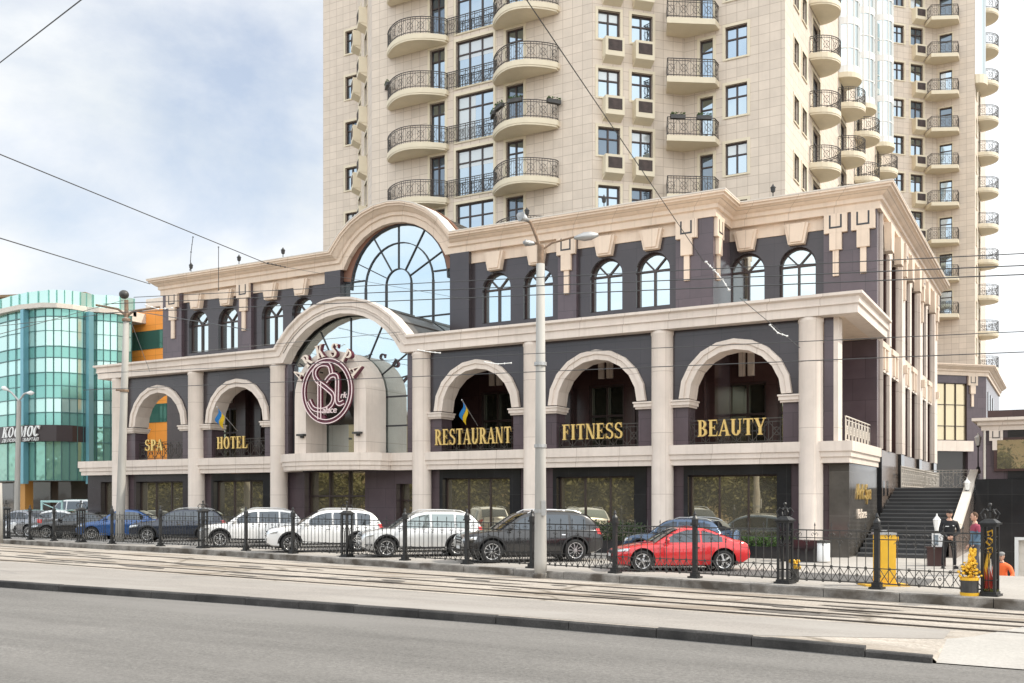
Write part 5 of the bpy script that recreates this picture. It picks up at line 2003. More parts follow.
# КОСМОС lettering on the band
pa, pb = onD(7.5, 432, kd(7.5) - 0.4), onD(46, 432, kd(46) - 0.4)
ang = math.atan2(pb.y - pa.y, pb.x - pa.x)
Lw = math.hypot(pb.x - pa.x, pb.y - pa.y)
ks = empty('roof_band_sign', (pa.x, pa.y - 0.55, 7.62), ang, 'white slanted KOCMOC letters on the black band of the glass building', 'sign')
ks.name = 'band_sign'
mb = MB()
word(mb, 'KOCMOC', 0, 0, 0.92, 0, 0.12, Lw * 0.93, shear=0.28, gap=0.12)
mb.build('letters', M['white'], ks)
text_mesh('ДЕЛОВОЙ КВАРТАЛ', 0.40, 0.02, 'small_letters', M['white'], ks, (0.0, 0.02, -0.40), sx=0.80 * Lw / 3.4 / 1.0, shear=0.2)

# ================================================================== stairs and the low building at the right
SY0, SY1, NST = 37.6, 47.2, 17
st = empty('granite_stairs', (-5.1, 42, 0), 0, 'wide dark granite stairway climbing between the hotel side and a pale sloping parapet', 'stairs')
mb, me_ = MB(), MB()
for k in range(NST):
    y0 = SY0 + (SY1 - SY0) * k / NST
    z1 = 0.1 + 2.6 * (k + 1) / NST
    mb.box(-6.60, -3.72, y0, SY1 + 0.01 * (NST - k), 0.1 + 2.6 * k / NST + (0.0 if k else 0), z1)
    me_.box(-6.58, -3.74, y0 - 0.012, y0 + 0.05, z1 - 0.035, z1 + 0.004)
mb.box(-6.6, -3.72, SY1 + 0.2, 66, 2.2, 2.69)
mb.build('steps', M['stair'], st, world=True)
me_.build('step_edge', M['stair_edge'], st, world=True)
mb = MB()
mb.prism([(38.6, 0.1), (49.5, 0.1), (49.5, 3.35), (48.3, 3.35), (40.2, 1.12), (38.6, 1.12)], 'x', -3.62, -3.36)
mb.build('parapet', M['brown_granite'], st, world=True)
mb = MB()
mb.prism([(40.0, 1.13), (48.3, 3.36), (49.6, 3.36), (49.6, 3.52), (48.2, 3.52), (39.95, 1.30)], 'x', -3.66, -3.32)
mb.box(-3.66, -3.32, 38.5, 39.94, 1.125, 1.27)
mb.build('coping', M['coping'], st, world=True)
mb = MB()
rail_poly(mb, [(-6.45, 47.6), (-6.45, 63)], 2.7, 1.0)
rail_poly(mb, [(-6.4, 56), (-4.2, 56)], 2.7, 1.0)
mb.build('landing_railing', M['coping'], st, world=True)

low = empty('low_building', (4, 50, 0), 0, 'low black granite building with a cream cornice, one wide window and a garage door', 'building')
LX0, LX1, LY = -3.26, 22.0, 46.0
mb = MB()
mb.box(LX0 + 0.25, LX1, LY + 0.2, LY + 12, 3.05, 5.1)
mb.build('upper_wall', M['plum'], low, world=True)
mb = MB()
mb.box(LX0 + 0.4, LX1, LY + 0.9, LY + 12, 5.65, 6.0)
mb.build('parapet', M['plum_dark'], low, world=True)
mb = MB()
gx0, gx1 = -1.78, 3.2
mb.box(LX0, gx0, LY, LY + 12, -1.6, 3.04)
mb.box(gx1, LX1, LY, LY + 12, -1.6, 3.04)
mb.box(gx0, gx1, LY, LY + 12, 0.6, 3.04)
mb.box(LX0 + 1.2, LX1, LY + 0.12, LY + 0.19, 3.05, 5.09)
mb.build('lower_wall', M['black_granite'], low, world=True)
mb = MB()
mb.sweep([((LX0 + 0.3, LY + 12, 5.1), (-1, 0, 0), U), ((LX0 + 0.3, LY + 0.2, 5.1), (-1, -1, 0), U), ((LX1, LY + 0.2, 5.1), (0, -1, 0), U)],
         [(-0.3, 0), (0.1, 0), (0.12, 0.18), (0.25, 0.22), (0.25, 0.34), (0.45, 0.40), (0.45, 0.52), (-0.3, 0.56)])
mb.build('cornice', M['cream'], low, world=True)
mb = MB()
mb.M = Matrix.Translation((-2.5, LY + 0.12, 5.1)) @ Matrix.Scale(0.55, 4)
pendant(mb, 0, 0, z=0)
mb.build('drop_ornament', [M['cream'], M['dark_frame']], low, world=True)
mb = MB()
mb.tube([(LX0 + 0.32, LY + 0.1, 3.05), (LX0 + 0.32, LY + 0.1, 5.1)], 0.05)
mb.build('downpipe', M['coping'], low, world=True)
wl, wr = onY(997, 450, LY).x, 6.0
mb = MB()
mb.box(wl - 0.12, wr + 0.12, LY + 0.05, LY + 0.118, 3.38, 4.78)
w = mb.build('window', M['plum_dark'], low, world=True)
mb = MB()
mb.box(wl, wr, LY + 0.03, LY + 0.049, 3.48, 4.68)
mb.build('pane', M['shop_glass'], w, world=True)
mb = MB()
mb.box(gx0, gx1, LY + 0.25, LY + 0.3, -1.6, 0.6)
for k in range(5):
    mb.box(gx0 + 0.1, gx1 - 0.1, LY + 0.235, LY + 0.249, -1.15 + k * 0.36, -1.13 + k * 0.36)
gd = mb.build('garage_door', M['coping'], low, world=True)
mb = MB()
mb.box(gx0 - 0.02, gx0 + 0.12, LY - 0.06, LY + 0.24, -1.6, 0.62)
mb.box(gx0 + 0.121, gx1, LY - 0.055, LY + 0.24, 0.5, 0.622)
mb.build('frame', M['white'], gd, world=True)
mb = MB()
mb.box(gx0 + 0.75, gx0 + 2.4, LY + 0.2, LY + 0.234, -0.75, -0.2)
mb.build('notice_board', M['maroon'], gd, world=True)

# lamps standing by the stairs
def yard_lamp(x, y, z, h, lab, s=1.0):
    root = empty('lantern_post', (x, y, z), 0, lab, 'lamp', 'white lanterns by the stairs')
    mb = MB()
    mb.lathe([(0.09, 0), (0.07, 0.12), (0.03, 0.16), (0.025, h - 0.55), (0.05, h - 0.5), (0.10, h - 0.46)], n=8)
    mb.build('post', M['iron'], root)
    mb = MB()
    mb.lathe([(0.10 * s, h - 0.455), (0.18 * s, h - 0.15), (0.18 * s, h - 0.10)], n=6)
    mb.build('lantern_glass', M['lamp_glass'], root)
    mb = MB()
    mb.lathe([(0.21 * s, h - 0.098), (0.10 * s, h - 0.0), (0.03, h + 0.03), (0.02, h + 0.12)], n=6)
    mb.build('lantern_cap', M['white'], root)
p = onD(936.8, 530, 32.5)
yard_lamp(p.x, p.y, 0.75, CAMZ + (YH - 513.5) * 32.5 / FPX - 0.87, 'white lantern on a dark pedestal beside the guard', 0.62)
p = onD(959, 480, 41)
yard_lamp(-3.5, 44.6, 2.5, CAMZ + (YH - 478) * 40.6 / FPX - 2.6, 'white lantern on the stair parapet halfway up', 0.7)
yard_lamp(-3.4, 49.2, 3.53, 1.55, 'white lantern at the top end of the stair parapet', 0.8)
# ================================================================== iron fence along the pavement
def fence_x(px):
    lo, hi = -60.0, 3.0
    for _ in range(50):
        m_ = (lo + hi) / 2
        y = fenceY(m_)
        d = -S_ * m_ + C_ * y
        if 512 + FPX * (C_ * m_ + S_ * y) / d < px:
            lo = m_
        else:
            hi = m_
    return lo
FX = [fence_x(px) for px in (990, 877, 785, 695, 615, 532, 467, 405, 347, 293, 246, 203, 160.5, 112, 81, 54, 30, 6)]
BIGP = {0, 2, 8, 11, 14, 17}
fang = math.atan2(-0.205, 1)
fence = empty('iron_fence', (-24, fenceY(-24), 0.1), 0, 'black wrought iron fence on posts running along the pavement in front of the cars', 'fence')
def small_post():
    mb = MB()
    mb.box(-0.15, 0.15, -0.15, 0.15, 0, 0.05)
    mb.box(-0.10, 0.10, -0.10, 0.10, 0.05, 0.16)
    mb.box(-0.055, 0.055, -0.055, 0.055, 0.16, 1.42)
    mb.box(-0.09, 0.09, -0.09, 0.09, 1.42, 1.47)
    mb.box(-0.065, 0.065, -0.065, 0.065, 1.47, 1.56)
    mb.lathe([(0.09, 1.56), (0.085, 1.60), (0.03, 1.68), (0.05, 1.71), (0.015, 1.80)], n=8)
    return mb.mesh('post', M['iron'])
def big_post():
    mb = MB()
    w = 0.125
    mb.box(-0.21, 0.21, -0.21, 0.21, 0, 0.05)
    mb.box(-0.17, 0.17, -0.17, 0.17, 0.05, 0.10)
    for sx in (-1, 1):
        for sy in (-1, 1):
            mb.box(sx * w - 0.028, sx * w + 0.028, sy * w - 0.028, sy * w + 0.028, 0.1, 1.52)
    mb.box(-0.16, 0.16, -0.16, 0.16, 1.52, 1.57)
    mb.box(-0.20, 0.20, -0.20, 0.20, 1.57, 1.61)
    vs = [(-0.18, -0.18, 1.61), (0.18, -0.18, 1.61), (0.18, 0.18, 1.61), (-0.18, 0.18, 1.61), (-0.09, -0.09, 1.69), (0.09, -0.09, 1.69), (0.09, 0.09, 1.69), (-0.09, 0.09, 1.69)]
    mb.add(vs, [(0, 3, 2, 1), (4, 5, 6, 7), (0, 1, 5, 4), (1, 2, 6, 5), (2, 3, 7, 6), (3, 0, 4, 7)])
    # crown of scrolls
    for k in range(4):
        a = k * PI / 2 + PI / 4
        c, s = math.cos(a), math.sin(a)
        mb.tube([(0.17 * c, 0.17 * s, 1.70), (0.22 * c, 0.22 * s, 1.80), (0.14 * c, 0.14 * s, 1.90), (0.04 * c, 0.04 * s, 1.86)], 0.018, 5)
    mb.tube([(0, 0, 1.72), (0, 0, 1.98)], 0.022, 6)
    mb.ball((0, 0, 2.0), 0.045, 8, 5)
    for f in range(4):
        a = f * PI / 2
        c, s = math.cos(a), math.sin(a)
        def q(u, z): return (u * c - w * s, u * s + w * c, z)
        for u in (0.0,):
            mb.bar(q(u, 0.1), q(u, 0.95), 0.012)
        for z in (0.35, 0.95, 1.3):
            mb.bar(q(-w, z), q(w, z), 0.022)
        pr = [q(0.085 * math.cos(t * PI / 5), 1.12 + 0.12 * math.sin(t * PI / 5)) for t in range(11)]
        for p, r_ in zip(pr, pr[1:]):
            mb.bar(p, r_, 0.018)
    mb.box(-w, w, -w, w, 0.95, 1.5) if False else None
    return mb.mesh('lattice_post', M['iron'])
sp_me, bp_me = small_post(), big_post()
def fence_panel(ln):
    """iron panel: spear bars between rails, a lower row of diamonds with rings and an upper row of small scrolls"""
    mb = MB()
    for z, w in ((1.36, 0.03), (1.17, 0.022), (0.48, 0.022), (0.13, 0.03)):
        mb.bar((0, 0, z), (ln, 0, z), w)
    n = max(4, round(ln / 0.215))
    for k in range(1, n):
        x = ln * k / n
        top = 1.50 if k % 2 else 1.36
        mb.bar((x, 0, 0.13), (x, 0, top), 0.015)
        if k % 2:
            mb.add([(x - 0.025, 0, 1.47), (x, -0.012, 1.47), (x + 0.025, 0, 1.47), (x, 0.012, 1.47), (x, 0, 1.56)], [(0, 1, 4), (1, 2, 4), (2, 3, 4), (3, 0, 4)])
            for s in (-1, 1):
                mb.tube([(x, 0, 1.24), (x + s * 0.05, 0, 1.30), (x + s * 0.085, 0, 1.26), (x + s * 0.06, 0, 1.21)], 0.009, 4, False)
        else:
            for s in (-1, 1):
                mb.tube([(x, 0, 1.02), (x + s * 0.05, 0, 1.12), (x + s * 0.08, 0, 1.07)], 0.009, 4, False)
            mb.ball((x, 0, 1.0), 0.026, 5, 4)
    m = max(2, n // 2)
    for k in range(m):
        a, b = ln * k / m, ln * (k + 1) / m
        c = (a + b) / 2
        for (p, q) in (((a, 0.13), (c, 0.48)), ((c, 0.48), (b, 0.13)), ((a, 0.48), (c, 0.13)), ((c, 0.13), (b, 0.48))):
            mb.bar((p[0], 0, p[1]), (q[0], 0, q[1]), 0.014)
        for cx, cz in ((c, 0.48), (a, 0.13), (a, 0.305)):
            pr = [(cx + 0.032 * math.cos(t * PI / 3), 0, cz + 0.032 * math.sin(t * PI / 3)) for t in range(7)]
            for p, q in zip(pr, pr[1:]):
                mb.bar(p, q, 0.016)
    return mb
for k, x in enumerate(FX):
    o = place('lattice_post' if k in BIGP else 'post', bp_me if k in BIGP else sp_me, fence, TR(x, fenceY(x), 0.1, fang))
    if k + 1 < len(FX):
        x2 = FX[k + 1]
        wa, wb = (0.15 if k in BIGP else 0.06), (0.15 if k + 1 in BIGP else 0.06)
        ca = math.cos(fang)
        ln = (x - x2) / ca - wa - wb
        xs0 = x2 + wb * ca
        me = fence_panel(ln).mesh('panel', M['iron'] if k > 3 else M['iron_grey'])
        place('panel', me, fence, TR(xs0, fenceY(xs0), 0.1, fang))

# ================================================================== poles and overhead wires
def lamp_head(mb, base, d, l=0.75, r=0.11):
    d = Vector(d).normalized()
    b = Vector(base)
    mb.tube([b, b + d * 0.12, b + d * 0.3, b + d * (l * 0.7), b + d * l], [0.04, 0.075, r, r * 0.95, r * 0.35], 10)
def base_z(px, py):
    return onZ(px, py, -0.1)
pp = onZ(540.5, 574.5, 0.0)
dP = (Vector((pp.x, pp.y)).dot(Vector((-S_, C_))))
pole = empty('lamp_pole', (pp.x, pp.y, 0), 0, 'tall pale concrete pole with three street lamp heads standing at the kerb behind the tracks', 'street lamp')
mb = MB(); mb.smooth = True
zt = CAMZ + (YH - 264) * dP / FPX
mb.lathe([(0.19, -0.1), (0.185, 0.4), (0.165, 2.5), (0.125, zt)], n=18)
mb.build('shaft', M['concrete_pole'], pole)
mb = MB()
mb.lathe([(0.24, -0.12), (0.23, 0.02), (0.19, 0.05)], n=12)
mb.build('foot', M['kerb_stone'], pole)
mb = MB()
for z in (2.5, 2.7):
    pass
for yy in (446, 511, 364):
    z = CAMZ + (YH - yy) * dP / FPX
    mb.lathe([(0.185, z - 0.05), (0.185, z + 0.05)], n=14)
[p_.build('steel_band', M['galv'], pole) for p_ in mb.split()]
mb = MB()
z = CAMZ + (YH - 508) * dP / FPX
mb.M = Matrix.Rotation(R(PSI), 4, 'Z')
mb.box(0.02, 0.15, -0.215, -0.15, z - 0.22, z + 0.22)
mb.build('fuse_box', M['galv'], pole)
mb = MB()
def pw(px, py, dd=0.0):
    return onD(px, py, dP + dd) - Vector((pp.x, pp.y, 0))
mb.tube([(0, 0, zt), (0, 0, zt + 0.55)], 0.10, 12)
mb.tube([pw(541, 252), pw(537.5, 240), pw(531, 223), pw(526, 219)], 0.05, 8)
mb.tube([pw(543, 249), pw(552, 243), pw(574, 237)], 0.03, 8)
mb.tube([pw(541, 250), pw(538, 244), pw(533, 242)], 0.03, 8)
mb.build('bracket_arm', M['rust'], pole)
lh = [(pw(529, 221), pw(518.5, 215, -0.2) - pw(529, 221), 0.42, 0.16), (pw(574, 238), pw(601, 234.5) - pw(574, 238), 0.72, 0.13), (pw(535, 243.5), pw(523, 242.5) - pw(535, 243.5), 0.36, 0.10)]
for b, d, l, r_ in lh:
    mb = MB(); mb.smooth = True
    lamp_head(mb, b, d, l, r_)
    mb.build('lamp_head', M['galv'], pole)

# left tall pole
p2 = onZ(119.5, 543.5, 0.0)
d2 = Vector((p2.x, p2.y)).dot(Vector((-S_, C_)))
pole2 = empty('tram_pole', (p2.x, p2.y, 0), 0, 'slightly leaning pale concrete pole at left carrying tram wires and a round lamp', 'utility pole')
def pw2(px, py, dd=0.0):
    return onD(px, py, d2 + dd) - Vector((p2.x, p2.y, 0))
mb = MB(); mb.smooth = True
a, b = Vector((0, 0, -0.1)), pw2(126.5, 318)
pts = [a.lerp(b, t) for t in (0, 0.15, 0.4, 0.7, 1)]
mb.tube(pts, [0.22, 0.21, 0.19, 0.17, 0.145], 16)
mb.build('shaft', M['concrete_pole'], pole2)
mb = MB()
mb.tube([pw2(126.5, 319), pw2(126.3, 300)], 0.10, 8)
mb.tube([pw2(126.5, 316), pw2(118, 309), pw2(96, 305)], 0.06, 6)
mb.tube([pw2(126.5, 316), pw2(134, 311), pw2(160, 307)], 0.06, 6)
for yy in (320, 390):
    q = a.lerp(b, (543 - yy) / (543 - 318)) if yy > 318 else b
    mb.lathe([(0.22, q.z - 0.06), (0.22, q.z + 0.06)], (q.x, q.y, 0), 10)
mb.tube([pw2(116, 390), pw2(127, 390)], 0.05, 6)
[p_.build('bracket_arm', M['rust'], pole2) for p_ in mb.split()]
mb = MB(); mb.smooth = True
mb.ball(tuple(pw2(124, 294.5)), (0.24, 0.24, 0.22), 12, 8)
mb.build('lamp_head', M['iron_grey'], pole2)

# far twin-arm lamp post
p3 = onD(16.5, 505, 62)
pole3 = empty('lamp_pole', (p3.x, p3.y, 0.1), 0, 'distant grey double-armed street lamp in front of the glass office building', 'street lamp')
def pw3(px, py):
    return onD(px, py, 62) - Vector((p3.x, p3.y, 0.1))
mb = MB()
mb.tube([(0, 0, 0), pw3(19, 401)], [0.19, 0.13], 10)
mb.build('shaft', M['concrete_pole'], pole3)
mb = MB()
mb.tube([pw3(19, 401), pw3(12, 393), pw3(8, 390)], 0.06, 6)
mb.tube([pw3(19, 401), pw3(24, 394), pw3(28, 392.5)], 0.06, 6)
[p_.build('bracket_arm', M['galv'], pole3) for p_ in mb.split()]
for (a, b) in (((9, 390.5), (3, 387.5)), ((26, 393), (32, 393))):
    mb = MB(); mb.smooth = True
    lamp_head(mb, pw3(*a), pw3(*b) - pw3(*a), 0.5, 0.15)
    mb.build('lamp_head', M['white'], pole3)
# tree trunk sliver / pale post at the very left end of the fence
p4 = onZ(-1.0, 541, 0.1)
mb = MB(); mb.smooth = True
zt4 = CAMZ + (YH - 485) * 45 / FPX
mb.tube([(0, 0, -0.1), (0.05, 0, 1.4), (0.0, 0.02, 2.9)], [0.17, 0.14, 0.12], 10)
o = mb.build('gate_post', M['concrete_pole'])
o.location = (p4.x, p4.y, 0.1)
tag(o, 'pale rounded post cut off by the left edge, at the end of the iron fence', 'post')

def wire(name, a, b, sag, r=0.012, lab='', grp='overhead tram wires', n=14):
    a, b = Vector(a), Vector(b)
    mb = MB()
    pts = [a.lerp(b, k / n) - Vector((0, 0, 4 * sag * (k / n) * (1 - k / n))) for k in range(n + 1)]
    mb.tube(pts, r, 5)
    o = mb.build(name, M['wire'])
    return tag(o, lab, 'wire', grp)
# contact and feeder wires strung along the street
def street_wire(y1, x0, y0, Yp, lab, r=0.013, x1=1024, sag=0.0):
    a, b = onY(x0, y0, Yp), onY(x1, y1, Yp)
    d = b - a
    return wire('overhead_wire', a - d * 0.05, b + d * 0.3, sag, r, lab)
street_wire(367.0 - 15, 110, 389, 21.0, 'lowest thin wire crossing the arches and the columns', 0.010)
street_wire(331.5, 126, 372, 24.0, 'thin wire crossing the arch tops, second from the bottom', 0.010)
street_wire(274.5, 130, 312, 22.0, 'wire crossing the upper windows, lowest of the close set of three', 0.013)
street_wire(265.5, 130, 303, 22.8, 'wire crossing the upper windows, middle of the close set of three', 0.013)
street_wire(253.5, 160, 296, 23.6, 'wire crossing the upper windows, topmost of the close set of three', 0.012)
# long span wires across the sky
def span(a, b, da, db, lab, r=0.014, sag=0.0):
    return wire('span_wire', onD(*a, da), onD(*b, db), sag, r, lab, 'span wires across the street')
span((-40, 138), (268, 264), 24, 38, 'span wire descending from the left edge over the hotel roof corner', 0.016)
span((268, 264), (470, 300), 38, 39, 'continuation of the descending span wire in front of the round gable', 0.008)
span((-30, 229), (150, 284), 26, 44, 'lower span wire from the left edge to the tram pole', 0.018)
span((-20, 78), (86, -4), 26, 20, 'short wire across the top left corner of the sky', 0.014)
span((520, -10), (704, 262), 14, 26, 'thick span wire slanting down across the tower front', 0.009)
span((740, 298), (800, 348), 27, 28, 'short wire end slanting down above the BEAUTY arch', 0.010)
span((192, 352), (400, 332), 30, 36, 'cross wire slanting over the entrance arch', 0.010)
span((150, 372), (130, 319), 45, 46.5, 'stay wire hanging beside the tram pole', 0.010)
span((128, 310), (250, 330), 46, 30, 'upper cross wire leaving the tram pole', 0.016)
span((0, 334), (124, 300), 36, 46.5, 'cross wire in front of the glass office building, upper', 0.012)
span((0, 326), (124, 312), 36, 46.5, 'cross wire in front of the glass office building, lower', 0.012)
span((0, 262), (-60, 250), 30, 30, 'wire at the far left', 0.01) if False else None
def hardware(pts, dd, lab, r=0.05):
    r *= 0.6
    a = onD(*pts[0], dd)
    mb = MB()
    P_ = [onD(*q, dd) - a for q in pts]
    for u, v in zip(P_, P_[1:]):
        mb.tube([u, v], 0.012, 5)
    for q in P_:
        mb.ball(tuple(q), (r, r, r * 0.7), 7, 5)
    for u, v in zip(P_, P_[1:]):
        m = (u + v) / 2
        mb.ball(tuple(m), (r * 0.6, r * 0.6, r * 0.9), 6, 4)
    o = mb.build('insulator', M['white'] if 'white' in lab else M['iron'])
    o.location = a
    return tag(o, lab, 'insulator', 'wire insulators and clamps')
hardware([(193, 237), (191, 252), (190, 270)], 34, 'pair of black insulators hanging above the left roof corner')
hardware([(218.5, 247), (218.5, 290)], 35, 'black clamp with a drop wire above the roof, second from left')
hardware([(268, 263), (276, 265), (285, 267)], 38, 'black clamps where the span wire meets the gable edge', 0.07)
hardware([(706, 262), (714, 270), (722, 279), (729, 290)], 26, 'white insulator string in front of the plum pier near the roof step', 0.07)
hardware([(770, 325), (778, 333), (787, 336)], 27.5, 'white insulator string above the BEAUTY arch', 0.06)
hardware([(485, 362), (498, 364), (511, 363)], 26, 'white insulator clamps above the RESTAURANT arch', 0.05)
hardware([(418, 350), (430, 352), (440, 353)], 28, 'white clamps in front of the cornice right of the entrance', 0.05)
hardware([(146, 305), (158, 309), (172, 308)], 44, 'white insulators right of the tram pole head', 0.09)

# ================================================================== people
def person(loc, rz, label, joints, rad, cols, height_mats, extra):
    root = empty('person', loc, rz, label, 'person')
    return root
def skin_body(name, chains, parent, mats, matfn, sub_=1):
    """chains: list of lists of (pos, radius); first point of each later chain is an existing joint (matched by position)"""
    verts, edges, rads, idx = [], [], [], {}
    for ch in chains:
        prev = None
        for p, r_ in ch:
            k = tuple(round(c, 4) for c in p)
            if k not in idx:
                idx[k] = len(verts)
                verts.append(p)
                rads.append(r_)
            i = idx[k]
            if prev is not None and prev != i:
                edges.append((prev, i))
            prev = i
    me = bpy.data.meshes.new(name)
    me.from_pydata(verts, edges, [])
    o = bpy.data.objects.new(name, me)
    COL.objects.link(o)
    sk = o.modifiers.new('s', 'SKIN')
    sk.use_smooth_shade = True
    if not me.skin_vertices:
        me.attributes.new if False else None
    lay = me.skin_vertices[0] if len(me.skin_vertices) else None
    if lay is None:
        bm = bmesh.new(); bm.from_mesh(me)
        bm.verts.layers.skin.verify()
        bm.to_mesh(me); bm.free()
        lay = me.skin_vertices[0]
    for i, r_ in enumerate(rads):
        rr = r_ if isinstance(r_, tuple) else (r_, r_)
        lay.data[i].radius = rr
        lay.data[i].use_root = (i == 0)
    ss = o.modifiers.new('u', 'SUBSURF')
    ss.levels = sub_
    ss.render_levels = sub_
    dg = bpy.context.evaluated_depsgraph_get()
    m2 = bpy.data.meshes.new_from_object(o.evaluated_get(dg))
    bpy.data.objects.remove(o)
    m2.name = name
    m2.materials.clear()
    for m in mats:
        m2.materials.append(m)
    for p in m2.polygons:
        p.material_index = matfn(p.center)
        p.use_smooth = True
    r_ = bpy.data.objects.new(name, m2)
    COL.objects.link(r_)
    r_.parent = parent
    return r_
def head(root, c, facing, hair_m, cap=None, s=1.0):
    """head with nose, brow, ears, eyes and mouth; facing is an angle about z (0 looks to -y)"""
    mb = MB(); mb.smooth = True
    mb.ball((0, 0, 0), (0.076 * s, 0.095 * s, 0.118 * s), 16, 12)
    mb.ball((0, -0.030 * s, -0.062 * s), (0.052 * s, 0.058 * s, 0.052 * s), 12, 8)
    mb.add([(-0.015, -0.088, 0.02), (0.015, -0.088, 0.02), (0.02, -0.092, -0.03), (-0.02, -0.092, -0.03), (0, -0.118, -0.025)], [(0, 1, 4), (1, 2, 4), (2, 3, 4), (3, 0, 4)])
    for q in (-1, 1):
        mb.ball((q * 0.078, 0.005, -0.005), (0.012, 0.024, 0.034), 8, 6)
    o = mb.build('face', M['skin'], root)
    o.location = c
    o.rotation_euler = (R(4), 0, facing)
    mb = MB()
    for q in (-1, 1):
        mb.ball((q * 0.031, -0.086, 0.012), (0.012, 0.008, 0.008), 8, 5)
        mb.bar((q * 0.015, -0.093, 0.034), (q * 0.05, -0.086, 0.036), 0.008)
    mb.bar((-0.024, -0.090, -0.066), (0.024, -0.090, -0.066), 0.008)
    mb.build('features', mat('eye_dark', (0.03, 0.02, 0.015), 0.5), o)
    mb = MB(); mb.smooth = True
    mb.ball((0, 0.018, 0.026), (0.082, 0.090, 0.104), 14, 9)
    mb.build('hair', hair_m, o)
    if cap:
        mb = MB(); mb.smooth = True
        mb.lathe([(0.086, 0.035), (0.095, 0.075), (0.088, 0.11), (0.05, 0.135), (0.0, 0.14)], (0, 0.0, 0), 14)
        mb.prism([(0.075 * math.cos(PI + PI * k / 8), -0.05 + 0.085 * math.sin(PI + PI * k / 8)) for k in range(9)], 'z', 0.036, 0.048)
        mb.build('cap', cap, o)
def hand(mb, c, d, side):
    """palm plus four unequal bent fingers and a thumb, pointing along d"""
    c, d = Vector(c), Vector(d).normalized()
    up = Vector((0, -1, 0)) if abs(d.y) < 0.8 else Vector((0, 0, 1))
    sx = d.cross(up).normalized()
    nn = sx.cross(d).normalized()
    mb.tube([c - d * 0.03, c + d * 0.02, c + d * 0.085], [0.026, 0.036, 0.034], 8)
    for k, l in enumerate((0.068, 0.078, 0.072, 0.056)):
        b = c + d * 0.08 + sx * (0.03 - 0.02 * k)
        e = b + d * l * 0.55
        f = e + (d * 0.75 + nn * 0.66) * l * 0.5
        mb.tube([b, e, f], [0.010, 0.0095, 0.007], 6)
    b = c + sx * side * 0.032 + d * 0.01
    mb.tube([b, b + sx * side * 0.022 + d * 0.03, b + sx * side * 0.02 + d * 0.062], [0.012, 0.011, 0.008], 6)

fab_black = mat('black_cloth', (0.012, 0.012, 0.014), 0.85, var=0.2, scale=9)
fab_trou = mat('black_trousers', (0.014, 0.013, 0.014), 0.9, var=0.2, scale=9)
hair_br = mat('brown_hair', (0.09, 0.045, 0.022), 0.8)
# guard in black with a cap, hands clasped in front
gp = onD(949.3, 567.5, 30.0)
guard = empty('person', (gp.x, gp.y, 0.1), R(14), 'guard in black shirt, trousers and cap with hands clasped, standing before the stairs', 'person')
J = lambda x, y, z: (x, y, z)
ch = [
    [(J(0, 0, 0.93), (0.155, 0.115)), (J(0, -0.01, 1.08), (0.150, 0.110)), (J(0, -0.01, 1.25), (0.180, 0.125)), (J(0, 0, 1.40), (0.165, 0.105)), (J(0, -0.005, 1.49), 0.062), (J(0, -0.02, 1.57), 0.056)],
    [(J(0, 0, 1.40), (0.165, 0.105)), (J(0.20, 0.0, 1.39), 0.072), (J(0.27, -0.02, 1.12), 0.054), (J(0.07, -0.21, 0.98), 0.040)],
    [(J(0, 0, 1.40), (0.165, 0.105)), (J(-0.20, 0.0, 1.39), 0.072), (J(-0.27, -0.02, 1.12), 0.054), (J(-0.07, -0.21, 0.96), 0.040)],
    [(J(0, 0, 0.93), (0.155, 0.115)), (J(0.105, 0, 0.86), 0.100), (J(0.135, -0.01, 0.49), 0.070), (J(0.16, 0.01, 0.09), 0.050)],
    [(J(0, 0, 0.93), (0.155, 0.115)), (J(-0.105, 0, 0.86), 0.100), (J(-0.15, -0.01, 0.49), 0.070), (J(-0.19, 0.01, 0.09), 0.050)],
]
skin_body('body', ch, guard, [fab_black, fab_trou, M['skin']], lambda c: 2 if (c.z > 1.475 and abs(c.x) < 0.11) else (1 if c.z < 0.93 and abs(c.y) < 0.15 and c.z < 0.9 else 0))
head(guard, (0, -0.03, 1.665), R(12), hair_br, mat('black_cap', (0.02, 0.018, 0.017), 0.8))
mb = MB(); mb.smooth = True
hand(mb, (0.055, -0.235, 0.965), (-0.8, -0.1, -0.35), 1)
hand(mb, (-0.055, -0.225, 0.95), (0.8, -0.15, -0.35), -1)
mb.build('hands', M['skin'], guard)
mb = MB()
for q in (-1, 1):
    mb.tube([(q * 0.175 - 0.0, 0.06, 0.045), (q * 0.18, -0.04, 0.05), (q * 0.20, -0.16, 0.035)], [0.045, 0.052, 0.04], 8)
    mb.box(q * 0.18 - 0.05, q * 0.18 + 0.05, -0.19, 0.10, 0.0, 0.022)
mb.build('shoes', M['plastic'], guard)
mb = MB()
mb.box(0.075, 0.115, -0.14, -0.132, 1.30, 1.325)
mb.box(-0.13, -0.03, -0.143, -0.135, 1.28, 1.30)
mb.build('badge', M['white'], guard)

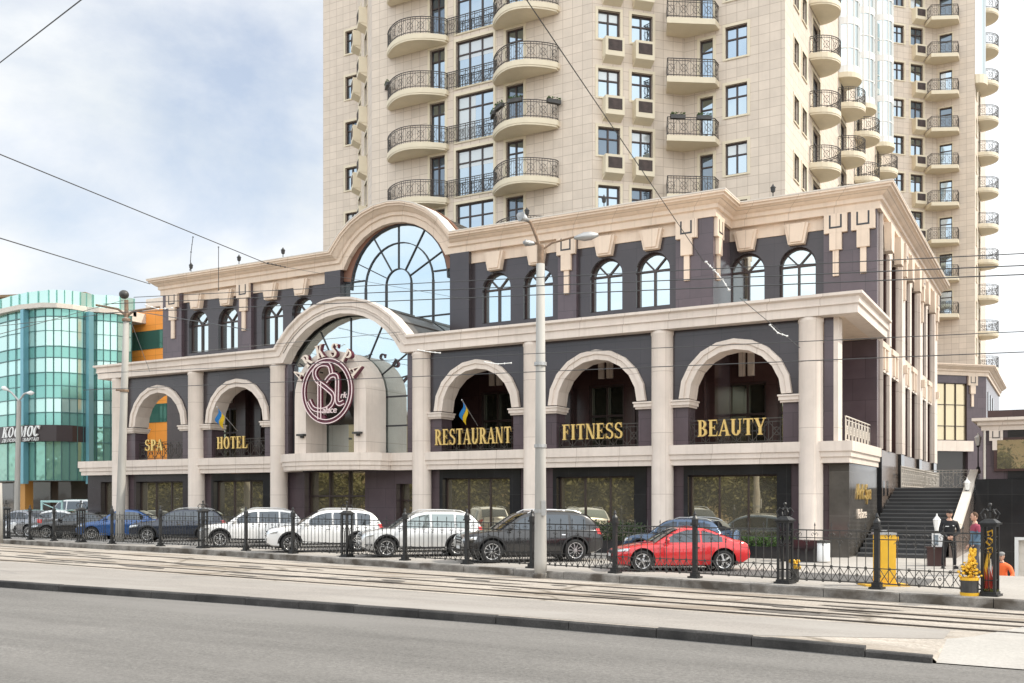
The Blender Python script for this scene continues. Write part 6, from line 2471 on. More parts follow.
# passer-by in a pink and blue jacket seen in profile beside the gate post
pp_ = onD(976.0, 572, 27.2)
man = empty('person', (pp_.x, pp_.y, 0.1), R(-70), 'person with short brown hair in a pink and grey-blue jacket behind the gate post', 'person')
jk1 = mat('pink_cloth', (0.30, 0.05, 0.085), 0.85, var=0.1)
jk2 = mat('grey_blue_cloth', (0.10, 0.16, 0.22), 0.85, var=0.15)
ch = [
    [(J(0, 0, 0.90), (0.165, 0.125)), (J(0, -0.02, 1.06), (0.165, 0.13)), (J(0, -0.02, 1.22), (0.185, 0.14)), (J(0, 0, 1.37), (0.165, 0.11)), (J(0, -0.02, 1.46), 0.064), (J(0, -0.04, 1.54), 0.058)],
    [(J(0, 0, 1.37), (0.165, 0.11)), (J(0.20, 0.0, 1.35), 0.078), (J(0.26, 0.03, 1.08), 0.060), (J(0.25, -0.12, 0.88), 0.045)],
    [(J(0, 0, 1.37), (0.165, 0.11)), (J(-0.20, 0.0, 1.35), 0.078), (J(-0.26, 0.03, 1.08), 0.060), (J(-0.25, -0.10, 0.86), 0.045)],
    [(J(0, 0, 0.90), (0.165, 0.125)), (J(0.10, 0, 0.83), 0.10), (J(0.11, -0.06, 0.47), 0.072), (J(0.11, -0.02, 0.09), 0.052)],
    [(J(0, 0, 0.90), (0.165, 0.125)), (J(-0.10, 0, 0.83), 0.10), (J(-0.11, 0.05, 0.47), 0.072), (J(-0.11, 0.10, 0.09), 0.052)],
]
skin_body('body', ch, man, [jk2, mat('grey_trousers', (0.07, 0.07, 0.085), 0.9), M['skin'], jk1], lambda c: 2 if (c.z > 1.45 and abs(c.x) < 0.11) else (1 if c.z < 0.84 and abs(c.x) < 0.2 else (3 if c.z > 1.24 else 0)))
head(man, (0, -0.05, 1.635), 0, hair_br)
mb = MB(); mb.smooth = True
hand(mb, (0.25, -0.15, 0.84), (0, -0.5, -0.8), 1)
hand(mb, (-0.25, -0.13, 0.82), (0, -0.5, -0.8), -1)
[p_.build('hand', M['skin'], man) for p_ in mb.split(0.0)]
mb = MB()
for q, y in ((-1, 0.10), (1, -0.02)):
    mb.tube([(q * 0.11, y + 0.05, 0.045), (q * 0.11, y - 0.05, 0.05), (q * 0.115, y - 0.17, 0.035)], [0.045, 0.052, 0.04], 8)
mb.build('shoes', M['plastic'], man)

# worker in an orange vest down in the sunken yard
wp = onD(1002.5, 570, 29.6)
wk = empty('person', (wp.x, wp.y, -1.14), R(-20), 'worker in an orange safety vest standing low in the sunken yard by the garage door', 'person')
org = mat('orange_vest', (0.80, 0.14, 0.03), 0.7)
ch = [
    [(J(0, 0, 0.90), (0.16, 0.12)), (J(0, -0.02, 1.06), (0.165, 0.13)), (J(0, -0.03, 1.22), (0.195, 0.14)), (J(0, -0.02, 1.37), (0.175, 0.11)), (J(0, -0.04, 1.46), 0.064), (J(0, -0.06, 1.54), 0.058)],
    [(J(0, -0.02, 1.37), (0.175, 0.11)), (J(0.22, -0.02, 1.33), 0.080), (J(0.34, -0.08, 1.10), 0.062), (J(0.30, -0.28, 0.98), 0.045)],
    [(J(0, -0.02, 1.37), (0.175, 0.11)), (J(-0.22, -0.02, 1.33), 0.080), (J(-0.32, -0.04, 1.08), 0.062), (J(-0.24, -0.24, 0.96), 0.045)],
    [(J(0, 0, 0.90), (0.16, 0.12)), (J(0.11, 0, 0.83), 0.10), (J(0.13, -0.02, 0.47), 0.072), (J(0.14, 0.02, 0.09), 0.052)],
    [(J(0, 0, 0.90), (0.16, 0.12)), (J(-0.11, 0, 0.83), 0.10), (J(-0.13, -0.02, 0.47), 0.072), (J(-0.14, 0.02, 0.09), 0.052)],
]
skin_body('body', ch, wk, [org, mat('navy_cloth', (0.05, 0.06, 0.085), 0.9), M['skin']], lambda c: 2 if (c.z > 1.46 and abs(c.x) < 0.11) else (1 if (c.z < 0.92 or abs(c.x) < 0.035) else 0))
head(wk, (0, -0.07, 1.635), 0, hair_br, mat('grey_cap', (0.25, 0.24, 0.23), 0.8))
mb = MB(); mb.smooth = True
hand(mb, (0.29, -0.32, 0.955), (-0.2, -0.9, -0.3), 1)
hand(mb, (-0.23, -0.28, 0.935), (0.2, -0.9, -0.3), -1)
[p_.build('hand', M['skin'], wk) for p_ in mb.split(0.0)]
mb = MB()
for q in (-1, 1):
    mb.tube([(q * 0.14, 0.06, 0.045), (q * 0.14, -0.04, 0.05), (q * 0.145, -0.17, 0.035)], [0.045, 0.052, 0.04], 8)
mb.build('shoes', M['plastic'], wk)

# ================================================================== small things by the gate
yp = onZ(884, 585.5, 0.1)
yb_r = empty('barrier_cabinet', (yp.x, yp.y, 0.1), R(30), 'yellow parking barrier cabinet on a flat yellow base behind the fence', 'barrier')
mb = MB()
mb.box(-0.20, 0.22, -0.19, 0.19, 0.05, 1.25)
mb.box(-0.16, 0.20, -0.205, -0.191, 0.2, 1.1)
mb.build('cabinet', M['yellow'], yb_r)
mb = MB()
mb.box(-0.23, 0.25, -0.22, 0.22, 1.251, 1.30)
mb.box(-0.06, 0.06, -0.05, 0.05, 1.301, 1.36)
mb.build('lid', M['galv'], yb_r)
mb = MB()
mb.box(-0.55, 0.52, -0.30, 0.30, 0.0, 0.045)
mb.build('base_plate', M['yellow'], yb_r)
mb = MB()
mb.box(0.221, 0.34, -0.05, 0.05, 1.1, 1.2)
mb.build('boom_bracket', M['yellow'], yb_r)

# flower sculpture: striped drum, heap of yellow blossoms
fp = onZ(969.5, 595.5, 0.1)
fr_ = empty('flower_stand', (fp.x, fp.y, 0.1), 0, 'yellow and black striped drum heaped with yellow blooms beside the gate post', 'planter')
mb = MB()
mb.lathe([(0.19, 0.0), (0.20, 0.07)], n=16)
mb.lathe([(0.20, 0.34), (0.20, 0.40)], n=16)
mb.build('drum_band', M['yellow'], fr_)
mb = MB()
mb.lathe([(0.185, 0.071), (0.185, 0.339)], n=16)
mb.build('drum', M['iron_grey'], fr_)
mb = MB(); mb.smooth = True
rnd = random.Random(3)
for k in range(150):
    a, rr, zz = rnd.uniform(0, 2 * PI), rnd.uniform(0.0, 0.28), rnd.uniform(0.42, 0.74)
    rr *= (0.95 - zz) / 0.5
    s = rnd.uniform(0.016, 0.042)
    mb.ball((rr * math.cos(a), rr * math.sin(a), zz), (s, s, s * 0.8), 7, 5)
for k in range(70):
    zz = rnd.uniform(0.7, 1.02)
    s = rnd.uniform(0.015, 0.04)
    mb.ball((0.05 + rnd.uniform(-0.07, 0.07), rnd.uniform(-0.05, 0.05), zz), (s, s, s * 1.3), 7, 5)
mb.build('blossoms', M['yellow'], fr_)
mb = MB()
for k in range(16):
    a = rnd.uniform(0, 2 * PI)
    p_ = (0.22 * math.cos(a), 0.22 * math.sin(a), rnd.uniform(0.5, 0.7))
    mb.tube([(0, 0, 0.4), ((p_[0]) * 0.6, p_[1] * 0.6, p_[2]), p_], [0.01, 0.009, 0.004], 4)
mb.build('stems', mat('dark_stem', (0.06, 0.06, 0.02), 0.8), fr_)
# painted yellow curls and red flames inside the end post
cu = empty('painted_ironwork', (FX[0], fenceY(FX[0]), 0.16), fang, 'yellow curls and red flame tongues standing inside the end gate post', 'decoration')
mb = MB()
for z0, s in ((0.85, 1), (1.05, -1), (1.22, 1)):
    mb.tube([(0.0, 0, z0), (0.07 * s, 0, z0 + 0.06), (0.04 * s, 0, z0 + 0.16), (-0.05 * s, 0, z0 + 0.12), (-0.03 * s, 0, z0 + 0.04)], 0.022, 6)
mb.tube([(-0.06, 0, 0.1), (-0.09, 0, 0.5), (-0.02, 0, 0.9)], [0.04, 0.045, 0.035], 6)
mb.build('yellow_curl', M['yellow'], cu)
mb = MB()
for x in (-0.08, -0.03, 0.03, 0.08):
    mb.tube([(x, -0.05, 0.05), (x + 0.02, -0.05, 0.3), (x - 0.02, -0.05, 0.5 + 0.1 * rnd.random())], [0.02, 0.03, 0.004], 6)
mb.build('flame_tongue', mat('red_paint', (0.35, 0.03, 0.02), 0.5), cu)
mb = MB()
for x in (-0.06, 0.0, 0.06):
    mb.tube([(x, 0.05, 0.05), (x, 0.05, 0.55), (x, 0.05, 0.75)], [0.03, 0.025, 0.008], 6)
mb.build('white_tongue', M['white'], cu)
leafm = mat('hedge_leaf', (0.055, 0.11, 0.02), 0.7, var=0.35, scale=5)
def leaf_cloud(mb, n, fn, s0, s1, rnd):
    for k in range(n):
        c = Vector(fn())
        s = rnd.uniform(s0, s1)
        a = Vector((rnd.uniform(-1, 1), rnd.uniform(-1, 1), rnd.uniform(-1, 1))).normalized()
        b = a.orthogonal().normalized()
        b = (Matrix.Rotation(rnd.uniform(0, 6.28), 3, a) @ b)
        c2 = a.cross(b)
        mb.add([c - b * s, c + c2 * s * 0.5, c + b * s, c - c2 * s * 0.5], [(0, 1, 2, 3)])
mb = MB()
leaf_cloud(mb, 160, lambda: (rnd.uniform(-0.15, 0.15), rnd.uniform(-0.15, 0.15), rnd.uniform(0.0, 0.10)), 0.02, 0.05, rnd)
mb.build('moss', mat('moss', (0.10, 0.10, 0.025), 0.9, var=0.3), cu, fixn=False)
# little yellow flower pot at the second lattice post
qp = onZ(795.5, 582, 0.1)
pt = empty('flower_pot', (qp.x, qp.y, 0.1), 0, 'small dark pot with yellow flowers at the foot of the fence post', 'flower pot')
mb = MB()
mb.lathe([(0.07, 0), (0.09, 0.05), (0.085, 0.30), (0.11, 0.34)], n=12)
mb.build('pot', M['iron_grey'], pt)
mb = MB(); mb.smooth = True
for k in range(30):
    a, rr = rnd.uniform(0, 2 * PI), rnd.uniform(0, 0.15)
    mb.ball((rr * math.cos(a), rr * math.sin(a), rnd.uniform(0.34, 0.55)), rnd.uniform(0.03, 0.055), 6, 4)
mb.build('blossoms', M['yellow'], pt)
# litter bin, bench-like planter box, hedge box
bpz = onZ(823.5, 562.5, 0.1)
bn = empty('litter_bin', (bpz.x, bpz.y, 0.1), 0, 'white cylindrical litter bin beside the last column', 'bin')
mb = MB(); mb.smooth = True
mb.lathe([(0.20, 0.03), (0.21, 0.06), (0.21, 0.66)], n=18)
mb.build('drum', M['white'], bn)
mb = MB()
mb.lathe([(0.225, 0.661), (0.225, 0.72), (0.16, 0.74)], n=18)
mb.build('rim', M['iron_grey'], bn)
cpz = onZ(806, 562.0, 0.1)
pl_ = empty('planter_box', (cpz.x, cpz.y, 0.1), 0, 'long black granite planter box with a slatted front at the foot of the last column', 'planter')
mb = MB()
mb.box(-0.85, 0.35, 0.0, 0.5, 0.0, 0.45)
mb.box(-0.9, 0.4, -0.05, 0.55, 0.451, 0.74)
mb.build('box', M['black_granite'], pl_)
mb = MB()
for k in range(5):
    mb.box(-0.8 + k * 0.26, -0.74 + k * 0.26, -0.02, -0.001, 0.02, 0.44)
mb.build('slats', M['iron_grey'], pl_)
hz = onY(758, 552, 35.4)
hd = empty('hedge', (-10.6, 35.3, 0.1), 0, 'clipped bright green hedge in a dark planter between the red car and the lattice post', 'hedge')
mb = MB()
leaf_cloud(mb, 2600, lambda: (rnd.uniform(-1.7, 2.25), rnd.uniform(-0.32, 0.32), rnd.uniform(0.40, 0.78) + 0.02 * math.sin(9 * rnd.random())), 0.03, 0.06, rnd)
mb.build('foliage', leafm, hd, fixn=False)
mb = MB()
mb.box(-1.75, 2.3, -0.36, 0.36, 0, 0.42)
mb.build('planter', M['black_granite'], hd)
hd2 = empty('hedge', (-16.6, 35.6, 0.1), 0, 'dark clipped shrub row behind the black SUV, against the shop windows', 'hedge')
mb = MB()
leaf_cloud(mb, 3200, lambda: (rnd.uniform(-2.4, 2.4), rnd.uniform(-0.35, 0.35), rnd.uniform(0.40, 1.25) - 0.15 * rnd.random()), 0.035, 0.07, rnd)
mb.build('foliage', mat('dark_leaf', (0.03, 0.055, 0.016), 0.7, var=0.4, scale=4), hd2, fixn=False)
mb = MB()
mb.box(-2.4, 2.4, -0.33, 0.33, 0, 0.5)
mb.build('planter', M['black_granite'], hd2)
# pedestal with a notice box
np_ = onD(936, 566, 31.2)
nb = empty('notice_pedestal', (np_.x, np_.y, 0.1), R(10), 'dark granite pedestal carrying a white notice box, left of the guard', 'pedestal')
mb = MB()
mb.box(-0.27, 0.27, -0.22, 0.22, 0, 0.56)
mb.box(-0.30, 0.30, -0.25, 0.25, 0.561, 0.61)
mb.build('pedestal', M['plum_dark'], nb)
mb = MB()
mb.box(-0.12, 0.24, -0.10, 0.10, 0.611, 1.05)
mb.build('notice_box', M['white'], nb)
mb = MB()
mb.box(-0.08, 0.06, -0.108, -0.101, 0.66, 0.98)
mb.build('picture', mat('picture_print', (0.20, 0.24, 0.27), 0.5, var=0.5, scale=20), nb)
# gantry frame and cabinet at the far left
gq = onD(52, 505, 58)
gt = empty('advert_frame', (gq.x, gq.y, 0.1), R(PSI), 'pale turquoise steel frame with a small sign board in front of the office building', 'frame')
mb = MB()
for x in (-0.6, 0.6):
    mb.bar((x, 0, 0), (x, 0, 1.95), 0.10)
mb.bar((-0.65, 0, 1.95), (0.65, 0, 1.95), 0.12)
mb.bar((-0.6, 0, 1.85), (0.5, 0, 1.4), 0.05)
mb.build('frame', mat('turquoise_paint', (0.40, 0.62, 0.60), 0.5), gt)
mb = MB()
mb.box(-0.75, -0.45, -0.10, -0.06, 0.5, 1.0)
mb.box(-0.75, -0.45, -0.10, -0.06, 1.08, 1.45)
mb.build('sign_board', M['white'], gt)

# flower boxes hung on a few balcony rails of the tower
fbx = MB()
fbx.box(-0.42, 0.42, -0.12, 0.12, 0.0, 0.22)
fbm = fbx.mesh('flower_box', M['iron_grey'])
fbl = MB()
leaf_cloud(fbl, 90, lambda: (rnd.uniform(-0.4, 0.4), rnd.uniform(-0.12, 0.12), rnd.uniform(0.2, 0.36)), 0.04, 0.08, rnd)
flm = fbl.mesh('plants', leafm, fixn=False)
def box_on(fct, lx, ly, z, rz, lab):
    o = bpy.data.objects.new('flower_box', fbm)
    COL.objects.link(o)
    o.matrix_world = fct.at(lx, z, ly) @ Matrix.Rotation(R(rz), 4, 'Z')
    tag(o, lab, 'flower box', 'flower boxes on the tower balconies')
    sub('plants', flm, o)
def on_bow(u0, w_, dep, t, k, lab):
    pl_b = bow_plan(w_, dep)[1:-1]
    q = min(len(pl_b) - 2, max(0, int(t * (len(pl_b) - 1))))
    (xa_, ya_), (xb2, yb2) = pl_b[q], pl_b[q + 1]
    box_on(fb, u0 + (xa_ + xb2) / 2, (ya_ + yb2) / 2 + 0.02, 23.85 + F * k + 0.90, math.degrees(math.atan2(yb2 - ya_, xb2 - xa_)), lab)
on_bow(bl0, bl1 - bl0, 1.55, 0.0, 1, 'dark flower box at the left end of a left bowed balcony high on the tower')
for t, lab in ((0.0, 'dark flower box at the left end of the right bowed balcony'), (0.25, 'dark flower box left of the middle of the right bowed balcony'), (0.55, 'dark flower box right of the middle of the right bowed balcony'), (0.97, 'dark flower box at the right end of the right bowed balcony')):
    on_bow(br0, br1 - br0, 1.75, t, 0, lab)
for t, lab in ((0.22, 'dark flower box on the left part of a corner balcony'), (0.78, 'dark flower box on the right part of the same corner balcony')):
    box_on(fc, (-0.2 + 2.3 * t) * 0.97, (-2.3 + 1.55 * t) * 0.97, 22.6 + 0.92, 34, lab)
# ================================================================== cars
def herm(pts):
    xs_ = [p[0] for p in pts]; ys_ = [p[1] for p in pts]
    n = len(pts)
    d = [(ys_[k + 1] - ys_[k]) / (xs_[k + 1] - xs_[k]) for k in range(n - 1)]
    m = [d[0]] + [0 if d[k - 1] * d[k] <= 0 else 2 * d[k - 1] * d[k] / (d[k - 1] + d[k]) for k in range(1, n - 1)] + [d[-1]]
    def f(x):
        if x <= xs_[0]: return ys_[0]
        if x >= xs_[-1]: return ys_[-1]
        for k in range(n - 1):
            if x <= xs_[k + 1]:
                h = xs_[k + 1] - xs_[k]
                t = (x - xs_[k]) / h
                return (2 * t**3 - 3 * t**2 + 1) * ys_[k] + (t**3 - 2 * t**2 + t) * h * m[k] + (-2 * t**3 + 3 * t**2) * ys_[k + 1] + (t**3 - t**2) * h * m[k + 1]
    return f
def carpaint(name, col, metal=0.0, rough=0.25):
    m = mat(name, col, rough, metal, coat=1.0)
    return m
def wheel_parts(r, w, spokes, kind):
    key = ('wheel', round(r, 3), spokes, kind)
    if key in _cache: return _cache[key]
    mb = MB(); mb.smooth = True
    ri = r * 0.70
    mb.lathe([(ri, -w * 0.42), (r * 0.90, -w * 0.50), (r * 0.97, -w * 0.40), (r, -w * 0.22), (r, w * 0.22), (r * 0.97, w * 0.40), (r * 0.90, w * 0.5), (ri, w * 0.42)], n=28, ax='y', cap=False)
    ty = mb.mesh('tyre', M['rubber'])
    rm = MB()
    rm.smooth = True
    rm.lathe([(ri * 1.0, -w * 0.43), (ri * 0.93, -w * 0.44), (ri * 0.90, -w * 0.36), (ri * 0.90, w * 0.40), (ri, w * 0.42)], n=28, ax='y', cap=False)
    rm.smooth = False
    rm.i = 1
    rm.lathe([(ri * 0.90, -w * 0.02), (0.0, -w * 0.02)], n=20, ax='y', cap=False)
    rm.i = 0
    for k in range(spokes):
        a = 2 * PI * k / spokes
        c, s = math.cos(a), math.sin(a)
        if kind == 'twin':
            offs = (-0.11, 0.11)
        else:
            offs = (0.0,)
        for o in offs:
            p = Vector((0.10 * r * c, -w * 0.40, 0.10 * r * s))
            a2 = a + o * 2.0
            q = Vector((ri * 0.93 * math.cos(a2), -w * 0.38, ri * 0.93 * math.sin(a2)))
            wd = r * (0.20 if kind == 'five' else 0.075)
            t = Vector((-s, 0, c))
            vs = []
            for (pt, ww) in ((p, wd * 0.8), (q, wd)):
                for dy in (0, w * 0.16):
                    vs += [pt + t * ww / 2 + Vector((0, dy, 0)), pt - t * ww / 2 + Vector((0, dy, 0))]
            rm.add(vs, [(0, 1, 5, 4), (2, 6, 7, 3), (0, 4, 6, 2), (1, 3, 7, 5)])
    rm.lathe([(0.0, -w * 0.46), (r * 0.13, -w * 0.45), (r * 0.17, -w * 0.30)], n=14, ax='y', cap=False)
    rim = rm.mesh('rim', [M['alloy'], M['plastic']])
    _cache[key] = (ty, rim)
    return _cache[key]
def set_sharp(me, ang):
    try:
        for p in me.polygons: p.use_smooth = True
        me.set_sharp_from_angle(angle=R(ang))
    except Exception:
        pass
def patch(bvh, corners, d, nu, nv, off=0.006, mirror=False, th=0.0):
    """bilinear patch of points cast along d onto the body; returns mesh builder"""
    mb = MB()
    d = Vector(d).normalized()
    c = [Vector(p) for p in corners]
    pts, ok = [], []
    for j in range(nv + 1):
        for i in range(nu + 1):
            u, v = i / nu, j / nv
            p = (c[0] * (1 - u) + c[1] * u) * (1 - v) + (c[3] * (1 - u) + c[2] * u) * v
            h = bvh.ray_cast(p - d * 3, d, 6)
            if h[0] is None:
                pts.append(p); ok.append(False)
            else:
                pts.append(h[0] - d * off); ok.append(True)
    fs = []
    for j in range(nv):
        for i in range(nu):
            q = (j * (nu + 1) + i, j * (nu + 1) + i + 1, (j + 1) * (nu + 1) + i + 1, (j + 1) * (nu + 1) + i)
            if all(ok[k] for k in q):
                fs.append(q)
    if mirror:
        pts = [Vector((p.x, -p.y, p.z)) for p in pts]
    return pts, fs
def car(spec, loc, rz, label, cat='car', group='cars parked behind the fence'):
    L_, Wd, wr = spec['L'], spec['W'], spec['wr']
    root = empty(spec.get('name', 'parked_car'), loc, rz, label, cat, group)
    paint, glass = spec['paint'], spec.get('glass', M['car_glass'])
    top, bot, cab = herm(spec['top']), herm(spec['bot']), herm(spec['cab'])
    xa, xb_ = spec['cab'][0][0], spec['cab'][-1][0]
    hw = Wd / 2
    def wid(x):
        t = abs(2 * x / L_ - 1)
        e = max(0, (t - 0.62) / 0.38)
        return hw * (1 - (spec.get('taper', 0.16)) * e ** 2.2)
    N = 40
    st_ = [L_ * (0.5 - 0.5 * math.cos(PI * k / N)) * 0.5 + 0.5 * L_ * k / N for k in range(N + 1)]
    vs, fs = [], []
    half = lambda w, zb, zt, cr_: [(0, zb), (w * 0.78, zb), (w * 0.93, zb + 0.05), (w * 0.975, zb + 0.18), (w * 0.995, zb + (zt - zb) * 0.45), (w, zb + (zt - zb) * 0.62), (w * 0.985, zt - 0.10), (w * 0.955, zt - 0.035), (w * 0.90, zt), (w * 0.6, zt + cr_ * 0.7), (0, zt + cr_)]
    rows = []
    for x in st_:
        w = wid(x)
        h = half(w, bot(x), top(x), spec.get('crown', 0.035))
        ring_ = h + [(-p[0], p[1]) for p in reversed(h[1:-1])]
        rows.append([(x - L_ / 2, p[0], p[1]) for p in ring_])
    n = len(rows[0])
    for r_ in rows: vs += r_
    for k in range(N):
        for j in range(n):
            fs.append((k * n + j, k * n + (j + 1) % n, (k + 1) * n + (j + 1) % n, (k + 1) * n + j))
    fs += [tuple(range(n - 1, -1, -1)), tuple(N * n + j for j in range(n))]
    me = bpy.data.meshes.new('b')
    me.from_pydata(vs, [], fs)
    me.materials.append(paint); me.materials.append(M['plastic'])
    bm = bmesh.new(); bm.from_mesh(me); bmesh.ops.recalc_face_normals(bm, faces=bm.faces); bm.to_mesh(me); bm.free()
    bo = bpy.data.objects.new('b', me); COL.objects.link(bo)
    # wheel wells
    cut = MB(); cut.i = 1
    fx, rx = spec['fw'] - L_ / 2, spec['fw'] + spec['wb'] - L_ / 2
    for x in (fx, rx):
        for s in (-1, 1):
            y0, y1 = (-hw - 0.2, -hw + 0.30) if s < 0 else (hw - 0.30, hw + 0.2)
            cut.lathe([(wr + 0.065, y0), (wr + 0.065, y1)], (x, 0, wr + 0.01), 28, 'y')
    cm = cut.mesh('c', [paint, M['plastic']])
    co = bpy.data.objects.new('c', cm); COL.objects.link(co)
    bl = bo.modifiers.new('b', 'BOOLEAN'); bl.operation = 'DIFFERENCE'; bl.solver = 'EXACT'; bl.object = co
    dg = bpy.context.evaluated_depsgraph_get()
    bme = bpy.data.meshes.new_from_object(bo.evaluated_get(dg))
    bpy.data.objects.remove(bo); bpy.data.objects.remove(co)
    # cabin
    belt = spec['belt']
    k_ = spec.get('tumble', 0.30)
    cw = hw - spec.get('shoulder', 0.05)
    M2 = 26
    cst = [xa + (xb_ - xa) * k / M2 for k in range(M2 + 1)]
    def cwid(x):
        t = (x - xa) / (xb_ - xa)
        return cw * (1 - 0.06 * max(0, (0.25 - t) / 0.25) ** 2 - 0.10 * max(0, (t - 0.7) / 0.3) ** 2)
    rows = []
    for x in cst:
        zt = max(cab(x), belt - 0.04)
        wb = cwid(x)
        wt = wb - k_ * max(0, zt - belt)
        z0 = belt - 0.10
        h = [(wb, z0), (wb, belt), (wb - k_ * max(0, zt - 0.09 - belt), max(belt + 0.001, zt - 0.09)), (wt - 0.02, zt - 0.025), (wt - 0.09, zt), (wt * 0.5, zt + 0.022), (0, zt + 0.03)]
        rows.append([(x - L_ / 2, p[0], p[1]) for p in h] + [(x - L_ / 2, -p[0], p[1]) for p in reversed(h[:-1])])
    mbc = MB()
    vs, fs = [], []
    n2 = len(rows[0])
    for r_ in rows: vs += r_
    for k in range(M2):
        for j in range(n2 - 1):
            fs.append((k * n2 + j, k * n2 + j + 1, (k + 1) * n2 + j + 1, (k + 1) * n2 + j))
    fs += [tuple(range(n2)), tuple(M2 * n2 + j for j in reversed(range(n2)))]
    mbc.add(vs, fs)
    cme = mbc.mesh('cab', [spec.get('roofpaint', paint)])
    # join body + cabin in one mesh
    bm = bmesh.new(); bm.from_mesh(bme)
    nb = len(bm.verts)
    tmp = bmesh.new(); tmp.from_mesh(cme)
    vm = [bm.verts.new(v.co) for v in tmp.verts]
    for f in tmp.faces:
        nf_ = bm.faces.new([vm[v.index] for v in f.verts]); nf_.material_index = 0
    tmp.free()
    fin = bpy.data.meshes.new('body')
    bm.to_mesh(fin)
    bvh = BVHTree.FromBMesh(bm)
    bm.free()
    for m_ in (paint, M['plastic']): fin.materials.append(m_)
    set_sharp(fin, 38)
    o = bpy.data.objects.new('body', fin); COL.objects.link(o); o.parent = root
    def decal(name, quads, m, off=0.006, par=root, two=True):
        mb = MB(); mb.smooth = True
        for (corners, d, nu, nv) in quads:
            for mir in ((False, True) if two else (False,)):
                p, f = patch(bvh, corners, d, nu, nv, off, mir)
                mb.add(p, f)
        if not mb.f: return None
        for q in (mb.split() if name != 'grille_bar' else [mb]):
            q.build(name, m, par, fixn=False)
        return None
    Y = -2.0
    X = lambda x: x - L_ / 2
    # side glass follows the tumblehome plane
    def side_y(x, z):
        return cwid(x) - k_ * max(0, z - belt)
    def glass_poly(name, pts, m=glass):
        for s in (-1, 1):
            mb = MB()
            out = [(X(p[0]), s * (side_y(p[0], p[1]) + 0.008), p[1]) for p in pts]
            mb.add(out, [tuple(range(len(out)))])
            mb.build(name, m, root, fixn=False)
    bz = belt + 0.03
    zc = lambda x: cab(x) - spec.get('hdr', 0.10)
    gl = spec['glass_x']          # list of (x0, x1) panes
    for (g0, g1) in gl:
        lo, hi = [], []
        for q in range(9):
            x = g0 + (g1 - g0) * q / 8
            if zc(x) > bz + 0.01:
                lo.append((x, bz)); hi.append((x, zc(x)))
        if len(lo) > 1:
            glass_poly('side_window', lo + list(reversed(hi)))
    # windscreen and rear window on the cabin's top surface
    def top_glass(name, x0, x1, m=glass):
        mb = MB(); mb.smooth = True
        vs, fs = [], []
        nu, nv = 8, 8
        for i in range(nu + 1):
            x = x0 + (x1 - x0) * i / nu
            z = cab(x)
            wt = cwid(x) - k_ * max(0, z - belt) - 0.085
            for j in range(nv + 1):
                t = -1 + 2 * j / nv
                dz = 0.03 * (1 - t * t)
                sl = (cab(x + 0.02) - cab(x - 0.02)) / 0.04
                nn = Vector((-sl, 0, 1)).normalized() * 0.014
                vs.append((X(x) + nn.x, wt * t, z + dz + nn.z))
        for i in range(nu):
            for j in range(nv):
                b = i * (nv + 1) + j
                fs.append((b, b + 1, b + nv + 2, b + nv + 1))
        mb.add(vs, fs)
        mb.build(name, m, root, fixn=False)
    top_glass('windscreen', spec['ws'][0], spec['ws'][1])
    top_glass('rear_window', spec['rw'][0], spec['rw'][1])
    # lamps, grille, plate
    zh = spec['head_z']
    dF, tF = Vector((0.62, 0.78, 0)), Vector((0.78, -0.62, 0))
    cF = Vector((X(0.16), -hw + 0.22, zh))
    a, b = spec.get('head', (0.26, 0.085))
    decal('headlight', [([cF - tF * a - Vector((0, 0, b * 0.7)), cF + tF * a * 1.1 + Vector((0, 0, -b * 0.2)), cF + tF * a * 1.25 + Vector((0, 0, b)), cF - tF * a + Vector((0, 0, b * 0.6))], dF, 8, 4)], M['headlamp'], 0.012)
    dR, tR = Vector((-0.62, 0.78, 0)), Vector((-0.78, -0.62, 0))
    cR = Vector((X(L_ - 0.14), -hw + 0.2, spec['tail_z']))
    a, b = spec.get('tail', (0.13, 0.11))
    decal('tail_light', [([cR - tR * a * 0.8 - Vector((0, 0, b)), cR + tR * a - Vector((0, 0, b * 0.6)), cR + tR * a * 1.2 + Vector((0, 0, b)), cR - tR * a * 0.8 + Vector((0, 0, b))], dR, 8, 4)], M['taillamp'], 0.012)
    gz0, gz1, gw = spec['grille']
    decal('grille', [([(X(0), -gw, gz0), (X(0), gw, gz0), (X(0), gw * 1.1, gz1), (X(0), -gw * 1.1, gz1)], (1, 0, 0), 10, 4)], M['plastic'], 0.008, two=False)
    if spec.get('bars', True):
        decal('grille_bar', [([(X(0), -gw, z), (X(0), gw, z), (X(0), gw, z + 0.022), (X(0), -gw, z + 0.022)], (1, 0, 0), 8, 1) for z in (gz0 + (gz1 - gz0) * 0.3, gz0 + (gz1 - gz0) * 0.7)], M['chrome'], 0.018, two=False)
    pz = spec.get('plate_z', 0.45)
    decal('number_plate', [([(X(0), -0.26, pz), (X(0), 0.26, pz), (X(0), 0.26, pz + 0.11), (X(0), -0.26, pz + 0.11)], (1, 0, 0), 4, 1)], M['plate'], 0.02, two=False)
    decal('lower_intake', [([(X(0), -hw * 0.8, 0.27), (X(0), hw * 0.8, 0.27), (X(0), hw * 0.75, 0.37), (X(0), -hw * 0.75, 0.37)], (1, 0, 0), 10, 2)], M['plastic'], 0.008, two=False)
    # door seams, handles, sill and arch trim
    seams = []
    for x in spec['seams']:
        seams.append(([(X(x), Y, bot(x) + 0.10), (X(x) + 0.014, Y, bot(x) + 0.10), (X(x) + 0.014, Y, belt), (X(x), Y, belt)], (0, 1, 0), 1, 8))
    decal('door_seam', seams, M['plastic'], 0.004)
